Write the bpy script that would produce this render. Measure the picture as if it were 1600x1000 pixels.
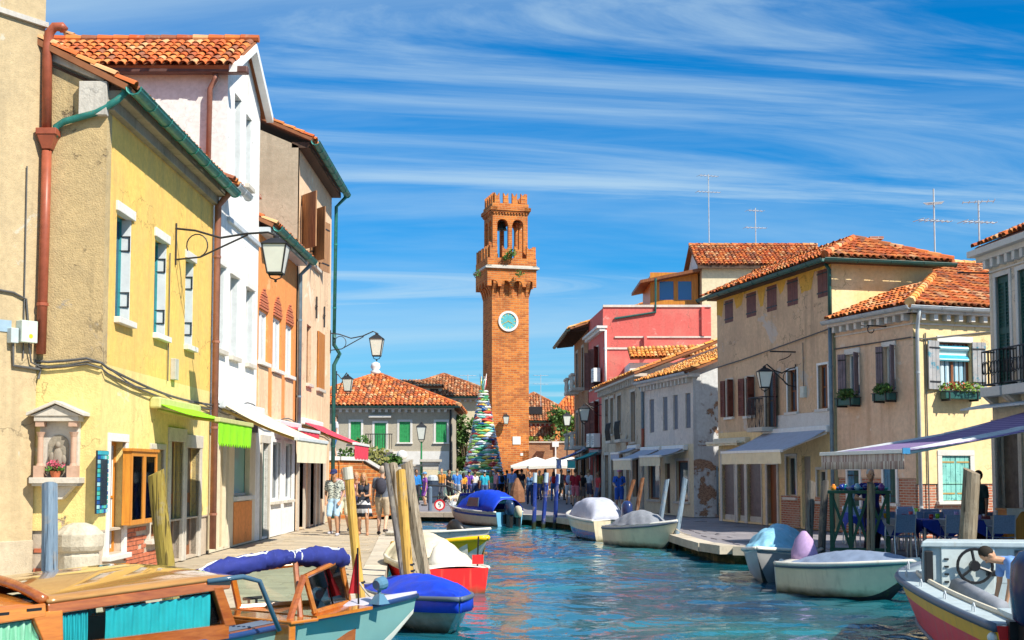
import bpy, math, random
import numpy as np
from mathutils import Vector, Matrix
random.seed(11)
rnd = random.uniform
R = math.radians
scene = bpy.context.scene
COL = scene.collection
for _o in list(bpy.data.objects):
 bpy.data.objects.remove(_o)
# ------------------------------------------------------------------ camera
FPX, PITCH, CAMZ, HOR = 2000.0, R(4.0), 1.75, 735.0
SHIFT = (HOR - 500 - FPX * math.tan(PITCH)) / 1600.0
cam_d = bpy.data.cameras.new('camera')
cam_d.lens = 45.0
cam_d.sensor_width = 36.0
cam_d.shift_y = SHIFT
cam_d.clip_start = 0.1
cam_d.clip_end = 3000
cam = bpy.data.objects.new('camera', cam_d)
cam.location = (0, 0, CAMZ)
cam.rotation_euler = (R(90) + PITCH, 0, 0)
COL.objects.link(cam)
scene.camera = cam
# ------------------------------------------------------------------ light
SUN = Vector((0.80, -0.70, 1.10)).normalized()
SUN_EL = math.asin(SUN.z)
SUN_AZ = math.atan2(SUN.x, SUN.y)
world = bpy.data.worlds.new('World')
scene.world = world
world.use_nodes = True
def build_world():
 nt = world.node_tree
 nt.nodes.clear()
 N = nt.nodes.new
 out = N('ShaderNodeOutputWorld')
 bg = N('ShaderNodeBackground')
 bg.inputs['Strength'].default_value = 0.12
 nt.links.new(bg.outputs[0], out.inputs[0])
 sky = N('ShaderNodeTexSky')
 sky.sky_type = 'NISHITA'
 sky.sun_disc = False
 sky.sun_elevation = SUN_EL
 sky.sun_rotation = SUN_AZ
 sky.altitude = 0
 sky.air_density = 1.25
 sky.dust_density = 0.0
 sky.ozone_density = 3.0
 hsv = N('ShaderNodeHueSaturation')
 hsv.inputs['Hue'].default_value = 0.495
 hsv.inputs['Saturation'].default_value = 1.12
 hsv.inputs['Value'].default_value = 1.0
 tint = N('ShaderNodeMix'); tint.data_type = 'RGBA'; tint.blend_type = 'MULTIPLY'
 tint.inputs['Factor'].default_value = 1.0
 tint.inputs['B'].default_value = (0.17, 0.41, 0.69, 1)
 nt.links.new(sky.outputs[0], tint.inputs['A'])
 nt.links.new(tint.outputs['Result'], hsv.inputs['Color'])
 tc = N('ShaderNodeTexCoord')
 sep = N('ShaderNodeSeparateXYZ')
 nt.links.new(tc.outputs['Generated'], sep.inputs[0])
 mx = N('ShaderNodeMath'); mx.operation = 'MAXIMUM'; mx.inputs[1].default_value = 0.0
 nt.links.new(sep.outputs[2], mx.inputs[0])
 ad = N('ShaderNodeMath'); ad.operation = 'ADD'; ad.inputs[1].default_value = 0.10
 nt.links.new(mx.outputs[0], ad.inputs[0])
 dv = N('ShaderNodeVectorMath'); dv.operation = 'DIVIDE'
 cmb = N('ShaderNodeCombineXYZ')
 for i in range(3):
  nt.links.new(ad.outputs[0], cmb.inputs[i])
 nt.links.new(tc.outputs['Generated'], dv.inputs[0])
 nt.links.new(cmb.outputs[0], dv.inputs[1])
 def layer(rot, sc, nsc, det, rough, lo, hi, dist=1.2, loc=(0, 0, 0)):
  mp = N('ShaderNodeMapping')
  mp.inputs['Rotation'].default_value = (0, 0, R(rot))
  mp.inputs['Scale'].default_value = sc
  mp.inputs['Location'].default_value = loc
  nt.links.new(dv.outputs[0], mp.inputs[0])
  n = N('ShaderNodeTexNoise')
  n.inputs['Scale'].default_value = nsc
  n.inputs['Detail'].default_value = det
  n.inputs['Roughness'].default_value = rough
  n.inputs['Distortion'].default_value = dist
  nt.links.new(mp.outputs[0], n.inputs['Vector'])
  mr = N('ShaderNodeMapRange')
  mr.interpolation_type = 'SMOOTHSTEP'
  mr.inputs['From Min'].default_value = lo
  mr.inputs['From Max'].default_value = hi
  nt.links.new(n.outputs['Fac'], mr.inputs['Value'])
  return mr.outputs[0]
 a = layer(36, (0.30, 1.5, 0), 0.95, 10, 0.62, 0.40, 0.70, 1.5, (3.1, 1.7, 0))
 b = layer(14, (0.22, 0.62, 0), 0.75, 8, 0.58, 0.34, 0.74, 1.1, (7.3, 2.2, 0))
 mxx = N('ShaderNodeMath'); mxx.operation = 'MAXIMUM'
 nt.links.new(a, mxx.inputs[0]); nt.links.new(b, mxx.inputs[1])
 ml = N('ShaderNodeMath'); ml.operation = 'MULTIPLY'; ml.inputs[1].default_value = 0.68
 nt.links.new(mxx.outputs[0], ml.inputs[0])
 mix = N('ShaderNodeMix'); mix.data_type = 'RGBA'
 mix.inputs['B'].default_value = (3.0, 4.0, 4.6, 1)
 nt.links.new(ml.outputs[0], mix.inputs['Factor'])
 nt.links.new(hsv.outputs[0], mix.inputs['A'])
 nt.links.new(mix.outputs['Result'], bg.inputs['Color'])
build_world()
sun_d = bpy.data.lights.new('sun', 'SUN')
sun_d.energy = 4.4
sun_d.angle = R(0.53)
sun_d.color = (1.0, 0.93, 0.80)
sun = bpy.data.objects.new('sun', sun_d)
sun.rotation_euler = (-SUN).to_track_quat('-Z', 'Y').to_euler()
sun.location = SUN * 60
COL.objects.link(sun)
scene.view_settings.view_transform = 'Standard'
scene.view_settings.look = 'None'
scene.view_settings.gamma = 1.0
scene.view_settings.exposure = 0.72
scene.view_settings.use_curve_mapping = False
scene.render.engine = 'CYCLES'
scene.cycles.max_bounces = 6
scene.cycles.diffuse_bounces = 3
scene.cycles.glossy_bounces = 3
scene.cycles.transmission_bounces = 4
scene.cycles.transparent_max_bounces = 8
scene.cycles.caustics_reflective = False
scene.cycles.caustics_refractive = False
scene.cycles.sample_clamp_indirect = 6.0
# ------------------------------------------------------------------ where a pixel of the photograph lies in the place
def ray(px, py):
 xc = (px - 800) / FPX
 yc = ((500 - py) + 1600 * SHIFT) / FPX
 c, s = math.cos(PITCH), math.sin(PITCH)
 return Vector((xc, c - yc * s, s + yc * c))
def at(px, py, Y):
 d = ray(px, py)
 return Vector((0, 0, CAMZ)) + d * (Y / d.y)
def gnd(px, py, z=0.0):
 d = ray(px, py)
 return Vector((0, 0, CAMZ)) + d * ((z - CAMZ) / d.z)
def zat(py, Y, px=800):
 return at(px, py, Y).z
# ------------------------------------------------------------------ materials
def srgb(r, g, b):
 def f(c):
  c /= 255.0
  return c / 12.92 if c <= 0.04045 else ((c + 0.055) / 1.055) ** 2.4
 return (f(r), f(g), f(b), 1.0)
def c4(c):
 return tuple(c) if len(c) == 4 else (c[0], c[1], c[2], 1.0)
def sc(c, k):
 return tuple(min(1.0, x * k) for x in c[:3]) + (1.0,)
class NT:
 """node helper"""
 def __init__(s, name):
  s.m = bpy.data.materials.new(name)
  s.m.use_nodes = True
  s.t = s.m.node_tree
  s.b = s.t.nodes['Principled BSDF']
  s.geo = None
  s.tc = None
 def n(s, typ, **kw):
  nd = s.t.nodes.new(typ)
  for k, v in kw.items():
   if k.startswith('i_'):
    nd.inputs[k[2:].replace('_', ' ')].default_value = v
   else:
    setattr(nd, k, v)
  return nd
 def l(s, a, b):
  s.t.links.new(a, b)
 def coord(s, kind='world'):
  if kind == 'world':
   if not s.geo:
    s.geo = s.n('ShaderNodeNewGeometry')
   return s.geo.outputs['Position']
  if not s.tc:
   s.tc = s.n('ShaderNodeTexCoord')
  return s.tc.outputs['UV' if kind == 'uv' else 'Object']
 def noise(s, scale, kind='world', stretch=(1, 1, 1), detail=4, rough=0.55, dist=0.0):
  mp = s.n('ShaderNodeMapping')
  mp.inputs['Scale'].default_value = stretch
  s.l(s.coord(kind), mp.inputs[0])
  nz = s.n('ShaderNodeTexNoise')
  nz.inputs['Scale'].default_value = scale
  nz.inputs['Detail'].default_value = detail
  nz.inputs['Roughness'].default_value = rough
  nz.inputs['Distortion'].default_value = dist
  s.l(mp.outputs[0], nz.inputs['Vector'])
  return nz.outputs['Fac']
 def rng(s, v, a, b, lo=0.0, hi=1.0):
  mr = s.n('ShaderNodeMapRange')
  mr.inputs['From Min'].default_value = a
  mr.inputs['From Max'].default_value = b
  mr.inputs['To Min'].default_value = lo
  mr.inputs['To Max'].default_value = hi
  s.l(v, mr.inputs['Value'])
  return mr.outputs[0]
 def mix(s, fac, a, b, mode='MIX'):
  mx = s.n('ShaderNodeMix', data_type='RGBA', blend_type=mode)
  for k, v in (('Factor', fac), ('A', a), ('B', b)):
   if isinstance(v, (int, float)):
    mx.inputs[k].default_value = v
   elif isinstance(v, tuple):
    mx.inputs[k].default_value = c4(v)
   else:
    s.l(v, mx.inputs[k])
  return mx.outputs['Result']
 def math(s, op, a, b=None):
  m = s.n('ShaderNodeMath', operation=op)
  for i, v in enumerate((a, b)):
   if v is None:
    continue
   if isinstance(v, (int, float)):
    m.inputs[i].default_value = v
   else:
    s.l(v, m.inputs[i])
  return m.outputs[0]
 def bump(s, h, strength=0.3, dist=0.02):
  bp = s.n('ShaderNodeBump')
  bp.inputs['Strength'].default_value = strength
  bp.inputs['Distance'].default_value = dist
  s.l(h, bp.inputs['Height'])
  s.l(bp.outputs[0], s.b.inputs['Normal'])
 def fin(s, col, rough=0.8, metal=0.0, spec=0.35):
  if isinstance(col, tuple):
   s.b.inputs['Base Color'].default_value = c4(col)
  else:
   s.l(col, s.b.inputs['Base Color'])
  if isinstance(rough, (int, float)):
   s.b.inputs['Roughness'].default_value = rough
  else:
   s.l(rough, s.b.inputs['Roughness'])
  s.b.inputs['Metallic'].default_value = metal
  s.b.inputs['Specular IOR Level'].default_value = spec
  return s.m
def plaster(name, col, stain=None, patch=None, amt=0.5, streak=0.4, bump=0.35, patch_lo=0.56, peel=None, peel_lo=0.66):
 """weathered lime plaster: mottling, rain streaks, patches of another coat"""
 k = NT(name)
 col = c4(col)
 stain = stain or sc(col, 0.55)
 big = k.noise(0.55, detail=6, rough=0.65)
 fine = k.noise(9.0, detail=5, rough=0.6)
 vst = k.noise(1.0, stretch=(2.6, 2.6, 0.22), detail=6, rough=0.65)
 c = k.mix(k.rng(fine, 0.35, 0.7), sc(col, 0.88), sc(col, 1.08))
 c = k.mix(k.math('MULTIPLY', k.rng(big, 0.48, 0.72), amt), c, stain)
 c = k.mix(k.math('MULTIPLY', k.rng(vst, 0.52, 0.75), streak), c, sc(stain, 0.75))
 if patch:
  pn = k.noise(0.8, detail=7, rough=0.7, dist=0.6)
  pm = k.rng(pn, patch_lo, patch_lo + 0.04)
  c = k.mix(pm, c, patch)
 vo = k.n('ShaderNodeTexVoronoi', feature='DISTANCE_TO_EDGE')
 wp = k.n('ShaderNodeVectorMath', operation='ADD')
 nc = k.n('ShaderNodeTexNoise'); nc.inputs['Scale'].default_value = 2.2; nc.inputs['Detail'].default_value = 5
 k.l(k.coord('world'), nc.inputs['Vector'])
 k.l(k.coord('world'), wp.inputs[0]); k.l(nc.outputs['Color'], wp.inputs[1])
 k.l(wp.outputs[0], vo.inputs['Vector']); vo.inputs['Scale'].default_value = 0.75
 gate = k.rng(k.noise(0.5, detail=2), 0.52, 0.60)
 crack = k.math('MULTIPLY', k.rng(vo.outputs['Distance'], 0.004, 0.012, 1, 0), gate)
 c = k.mix(k.math('MULTIPLY', crack, 0.55 * min(1, amt + streak)), c, sc(stain, 0.35))
 drip = k.noise(1.0, stretch=(7, 7, 0.35), detail=5, rough=0.7)
 c = k.mix(k.math('MULTIPLY', k.math('MULTIPLY', k.rng(drip, 0.56, 0.72), k.rng(big, 0.4, 0.6)), 0.55 * streak), c, sc(stain, 0.5))
 spot = k.noise(26, detail=2)
 c = k.mix(k.math('MULTIPLY', k.rng(spot, 0.66, 0.74), 0.35), c, sc(stain, 0.5))
 h = k.math('ADD', k.math('MULTIPLY', big, 1.2), k.math('MULTIPLY', k.noise(38, detail=4), 0.3))
 if peel:
  pz = k.noise(0.62, detail=8, rough=0.66, dist=0.35)
  pk_ = k.rng(pz, peel_lo, peel_lo + 0.012)
  rim = k.math('MULTIPLY', k.rng(pz, peel_lo - 0.02, peel_lo), 0.35)
  c = k.mix(rim, c, sc(stain, 0.7))
  rub = k.mix(k.rng(k.noise(14, stretch=(1, 1, 2.5), detail=4), 0.4, 0.62), peel, sc(c4(peel), 0.45))
  c = k.mix(pk_, c, rub)
  h = k.math('SUBTRACT', h, k.math('MULTIPLY', pk_, 0.8))
 k.bump(h, bump, 0.05)
 return k.fin(c, 0.9, 0, 0.2)
def paint(name, col, rough=0.5, var=0.12, wear=None, wear_lo=0.62, metal=0.0, kind='world', bump=0.08, scale=6.0, spec=0.4, stretch=(1, 1, 1)):
 k = NT(name)
 col = c4(col)
 n1 = k.noise(scale, kind, stretch, detail=5, rough=0.6)
 c = k.mix(k.rng(n1, 0.3, 0.7), sc(col, 1 - var), sc(col, 1 + var))
 if wear:
  n2 = k.noise(scale * 1.7, kind, stretch, detail=7, rough=0.7)
  c = k.mix(k.rng(n2, wear_lo, wear_lo + 0.08), c, wear)
 k.bump(n1, bump, 0.01)
 return k.fin(c, rough, metal, spec)
def wood(name, col, dark, rough=0.5, kind='obj', stretch=(9, 9, 0.7), spec=0.35, coat=0.0, scale=2.0, weed=False):
 k = NT(name)
 g = k.noise(scale, kind, stretch, detail=7, rough=0.65, dist=0.4)
 g2 = k.noise(scale * 5, kind, stretch, detail=3)
 c = k.mix(k.rng(g, 0.32, 0.68), dark, col)
 c = k.mix(k.math('MULTIPLY', k.rng(g2, 0.5, 0.75), 0.45), c, sc(c4(dark), 0.7))
 if weed:
  ck = k.noise(scale * 1.6, kind, (stretch[0], stretch[1], 0.12), detail=2)
  c = k.mix(k.rng(ck, 0.60, 0.64), c, sc(c4(dark), 0.35))
  wr_ = k.noise(3.0, kind, detail=6, rough=0.7)
  c = k.mix(k.math('MULTIPLY', k.rng(wr_, 0.52, 0.62), 0.5), c, (0.34, 0.29, 0.22))
  sp = k.n('ShaderNodeSeparateXYZ'); k.l(k.coord('world'), sp.inputs[0])
  zz = k.math('ADD', sp.outputs[2], k.math('MULTIPLY', k.math('SUBTRACT', wr_, 0.5), 0.5))
  c = k.mix(k.rng(zz, -0.22, -0.02, 1, 0), c, (0.02, 0.03, 0.012))
 k.bump(g, 0.5 if weed else (0.04 if coat else 0.25), 0.02 if weed else 0.01)
 m = k.fin(c, rough, 0, spec)
 if coat:
  k.b.inputs['Coat Weight'].default_value = coat
  k.b.inputs['Coat Roughness'].default_value = 0.04
 return m
def tile_mat(name, cols, lich=(0.42, 0.38, 0.26), amt=0.5):
 k = NT(name)
 geo = k.n('ShaderNodeNewGeometry')
 oi = k.n('ShaderNodeObjectInfo')
 r = k.math('FRACT', k.math('ADD', geo.outputs['Random Per Island'], k.math('MULTIPLY', oi.outputs['Random'], 7.31)))
 rp = k.n('ShaderNodeValToRGB')
 rp.color_ramp.interpolation = 'CONSTANT'
 els = rp.color_ramp.elements
 for i, c in enumerate(cols):
  p = i / len(cols)
  e = els[i] if i < 2 else els.new(p)
  e.position = p
  e.color = c4(c)
 k.l(r, rp.inputs[0])
 n1 = k.noise(7, detail=6, rough=0.7)
 n2 = k.noise(1.1, detail=4)
 c = k.mix(k.math('MULTIPLY', k.rng(n1, 0.55, 0.7), amt), rp.outputs[0], lich)
 c = k.mix(k.math('MULTIPLY', k.rng(n2, 0.48, 0.72), 0.55), c, (0.10, 0.075, 0.05))
 k.bump(n1, 0.3, 0.02)
 return k.fin(c, 0.85, 0, 0.25)
def brick_mat(name, c1, c2, mortar, bw=0.26, bh=0.075, msz=0.011, stain=(0.12, 0.08, 0.05), amt=0.5, light=None):
 k = NT(name)
 br = k.n('ShaderNodeTexBrick')
 br.inputs['Color1'].default_value = c4(c1)
 br.inputs['Color2'].default_value = c4(c2)
 br.inputs['Mortar'].default_value = c4(mortar)
 br.inputs['Scale'].default_value = 1.0
 br.inputs['Brick Width'].default_value = bw
 br.inputs['Row Height'].default_value = bh
 br.inputs['Mortar Size'].default_value = msz
 br.inputs['Mortar Smooth'].default_value = 0.3
 br.inputs['Bias'].default_value = 0.0
 wv = k.noise(3.0, 'uv', detail=2)
 mp = k.n('ShaderNodeMapping')
 k.l(k.coord('uv'), mp.inputs[0])
 off = k.n('ShaderNodeCombineXYZ')
 k.l(k.math('MULTIPLY', wv, 0.02), off.inputs[1])
 va = k.n('ShaderNodeVectorMath', operation='ADD')
 k.l(mp.outputs[0], va.inputs[0]); k.l(off.outputs[0], va.inputs[1])
 k.l(va.outputs[0], br.inputs['Vector'])
 big = k.noise(0.7, detail=6, rough=0.7)
 mid = k.noise(4.0, detail=5, rough=0.65)
 c = k.mix(k.math('MULTIPLY', k.rng(big, 0.5, 0.72), amt), br.outputs['Color'], stain)
 c = k.mix(k.math('MULTIPLY', k.rng(mid, 0.55, 0.75), 0.5), c, light or sc(c4(c1), 1.4))
 h = k.math('ADD', k.math('MULTIPLY', br.outputs['Fac'], -1.0), k.math('MULTIPLY', mid, 0.7))
 k.bump(h, 0.7, 0.02)
 return k.fin(c, 0.9, 0, 0.2)
def stone(name, col, dark=None, scale=2.5, rough=0.75, amt=0.6, bump=0.3, spec=0.3):
 k = NT(name)
 col = c4(col); dark = dark or sc(col, 0.55)
 n1 = k.noise(scale, detail=7, rough=0.7)
 n2 = k.noise(scale * 8, detail=4)
 geo = k.n('ShaderNodeObjectInfo')
 c = k.mix(k.math('MULTIPLY', k.rng(n1, 0.42, 0.7), amt), col, dark)
 c = k.mix(k.math('MULTIPLY', k.rng(n2, 0.5, 0.8), 0.3), c, sc(dark, 0.7))
 c = k.mix(k.math('MULTIPLY', geo.outputs['Random'], 0.38), c, sc(dark, 0.9))
 k.bump(n2, bump, 0.01)
 return k.fin(c, rough, 0, spec)
def glass_dark(name, col=(0.03, 0.045, 0.06), rough=0.06):
 k = NT(name)
 n1 = k.noise(1.3, detail=2)
 k.bump(n1, 0.05, 0.05)
 return k.fin(c4(col), rough, 0, 0.7)
def clear_glass(name, tint=(0.85, 0.95, 0.92), alpha=0.25, ior=1.5):
 k = NT(name)
 tr = k.n('ShaderNodeBsdfTransparent')
 tr.inputs[0].default_value = c4(tint)
 gl = k.n('ShaderNodeBsdfGlossy')
 gl.inputs['Roughness'].default_value = 0.03
 ms = k.n('ShaderNodeMixShader')
 fr = k.n('ShaderNodeFresnel'); fr.inputs[0].default_value = ior
 k.l(k.math('ADD', fr.outputs[0], alpha * 0.3), ms.inputs[0])
 k.l(tr.outputs[0], ms.inputs[1]); k.l(gl.outputs[0], ms.inputs[2])
 k.l(ms.outputs[0], k.t.nodes['Material Output'].inputs[0])
 return k.m
def stripes(name, a, b, period=0.12, axis=0, duty=0.5, rough=0.85):
 """woven awning stripes along a uv axis"""
 k = NT(name)
 sp = k.n('ShaderNodeSeparateXYZ')
 k.l(k.coord('uv'), sp.inputs[0])
 f = k.math('FRACT', k.math('DIVIDE', sp.outputs[axis], period))
 m = k.math('GREATER_THAN', f, duty)
 nz = k.noise(5, detail=5)
 c = k.mix(m, a, b)
 c = k.mix(k.math('MULTIPLY', k.rng(nz, 0.4, 0.75), 0.35), c, sc(c4(a), 0.5))
 return k.fin(c, rough, 0, 0.2)
# ------------------------------------------------------------------ mesh builder
class MB:
 def __init__(s):
  s.v, s.f = [], []
 def add(s, vs, fs):
  o = len(s.v)
  s.v.extend([Vector(p) for p in vs])
  s.f.extend([tuple(i + o for i in f) for f in fs])
  return s
 def hexa(s, p):
  """8 corners: bottom ring 0-3, top ring 4-7"""
  return s.add(p, [(3, 2, 1, 0), (4, 5, 6, 7), (0, 1, 5, 4), (1, 2, 6, 5), (2, 3, 7, 6), (3, 0, 4, 7)])
 def box(s, c, d, M=None):
  x, y, z = d[0] / 2, d[1] / 2, d[2] / 2
  p = [Vector((sx * x, sy * y, sz * z)) for sz in (-1, 1) for sx, sy in ((-1, -1), (1, -1), (1, 1), (-1, 1))]
  if M is not None:
   p = [M @ q for q in p]
  c = Vector(c)
  return s.hexa([q + c for q in p])
 def prism(s, ring, vec):
  """extrude polygon ring by vec"""
  n = len(ring)
  vec = Vector(vec)
  ring = [Vector(p) for p in ring]
  vs = ring + [p + vec for p in ring]
  fs = [tuple(range(n - 1, -1, -1)), tuple(range(n, 2 * n))]
  fs += [(i, (i + 1) % n, n + (i + 1) % n, n + i) for i in range(n)]
  return s.add(vs, fs)
 def tube(s, pts, r, n=8, cap=True):
  pts = [Vector(p) for p in pts]
  m = len(pts)
  rr = r if isinstance(r, (list, tuple)) else [r] * m
  o = len(s.v)
  up = Vector((0, 0, 1))
  prevx = None
  for i, p in enumerate(pts):
   t = (pts[min(i + 1, m - 1)] - pts[max(i - 1, 0)])
   if t.length < 1e-9:
    t = Vector((0, 0, 1))
   t.normalize()
   if prevx is None:
    a = up if abs(t.z) < 0.9 else Vector((1, 0, 0))
    x = t.cross(a).normalized()
   else:
    x = (prevx - t * prevx.dot(t))
    x = x.normalized() if x.length > 1e-6 else t.orthogonal().normalized()
   prevx = x
   y = t.cross(x)
   for j in range(n):
    a = 2 * math.pi * j / n
    s.v.append(p + x * (math.cos(a) * rr[i]) + y * (math.sin(a) * rr[i]))
  for i in range(m - 1):
   for j in range(n):
    k = (j + 1) % n
    s.f.append((o + i * n + j, o + i * n + k, o + (i + 1) * n + k, o + (i + 1) * n + j))
  if cap:
   s.f.append(tuple(o + j for j in range(n - 1, -1, -1)))
   s.f.append(tuple(o + (m - 1) * n + j for j in range(n)))
  return s
 def lathe(s, prof, c=(0, 0, 0), n=16, M=None):
  c = Vector(c)
  o = len(s.v)
  for r, z in prof:
   for j in range(n):
    a = 2 * math.pi * j / n
    p = Vector((r * math.cos(a), r * math.sin(a), z))
    if M is not None:
     p = M @ p
    s.v.append(c + p)
  for i in range(len(prof) - 1):
   for j in range(n):
    k = (j + 1) % n
    s.f.append((o + i * n + j, o + i * n + k, o + (i + 1) * n + k, o + (i + 1) * n + j))
  s.f.append(tuple(o + j for j in range(n - 1, -1, -1)))
  s.f.append(tuple(o + (len(prof) - 1) * n + j for j in range(n)))
  return s
 def ball(s, c, r, n=10, m=7, M=None):
  rx, ry, rz = r if isinstance(r, (tuple, list)) else (r, r, r)
  prof = [(max(1e-4, math.sin(math.pi * i / m)), -math.cos(math.pi * i / m)) for i in range(m + 1)]
  MM = Matrix.Diagonal((rx, ry, rz))
  if M is not None:
   MM = M @ MM
  return s.lathe(prof, c, n, MM)
 def grid(s, fn, nu, nv):
  o = len(s.v)
  for i in range(nu + 1):
   for j in range(nv + 1):
    s.v.append(Vector(fn(i / nu, j / nv)))
  w = nv + 1
  for i in range(nu):
   for j in range(nv):
    s.f.append((o + i * w + j, o + (i + 1) * w + j, o + (i + 1) * w + j + 1, o + i * w + j + 1))
  return s
 def mesh(s, name, off=None):
  me = bpy.data.meshes.new(name)
  off = Vector(off) if off is not None else Vector((0, 0, 0))
  co = [(v - off)[:] for v in s.v]
  me.from_pydata(co, [], s.f)
  me.update()
  uv = me.uv_layers.new(name='UVMap')
  nl = len(me.loops)
  if nl:
   P = np.array([v[:] for v in s.v], dtype=np.float64)
   vi = np.zeros(nl, dtype=np.int32)
   me.loops.foreach_get('vertex_index', vi)
   npoly = len(me.polygons)
   nor = np.zeros(npoly * 3)
   me.polygons.foreach_get('normal', nor)
   nor = nor.reshape(-1, 3)
   tot = np.zeros(npoly, dtype=np.int32)
   me.polygons.foreach_get('loop_total', tot)
   ln = np.repeat(nor, tot, axis=0)
   h = np.hypot(ln[:, 0], ln[:, 1])
   flat = h < 0.35
   hs = np.maximum(h, 1e-6)
   tx, ty = -ln[:, 1] / hs, ln[:, 0] / hs
   neg = (np.abs(tx) > np.abs(ty)) & (tx < 0) | (np.abs(tx) <= np.abs(ty)) & (ty < 0)
   tx = np.where(neg, -tx, tx); ty = np.where(neg, -ty, ty)
   p = P[vi]
   u = np.where(flat, p[:, 0], p[:, 0] * tx + p[:, 1] * ty)
   v = np.where(flat, p[:, 1], p[:, 2] / np.maximum(0.3, hs))
   uv.data.foreach_set('uv', np.stack([u, v], 1).astype(np.float32).ravel())
  return me
 def build(s, name, mat, parent=None, world=True, smooth=False, bevel=0.0, solid=0.0, sub=0):
  off = None
  if parent is not None and world:
   off = base_of(parent)
  me = s.mesh(name, off)
  if mat is not None:
   me.materials.append(mat)
  o = bpy.data.objects.new(name, me)
  COL.objects.link(o)
  if parent is not None:
   o.parent = parent
  if smooth:
   me.polygons.foreach_set('use_smooth', [True] * len(me.polygons))
  if solid:
   md = o.modifiers.new('solid', 'SOLIDIFY'); md.thickness = solid; md.offset = 0
  if sub:
   md = o.modifiers.new('sub', 'SUBSURF'); md.levels = sub; md.render_levels = sub
  if bevel:
   md = o.modifiers.new('bevel', 'BEVEL'); md.width = bevel; md.segments = 2; md.limit_method = 'ANGLE'
   md.harden_normals = False
  return o
def base_of(o):
 while o.parent is not None:
  o = o.parent
 return Vector(o.location)
def tag(o, label=None, cat=None, group=None, kind=None):
 if label: o['label'] = label
 if cat: o['category'] = cat
 if group: o['group'] = group
 if kind: o['kind'] = kind
 return o
def thing(name, label, cat, loc=(0, 0, 0), rz=0.0, group=None):
 o = bpy.data.objects.new(name, None)
 o.empty_display_size = 0.2
 COL.objects.link(o)
 o.location = loc
 o.rotation_euler = (0, 0, rz)
 return tag(o, label, cat, group)
def inst(name, mesh, parent, M):
 o = bpy.data.objects.new(name, mesh)
 o.parent = parent
 o.matrix_local = M
 COL.objects.link(o)
 return o
def copy_tree(o, parent=None):
 c = o.copy()
 COL.objects.link(c)
 if parent is not None:
  c.parent = parent
 for ch in o.children:
  copy_tree(ch, c)
 return c
# ------------------------------------------------------------------ facade frames
class Fac:
 """vertical wall plane; u runs left to right for someone looking at it from outside"""
 def __init__(s, A, B, z=0.0):
  s.A = Vector((A[0], A[1], 0)); s.B = Vector((B[0], B[1], 0))
  d = s.B - s.A
  s.L = d.length
  s.u = d.normalized()
  s.n = Vector((s.u.y, -s.u.x, 0))
  s.z = z
 def p(s, u, z, n=0.0):
  return s.A + s.u * u + s.n * n + Vector((0, 0, z))
 def px(s, x, y, n=0.0):
  d = ray(x, y)
  o = Vector((0, 0, CAMZ))
  a = s.A + s.n * n
  t = (a - o).dot(s.n) / d.dot(s.n)
  q = o + d * t
  return (q - s.A).dot(s.u), q.z
 def rect(s, x0, x1, yt, yb, n=0.0):
  """pixel box (heights measured at its middle) -> u0, u1, z0, z1 on the wall"""
  xm = (x0 + x1) / 2
  ua, ub = s.px(x0, (yt + yb) / 2, n)[0], s.px(x1, (yt + yb) / 2, n)[0]
  return min(ua, ub), max(ua, ub), s.px(xm, yb, n)[1], s.px(xm, yt, n)[1]
 def box(s, mb, u0, u1, z0, z1, n0, n1):
  return mb.hexa([s.p(u0, z0, n1), s.p(u1, z0, n1), s.p(u1, z0, n0), s.p(u0, z0, n0),
      s.p(u0, z1, n1), s.p(u1, z1, n1), s.p(u1, z1, n0), s.p(u0, z1, n0)])
 def M(s, u, z, n=0.0):
  """matrix: x along wall, y inwards, z up"""
  q = s.p(u, z, n)
  return Matrix(((s.u.x, -s.n.x, 0, q.x), (s.u.y, -s.n.y, 0, q.y), (0, 0, 1, q.z), (0, 0, 0, 1)))
def wall(mb, f, u0, u1, z0, z1, ops=(), depth=0.25, n=0.0):
 us = sorted({u0, u1, *[min(max(o[0], u0), u1) for o in ops], *[min(max(o[1], u0), u1) for o in ops]})
 zs = sorted({z0, z1, *[min(max(o[2], z0), z1) for o in ops], *[min(max(o[3], z0), z1) for o in ops]})
 for i in range(len(us) - 1):
  for j in range(len(zs) - 1):
   a, b, c, d = us[i], us[i + 1], zs[j], zs[j + 1]
   if b - a < 1e-5 or d - c < 1e-5:
    continue
   cu, cz = (a + b) / 2, (c + d) / 2
   if any(o[0] < cu < o[1] and o[2] < cz < o[3] for o in ops):
    continue
   mb.add([f.p(a, c, n), f.p(b, c, n), f.p(b, d, n), f.p(a, d, n)], [(0, 1, 2, 3)])
 for o in ops:
  a, b, c, d = o[:4]
  q = [f.p(a, c, n), f.p(b, c, n), f.p(b, d, n), f.p(a, d, n)]
  w = [f.p(a, c, n - depth), f.p(b, c, n - depth), f.p(b, d, n - depth), f.p(a, d, n - depth)]
  mb.add(q + w, [(0, 4, 5, 1), (1, 5, 6, 2), (2, 6, 7, 3), (3, 7, 4, 0), (4, 7, 6, 5)])
 return mb
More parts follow.
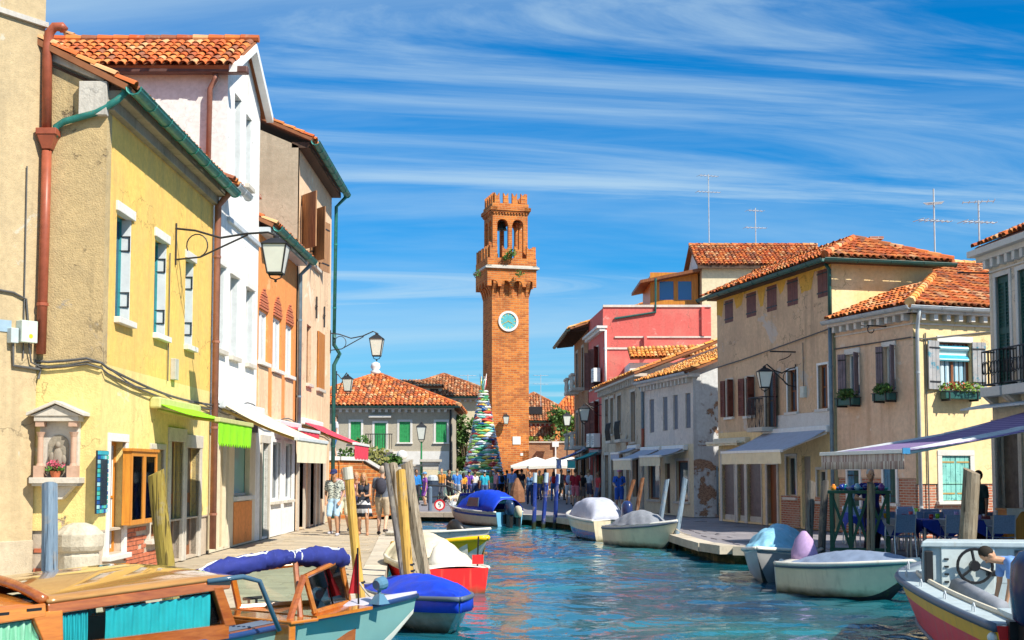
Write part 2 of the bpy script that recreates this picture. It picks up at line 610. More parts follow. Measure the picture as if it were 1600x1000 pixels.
# ------------------------------------------------------------------ roof of barrel tiles
def tile_mesh(name, mat, w=0.19, l=0.42, h=0.075, seg=5, th=0.014):
 mb = MB()
 vs = []
 for e, (y, k, lift) in enumerate(((0.0, 1.0, 0.03), (l, 0.82, 0.0))):
  for rr in (1.0, 0.84):
   for i in range(seg + 1):
    a = math.pi * i / seg
    vs.append((-math.cos(a) * w / 2 * k * rr, y, math.sin(a) * h * k * rr + lift))
 n = seg + 1
 fs = []
 for i in range(seg):
  fs.append((i, i + 1, 2 * n + i + 1, 2 * n + i))
  fs.append((n + i, 3 * n + i, 3 * n + i + 1, n + i + 1))
  fs.append((i, n + i, n + i + 1, i + 1))
 fs.append((0, 2 * n, 3 * n, n)); fs.append((seg, n + seg, 3 * n + seg, 2 * n + seg))
 mb.add(vs, fs)
 me = mb.mesh(name)
 me.materials.append(mat)
 return me, np.array(vs), fs
def inside(poly, a, s_):
 c = False
 n = len(poly)
 for i in range(n):
  x1, y1 = poly[i]; x2, y2 = poly[(i + 1) % n]
  if (y1 > s_) != (y2 > s_) and a < (x2 - x1) * (s_ - y1) / (y2 - y1) + x1:
   c = not c
 return c
_tiles = {}
def roof_plane(parent, A, B, up, poly, mat, base_mat, n_single=0, w=0.2, l=0.34, name='roof_tiles', under=None):
 """A->B eave line, up = unit vector up the slope, poly in (along eave, up slope) metres"""
 A, B, up = Vector(A), Vector(B), Vector(up).normalized()
 ex = (B - A).normalized()
 up = (up - ex * up.dot(ex)).normalized()
 nz = ex.cross(up)
 if nz.z < 0:
  nz = -nz
 key = (mat.name, w)
 if key not in _tiles:
  _tiles[key] = tile_mesh('roof_tile', mat, w * 0.98, l * 1.25, 0.085 * w / 0.2)
 me, vs, fs = _tiles[key]
 mb = MB()
 mb.prism([A + ex * a + up * s_ for a, s_ in poly], -nz * 0.09)
 slab = mb.build('roof', under or base_mat, parent)
 aa = [p[0] for p in poly]; ss = [p[1] for p in poly]
 cells = []
 nrow = int((max(ss) - min(ss)) / l) + 1
 ncol = int((max(aa) - min(aa)) / w) + 1
 for r in range(nrow):
  for c in range(ncol):
   a = min(aa) + (c + 0.5) * w
   s_ = min(ss) + r * l
   if inside(poly, a, s_ + l * 0.5):
    cells.append((a + rnd(-.012, .012), s_ - 0.04 + rnd(-.045, .035), rnd(-.085, .085), r))
 base = base_of(parent)
 sx = 1 if ex.cross(up).z > 0 else -1
 def mtx(a, s_, j):
  o = A + ex * a + up * s_ + nz * 0.012
  X = (ex * sx + up * j).normalized()
  Y = nz.cross(X)
  return Matrix(((X.x, Y.x, nz.x, o.x), (X.y, Y.y, nz.y, o.y), (X.z, Y.z, nz.z, o.z), (0, 0, 0, 1)))
 T = Matrix.Translation(-base)
 for a, s_, j, r in cells[:n_single]:
  inst('roof_tile', me, slab, T @ mtx(a, s_, j))
 rest = cells[n_single:]
 if rest:
  V, Fc = [], []
  h = np.c_[vs, np.ones(len(vs))]
  for i, (a, s_, j, r) in enumerate(rest):
   V.append(h @ np.array(mtx(a, s_, j)).T[:, :3])
   o = i * len(vs)
   Fc.extend([tuple(k + o for k in q) for q in fs])
  V = np.concatenate(V)
  m2 = bpy.data.meshes.new(name)
  m2.from_pydata((V - np.array(base)).tolist(), [], Fc)
  m2.materials.append(mat)
  o = bpy.data.objects.new(name, m2)
  o.parent = slab
  COL.objects.link(o)
  o['kind'] = 'stuff'
 return slab
def ridge(parent, P, Q, mat, r=0.11, step=0.38):
 """half round ridge tiles from P to Q"""
 P, Q = Vector(P), Vector(Q)
 n = max(1, int((Q - P).length / step))
 mb = MB()
 d = (Q - P) / n
 for i in range(n):
  a, b = P + d * i, P + d * (i + 1.12)
  mb.tube([a, b], [r * 1.05, r * 0.85], 8)
 return mb.build('ridge_tiles', mat, parent)
# ------------------------------------------------------------------ windows
def window(f, rc, parent, frame, pane, depth=0.18, surround=None, sw=0.12, sill=None, mull=1, bars=1, curtain=None,
     fw=0.06, lintel=None):
 """frame + panes set back in an opening; optional stone surround and sill. returns the window part"""
 u0, u1, z0, z1 = rc
 mb = MB()
 n0, n1 = -depth - 0.02, -depth + 0.05
 f.box(mb, u0, u0 + fw, z0, z1, n0, n1); f.box(mb, u1 - fw, u1, z0, z1, n0, n1)
 f.box(mb, u0 + fw, u1 - fw, z0, z0 + fw, n0, n1 - .004); f.box(mb, u0 + fw, u1 - fw, z1 - fw, z1, n0, n1 - .004)
 for i in range(mull):
  um = u0 + (u1 - u0) * (i + 1) / (mull + 1)
  f.box(mb, um - fw * .6, um + fw * .6, z0 + fw, z1 - fw, n0, n1 - .008)
 for i in range(bars):
  zm = z0 + (z1 - z0) * (i + 1) / (bars + 1)
  f.box(mb, u0 + fw, u1 - fw, zm - .018, zm + .018, n0, n1 - .014)
 w = mb.build('window', frame, parent)
 k = mull + 1
 for i in range(k):
  mb = MB()
  a = u0 + (u1 - u0) * i / k; b = u0 + (u1 - u0) * (i + 1) / k
  f.box(mb, a + .01, b - .01, z0 + .01, z1 - .01, n0 + .018, n0 + .03)
  mb.build('pane', pane, w)
 if curtain:
  mb = MB()
  mb.grid(lambda a, b: f.p(u0 + .03 + (u1 - u0 - .06) * a, z0 + .05 + (z1 - z0 - .1) * b, n0 + .035 + .008 * math.sin(a * 40)), 40, 1)
  mb.build('curtain', curtain, w, smooth=True)
 if surround:
  mb = MB()
  f.box(mb, u0 - sw, u0, z0 - .02, z1, -.05, .025); f.box(mb, u1, u1 + sw, z0 - .02, z1, -.05, .025)
  f.box(mb, u0 - sw, u1 + sw, z1, z1 + sw, -.05, .03)
  mb.build('surround', surround, w, bevel=.006)
 if lintel:
  mb = MB()
  f.box(mb, u0 - .06, u1 + .06, z1 - .02, z1 + .14, -.1, .04)
  mb.build('lintel', lintel, w, bevel=.008)
 if sill:
  mb = MB()
  f.box(mb, u0 - sw - .04, u1 + sw + .04, z0 - .1, z0 - .02 if surround else z0, -.12, .1)
  mb.build('sill', sill, w, bevel=.008)
 return w
def shutter(f, u0, u1, z0, z1, parent, mat, n=0.02, planks=3, angle=0.0, hinge='l', iron=None, louver=False, th=0.035, label=None):
 """one leaf of planks with two straps; angle swings it out about its hinge side"""
 W, H = u1 - u0, z1 - z0
 hu = u0 if hinge == 'l' else u1
 sgn = 1 if hinge == 'l' else -1
 ca, sa = math.cos(angle), math.sin(angle)
 def P(w, z, d):
  a = w * ca - d * sa
  b = w * sa + d * ca
  return f.p(hu + sgn * a, z, n + b)
 def bx(mb, w0, w1, za, zb, d0, d1):
  mb.hexa([P(w0, za, d1), P(w1, za, d1), P(w1, za, d0), P(w0, za, d0), P(w0, zb, d1), P(w1, zb, d1), P(w1, zb, d0), P(w0, zb, d0)])
 mb = MB()
 if louver:
  bx(mb, 0, W * .12, z0, z1, 0, th); bx(mb, W * .88, W, z0, z1, 0, th)
  for zz in (z0, z0 + H * .48, z1 - H * .06):
   bx(mb, W * .12, W * .88, zz, zz + H * .06, 0, th - .002)
  bx(mb, W * .12, W * .88, z0, z1, 0, th * .3)
 else:
  bx(mb, 0.002, W - 0.002, z0 + .004, z1 - .004, 0, th * .5)
 s = mb.build('shutter', mat, parent)
 if label:
  s['label'] = label
 if louver:
  k = max(6, int(H / .085))
  mb = MB()
  for i in range(k):
   za = z0 + H * .07 + (H * .86) * i / k
   mb.hexa([P(W * .12, za, th * .3), P(W * .88, za, th * .3), P(W * .88, za + .012, th * .3), P(W * .12, za + .012, th * .3),
      P(W * .12, za - .03, th * .9), P(W * .88, za - .03, th * .9), P(W * .88, za - .018, th * .9), P(W * .12, za - .018, th * .9)])
  mb.build('slats', mat, s)
 else:
  for i in range(planks):
   mb = MB()
   bx(mb, W * i / planks + .006, W * (i + 1) / planks - .006, z0, z1, th * .5, th + rnd(-.003, .003))
   mb.build('plank', mat, s)
 if iron:
  for zz in (z0 + H * .14, z1 - H * .16):
   mb = MB()
   bx(mb, -.02, W * .92, zz, zz + .04, th, th + .012)
   mb.build('hinge_strap', iron, s)
 return s
def pipe(parent, pts, r, mat, clips=True, name='downpipe', n=10):
 mb = MB()
 mb.tube(pts, r, n)
 o = mb.build(name, mat, parent, smooth=True)
 if clips:
  mb = MB()
  for a, b in zip(pts[:-1], pts[1:]):
   a, b = Vector(a), Vector(b)
   L = (b - a).length
   if L > 1.2:
    d = (b - a).normalized()
    k = int(L / 1.6)
    for i in range(k):
     q = a + (b - a) * (i + .6) / k
     mb.tube([q - d * .025, q + d * .025], r * 1.18, n)
  if mb.v:
   mb.build('pipe_clips', mat, o)
 return o
def half_gutter(parent, A, B, out, r, mat, name='gutter', drop=0.0):
 """half round gutter from A to B opening up"""
 A, B, out = Vector(A), Vector(B), Vector(out).normalized()
 mb = MB()
 seg = 8
 def ringp(P, rr):
  return [P + out * (math.cos(math.pi + math.pi * i / seg) * rr) + Vector((0, 0, math.sin(math.pi + math.pi * i / seg) * rr)) for i in range(seg + 1)]
 o = ringp(A, r) + ringp(B, r) + ringp(A, r * .9) + ringp(B, r * .9)
 n = seg + 1
 fs = []
 for i in range(seg):
  fs += [(i, i + 1, n + i + 1, n + i), (2 * n + i, 3 * n + i, 3 * n + i + 1, 2 * n + i + 1),
      (i, 2 * n + i, 2 * n + i + 1, i + 1), (n + i, n + i + 1, 3 * n + i + 1, 3 * n + i)]
 fs += [(0, n, 3 * n, 2 * n), (seg, 2 * n + seg, 3 * n + seg, n + seg)]
 mb.add(o, fs)
 mb.tube([A - out * r, B - out * r], .014, 6); mb.tube([A + out * r, B + out * r], .014, 6)
 d = B - A
 k = max(2, int(d.length / .9))
 for i in range(k + 1):
  q = A + d * (i / k)
  mb.tube([q + out * (math.cos(math.pi + math.pi * t / 6) * r * 1.06) + Vector((0, 0, math.sin(math.pi + math.pi * t / 6) * r * 1.06)) for t in range(7)], .012, 5)
 return mb.build(name, mat, parent)
# ------------------------------------------------------------------ palette
M_yel = plaster('yellow_plaster', (0.88, 0.56, 0.15), (0.66, 0.45, 0.18), None, 0.7, 0.6)
M_yelp = plaster('pale_yellow_plaster', (0.88, 0.68, 0.27), (0.66, 0.50, 0.22), (0.80, 0.68, 0.42), 0.6, 0.5, 0.5, 0.6, (0.55, 0.42, 0.30), 0.70)
M_tan = plaster('tan_plaster', (0.56, 0.42, 0.22), (0.30, 0.23, 0.14), (0.35, 0.31, 0.26), 0.7, 0.5, 0.8, 0.62, (0.44, 0.33, 0.21), 0.60)
M_cream = plaster('left_cream_plaster', (0.54, 0.42, 0.25), (0.36, 0.29, 0.19), (0.54, 0.49, 0.38), 0.7, 0.5, 0.45, 0.60, (0.46, 0.38, 0.28), 0.66)
M_white = plaster('white_plaster', (0.84, 0.83, 0.81), (0.60, 0.57, 0.51), None, 0.4, 0.5, 0.2)
M_whitec = plaster('clean_white_plaster', (0.82, 0.81, 0.80), (0.68, 0.66, 0.62), None, 0.15, 0.15, 0.12)
M_oran = plaster('orange_plaster', (0.80, 0.31, 0.10), (0.58, 0.24, 0.09), (0.80, 0.42, 0.19), 0.5, 0.5, 0.3, 0.62)
M_peach = plaster('peach_plaster', (0.82, 0.58, 0.38), (0.62, 0.40, 0.25), (0.80, 0.68, 0.52), 0.6, 0.6, 0.35, 0.60, (0.52, 0.32, 0.20), 0.66)
M_beige = plaster('beige_plaster', (0.50, 0.42, 0.31), (0.33, 0.27, 0.19), None, 0.6, 0.4, 0.4)
M_grey = plaster('grey_plaster', (0.46, 0.41, 0.32), (0.33, 0.29, 0.22), None, 0.5, 0.3, 0.3)
M_ltgrey = plaster('light_grey_plaster', (0.58, 0.55, 0.50), (0.33, 0.31, 0.30), None, 0.6, 0.7, 0.4)
M_brown = plaster('brown_plaster', (0.72, 0.51, 0.33), (0.48, 0.33, 0.23), (0.60, 0.52, 0.45), 0.8, 0.7, 0.55, 0.60, (0.52, 0.36, 0.24), 0.66)
M_ochre = plaster('ochre_plaster', (0.88, 0.70, 0.40), (0.84, 0.56, 0.20), (0.82, 0.74, 0.58), 0.6, 0.3, 0.35, 0.66)
M_ochre2 = plaster('ochre_band_plaster', (0.78, 0.46, 0.09), (0.60, 0.34, 0.09), None, 0.6, 0.4, 0.5)
M_pale = plaster('pale_pink_plaster', (0.84, 0.60, 0.42), (0.66, 0.40, 0.25), (0.80, 0.66, 0.54), 0.7, 0.6, 0.4, 0.6)
M_paley = plaster('buff_plaster', (0.86, 0.66, 0.36), (0.72, 0.50, 0.25), None, 0.7, 0.3, 0.3)
M_red = plaster('red_plaster', (0.72, 0.15, 0.13), (0.70, 0.30, 0.24), (0.78, 0.30, 0.26), 0.5, 0.5, 0.4, 0.62)
M_creamy = plaster('cream_plaster', (0.72, 0.62, 0.42), (0.55, 0.47, 0.33), None, 0.3, 0.2, 0.2)
M_rgrey = plaster('pale_grey_plaster', (0.74, 0.66, 0.58), (0.48, 0.43, 0.40), (0.62, 0.57, 0.52), 0.5, 0.5, 0.4)
M_old = plaster('old_plaster', (0.64, 0.52, 0.38), (0.34, 0.28, 0.22), (0.52, 0.47, 0.40), 0.8, 0.8, 0.6, 0.6, (0.40, 0.22, 0.14), 0.60)
M_blotch = plaster('shadow_blue_peeling_plaster', (0.62, 0.64, 0.66), (0.42, 0.40, 0.42), (0.40, 0.30, 0.26), 0.6, 0.6, 0.6, 0.6, (0.42, 0.26, 0.18), 0.58)  # peeling coat; bluish base puts the shadow on this end wall into its colour
M_stone = stone('istrian_stone', (0.66, 0.61, 0.53), (0.40, 0.36, 0.30))
M_marble = stone('white_stone', (0.78, 0.76, 0.72), (0.52, 0.49, 0.45), amt=0.4)
M_pavL = stone('quay_paving', (0.56, 0.47, 0.34), (0.30, 0.25, 0.19), 1.5, 0.8)
M_pavR = stone('shaded_grey_paving', (0.30, 0.28, 0.30), (0.19, 0.18, 0.20), 1.5, 0.7)  # grey trachyte, with the violet shade on the right quay mixed into its colour
M_kerb = stone('kerb_stone', (0.62, 0.55, 0.44), (0.36, 0.31, 0.25), 2.0, 0.8)
TILES = [(0.60, 0.15, 0.04), (0.68, 0.21, 0.05), (0.52, 0.11, 0.03), (0.64, 0.25, 0.08), (0.40, 0.10, 0.04), (0.68, 0.36, 0.17), (0.60, 0.17, 0.045), (0.30, 0.11, 0.06), (0.58, 0.14, 0.04)]
M_tile = tile_mat('roof_tile_clay', TILES)
M_tiled = tile_mat('dark_tile_clay', [(0.45, 0.14, 0.05), (0.52, 0.19, 0.07), (0.33, 0.10, 0.04), (0.40, 0.20, 0.10), (0.26, 0.10, 0.05), (0.55, 0.30, 0.16)], amt=0.6)
M_tileo = tile_mat('orange_tile_clay', [(0.80, 0.34, 0.07), (0.72, 0.27, 0.06), (0.78, 0.40, 0.12), (0.66, 0.22, 0.06), (0.80, 0.46, 0.20)], amt=0.25)
M_under = paint('tile_bed', (0.28, 0.11, 0.05), 0.9)
M_copper = paint('green_copper', (0.035, 0.22, 0.19), 0.45, 0.3, (0.16, 0.20, 0.13), 0.6, 0.3)
M_dkgreen = paint('dark_green_gutter', (0.02, 0.10, 0.09), 0.45, 0.2)
M_rust = paint('red_brown_pipe', (0.33, 0.085, 0.045), 0.42, 0.2, (0.40, 0.20, 0.12), 0.66)
M_brpipe = paint('brown_pipe', (0.30, 0.13, 0.09), 0.5, 0.2, (0.22, 0.16, 0.12), 0.62)
M_grpipe = paint('grey_pipe', (0.48, 0.52, 0.55), 0.45, 0.15, (0.3, 0.3, 0.3), 0.65)
M_blpipe = paint('blue_grey_pipe', (0.17, 0.25, 0.31), 0.5, 0.2)
M_iron = paint('black_iron', (0.025, 0.025, 0.028), 0.5, 0.3, (0.14, 0.06, 0.03), 0.68)
M_woodd = wood('dark_timber', (0.12, 0.07, 0.045), (0.05, 0.03, 0.02), 0.7)
M_dkbrown = paint('brown_shutter_paint', (0.17, 0.055, 0.04), 0.6, 0.25, (0.26, 0.15, 0.10), 0.66)
M_shadwood = paint('grey_violet_shutter_paint', (0.20, 0.16, 0.19), 0.6, 0.25, (0.33, 0.29, 0.29), 0.64)
M_orwood = wood('orange_shutter_wood', (0.62, 0.25, 0.045), (0.38, 0.13, 0.03), 0.5)
M_oldwood = wood('weathered_shutter_wood', (0.46, 0.24, 0.11), (0.22, 0.11, 0.06), 0.7)
M_grnsh = paint('green_shutter_paint', (0.03, 0.30, 0.09), 0.55, 0.25, (0.10, 0.38, 0.16), 0.62)
M_dkgsh = paint('dark_green_shutter_paint', (0.01, 0.07, 0.06), 0.5, 0.2)
M_teal = paint('teal_paint', (0.05, 0.30, 0.33), 0.5, 0.2)
M_tealw = paint('worn_teal_paint', (0.22, 0.55, 0.50), 0.6, 0.2, (0.07, 0.25, 0.26), 0.55, scale=4)
M_bluesh = paint('blue_shutter_paint', (0.06, 0.20, 0.33), 0.5, 0.25, (0.03, 0.07, 0.10), 0.58)
M_blgrsh = paint('grey_blue_stained_shutter_paint', (0.36, 0.36, 0.37), 0.6, 0.2, (0.06, 0.24, 0.34), 0.55, scale=3)
M_ltwood = paint('light_grey_shutter_paint', (0.62, 0.66, 0.68), 0.5, 0.1)
M_whitep = paint('white_paint', (0.80, 0.80, 0.78), 0.45, 0.06)
M_cream_p = paint('cream_paint', (0.66, 0.60, 0.46), 0.5, 0.08)
M_beigep = paint('beige_panel_paint', (0.52, 0.43, 0.28), 0.5, 0.1)
M_orangep = wood('orange_framing_wood', (0.72, 0.30, 0.04), (0.50, 0.18, 0.03), 0.4)
M_brdoor = wood('brown_door_wood', (0.30, 0.11, 0.04), (0.15, 0.05, 0.02), 0.5)
M_glass = glass_dark('window_glass')
M_glassb = glass_dark('blue_window_glass', (0.05, 0.10, 0.16))
M_tealgl = glass_dark('teal_poster_glass', (0.18, 0.46, 0.48), 0.15)
M_lampgl = paint('frosted_lamp_glass', (0.72, 0.74, 0.66), 0.3, 0.05)
M_curt = paint('white_curtain', (0.72, 0.74, 0.75), 0.8, 0.1)
M_curtb = stripes('striped_curtain', (0.55, 0.68, 0.75), (0.16, 0.42, 0.60), 0.22, 0, 0.6)
M_shop = paint('dark_brown_paint', (0.10, 0.085, 0.07), 0.6, 0.4)  # plain dark brown for doors and door panels
M_roll = paint('rolling_shutter_metal', (0.17, 0.12, 0.11), 0.45, 0.2, (0.25, 0.18, 0.15), 0.66)
M_cable = paint('cable_grey', (0.10, 0.10, 0.10), 0.6, 0.2)
M_brickt = brick_mat('tower_brick', (0.70, 0.22, 0.045), (0.40, 0.10, 0.03), (0.52, 0.30, 0.13), 0.46, 0.15, 0.02, (0.24, 0.085, 0.035), 0.85, (0.76, 0.33, 0.08))
M_brickw = brick_mat('old_wall_brick', (0.46, 0.20, 0.08), (0.34, 0.12, 0.06), (0.42, 0.32, 0.22), 0.26, 0.08, 0.014, (0.16, 0.10, 0.06), 0.5)
M_brickd = brick_mat('worn_red_brick', (0.50, 0.17, 0.09), (0.38, 0.12, 0.07), (0.52, 0.43, 0.34), 0.24, 0.07, 0.014, (0.50, 0.40, 0.32), 0.6)
M_mortar = plaster('lime_mortar', (0.55, 0.46, 0.36), (0.36, 0.29, 0.22))
M_brk = paint('red_brick', (0.50, 0.15, 0.075), 0.9, 0.3, (0.58, 0.36, 0.26), 0.62, scale=9)
def canal_wall_mat():
 k = NT('canal_wall')
 br = k.n('ShaderNodeTexBrick')
 br.inputs['Color1'].default_value = (0.30, 0.20, 0.12, 1)
 br.inputs['Color2'].default_value = (0.18, 0.13, 0.09, 1)
 br.inputs['Mortar'].default_value = (0.12, 0.10, 0.07, 1)
 br.inputs['Scale'].default_value = 1
 br.inputs['Brick Width'].default_value = 0.4
 br.inputs['Row Height'].default_value = 0.14
 br.inputs['Mortar Size'].default_value = 0.015
 k.l(k.coord('uv'), br.inputs['Vector'])
 sp = k.n('ShaderNodeSeparateXYZ')
 k.l(k.coord('world'), sp.inputs[0])
 nz = k.noise(2.5, detail=6, rough=0.7)
 zz = k.math('ADD', sp.outputs[2], k.math('MULTIPLY', k.math('SUBTRACT', nz, 0.5), 0.25))
 c = k.mix(k.rng(zz, -0.30, -0.12, 1, 0), br.outputs['Color'], (0.035, 0.055, 0.02))
 c = k.mix(k.math('MULTIPLY', k.rng(nz, 0.5, 0.7), 0.6), c, (0.34, 0.26, 0.12))
 k.bump(k.math('ADD', nz, k.math('MULTIPLY', br.outputs['Fac'], -0.5)), 0.8, 0.04)
 return k.fin(c, 0.8)
M_canal = canal_wall_mat()
def water_mat():
 k = NT('canal_water')
 n2 = k.noise(9.0, stretch=(1, 0.8, 1), detail=3, rough=0.5, dist=0.5)
 big = k.noise(0.16, detail=3, dist=0.5)
 bp = k.n('ShaderNodeBump')
 bp.inputs['Strength'].default_value = 0.8
 bp.inputs['Distance'].default_value = 0.008
 k.l(n2, bp.inputs['Height'])
 k.l(bp.outputs[0], k.b.inputs['Normal'])
 c = k.mix(k.rng(big, 0.38, 0.62), (0.002, 0.045, 0.105), (0.010, 0.165, 0.190))
 m = k.fin(c, 0.015, 0, 0.5)
 k.b.inputs['IOR'].default_value = 2.0
 return m
M_water = water_mat()
ZW = -0.40
# ------------------------------------------------------------------ ground, water, quays
mb = MB()
mb.add([(-1500, -300, -2.2), (1500, -300, -2.2), (1500, 2500, -2.2), (-1500, 2500, -2.2)], [(0, 1, 2, 3)])
tag(mb.build('ground', paint('mud', (0.10, 0.09, 0.06), 0.9)), kind='structure')
def water_sheet():
 xs = np.concatenate([np.arange(-16, -4.5, 0.3), np.arange(-4.5, 8.0, 0.055), np.arange(8.0, 12.01, 0.3)])
 ys = np.concatenate([np.arange(-4, 9.0, 0.3), np.arange(9.0, 30.0, 0.055), np.arange(30.0, 56.01, 0.09)])
 X, Y = np.meshgrid(xs, ys, indexing='ij')
 rs = np.random.RandomState(5)
 Z = np.zeros_like(X)
 wx = X + 0.35 * np.sin(0.9 * Y + 0.5 * X) + 0.2 * np.sin(1.7 * X - 0.8 * Y)
 wy = Y + 0.35 * np.sin(0.8 * X - 0.4 * Y + 1.0) + 0.2 * np.sin(1.9 * Y + 1.1 * X)
 gust = 0.65 + 0.35 * np.sin(0.33 * X + 0.21 * Y + 0.8 * np.sin(0.25 * Y)) * np.sin(0.41 * Y - 0.2 * X)
 for i in range(60):
  lam = 0.22 * (6.0 ** (i / 59.0))
  a = rs.normal(R(95), 0.8)
  k = 2 * math.pi / lam
  amp = 0.0042 * lam
  Z += amp * (gust if lam < 1.0 else 1.0) * np.sin(k * (wx * math.cos(a) + wy * math.sin(a)) + rs.uniform(0, 6.28))
 Z += ZW
 nx, ny = X.shape
 V = np.stack([X, Y, Z], -1).reshape(-1, 3)
 idx = np.arange(nx * ny).reshape(nx, ny)
 Fc = np.stack([idx[:-1, :-1], idx[1:, :-1], idx[1:, 1:], idx[:-1, 1:]], -1).reshape(-1, 4)
 me = bpy.data.meshes.new('water')
 me.vertices.add(len(V)); me.vertices.foreach_set('co', V.ravel())
 me.loops.add(Fc.size); me.loops.foreach_set('vertex_index', Fc.ravel().astype(np.int32))
 me.polygons.add(len(Fc)); me.polygons.foreach_set('loop_start', np.arange(0, Fc.size, 4, dtype=np.int32))
 me.polygons.foreach_set('use_smooth', np.ones(len(Fc), dtype=bool))
 me.update(calc_edges=True); me.validate()
 me.materials.append(M_water)
 o = bpy.data.objects.new('water', me)
 COL.objects.link(o)
 tag(o, kind='structure')
water_sheet()
LQ = [(-30, -20), (-13.0, 1.0), (-1.85, 17.0), (-1.99, 19.0), (-2.55, 26.5), (-3.14, 34.0), (-3.6, 46.5), (-60, 46.5), (-60, -20)]
RQ = [(-60, 54.0), (-5.0, 54.5), (-0.5, 53.2), (1.5, 49.5), (3.0, 43.5), (4.55, 37.2), (4.85, 31.0), (5.15, 29.8), (6.40, 29.4), (6.45, 25.6), (9.9, 24.9), (10.6, 10), (11.5, -20), (300, -20), (300, 400), (-300, 400), (-300, 54.0)]
def bank(name, poly, top_mat):
 mb = MB()
 n = len(poly)
 vs = [(x, y, -0.02) for x, y in poly] + [(x, y, -2.1) for x, y in poly]
 mb.add(vs, [(i, (i + 1) % n, n + (i + 1) % n, n + i) for i in range(n)])
 o = tag(mb.build(name, M_canal), kind='structure')
 mb = MB()
 mb.add([(x, y, -0.02) for x, y in poly], [tuple(range(n))])
 mb.build('pavement', top_mat, o)
 return o
q_left = bank('left_quay', LQ, M_pavL)
q_right = bank('right_quay', RQ, M_pavR)
KM = MB().box((0, 0, 0), (1, 1, 1))
kerb_me = KM.mesh('kerb_stone'); kerb_me.materials.append(M_kerb)
slab_me = {}
for nm, mt in (('l', M_pavL), ('r', M_pavR)):
 slab_me[nm] = MB().box((0, 0, 0), (1, 1, 1)).mesh('paving_stone')
 slab_me[nm].materials.append(mt)
def kerbs(q, pts, inner_left, ln=1.25, w=0.42, h=0.2):
 for a, b in zip(pts[:-1], pts[1:]):
  a, b = Vector((*a, 0)), Vector((*b, 0))
  d = (b - a); L = d.length; d.normalize()
  nrm = Vector((-d.y, d.x, 0)) * (1 if inner_left else -1)
  k = max(1, round(L / ln))
  for i in range(k):
   c = a + d * (L * (i + .5) / k) + nrm * (w / 2 - .05) + Vector((0, 0, 0.012 - h / 2 + rnd(-.008, .008)))
   X, Y = d * (L / k - .014), nrm * w
   M = Matrix(((X.x, Y.x, 0, c.x), (X.y, Y.y, 0, c.y), (0, 0, h, c.z), (0, 0, 0, 1)))
   inst('kerb_stone', kerb_me, q, M)
def paving(q, kind, poly, org, ang, sx, sy, lim):
 """rows of slabs, broken joints, kept inside poly"""
 ca, sa = math.cos(ang), math.sin(ang)
 u = Vector((ca, sa, 0)); v = Vector((-sa, ca, 0))
 loc = [((p[0] - org[0]) * ca + (p[1] - org[1]) * sa, -(p[0] - org[0]) * sa + (p[1] - org[1]) * ca) for p in poly]
 a0, a1 = min(p[0] for p in loc), max(p[0] for p in loc)
 b0, b1 = min(p[1] for p in loc), max(p[1] for p in loc)
 cnt = 0
 r = 0
 b = b0
 while b < b1 and cnt < lim:
  a = a0 - (r % 2) * sx * .5 - rnd(0, .2)
  while a < a1:
   w = sx * rnd(.75, 1.25)
   ca_, cb_ = a + w / 2, b + sy / 2
   if inside(loc, ca_, cb_) and inside(loc, a + .08, cb_) and inside(loc, a + w - .08, cb_):
    c = Vector((org[0], org[1], 0)) + u * ca_ + v * cb_
    X, Y = u * (w - .012), v * (sy - .012)
    inst('paving_stone', slab_me[kind], q, Matrix(((X.x, Y.x, 0, c.x), (X.y, Y.y, 0, c.y), (0, 0, .03, -.015 + rnd(-.003, .003)), (0, 0, 0, 1))))
    cnt += 1
   a += w
  b += sy
  r += 1
kerbs(q_left, LQ[1:7], True)
kerbs(q_right, RQ[1:12], False)
paving(q_left, 'l', [(-2.3, 16.9), (-2.35, 19), (-2.92, 26.5), (-3.5, 34), (-3.95, 46), (-6.3, 46), (-6.4, 19.5), (-4.4, 14.2)], (-6.4, 17), 0.0, 0.95, 0.46, 290)
paving(q_right, 'r', [(6.9, 26.0), (6.85, 29.8), (5.5, 30.3), (5.28, 31.2), (4.95, 37.2), (3.5, 43.5), (2.0, 49.5), (3.5, 56), (5.4, 54), (6.7, 48), (7.0, 45), (9.2, 36.8), (10.3, 33.2), (10.4, 25.4)], (5.3, 24), R(6), 1.05, 0.62, 290)
# ------------------------------------------------------------------ left row of houses
YA, YB = (-6.40, 19.9), (-6.42, 27.2)
WB, OB, BB = (-6.38, 31.9), (-6.30, 37.2), (-6.30, 44.2)
FY, FW, FO, FB = Fac(YA, YB), Fac(YB, WB), Fac(WB, OB), Fac(OB, BB)
FE = Fac((-7.42, 19.9), YA)                    # end wall of the yellow house, facing the camera
EH = 7.45
yh = thing('yellow_house', 'yellow plastered two storey house with green copper gutter and stone shrine', 'house', (YA[0], YA[1], 0))
w1 = FY.rect(181, 206, 334, 500); w2 = FY.rect(241, 261, 373, 524); w3 = FY.rect(289, 303, 405, 541)
g1 = FY.rect(170, 194, 690, 866); g2 = FY.rect(235, 254, 702, 845); g3 = FY.rect(265, 284, 690, 862); g4 = FY.rect(290, 310, 700, 866)
g1 = (g1[0], g1[1], 0.42, g1[3]); g2 = (g2[0], g2[1], 0.55, g2[3]); g3 = (g3[0], g3[1], 0.05, g3[3]); g4 = (g4[0], g4[1], 0.05, g4[3])
ZB = 3.42
mb = MB(); wall(mb, FY, 0, FY.L, ZB, EH, [w1, w2, w3], .24); mb.build('wall', M_yel, yh)
mb = MB(); wall(mb, FY, 0, FY.L, .82, ZB, [(o[0], o[1], max(o[2], .82), o[3]) for o in (g1, g2, g3, g4)], .24)
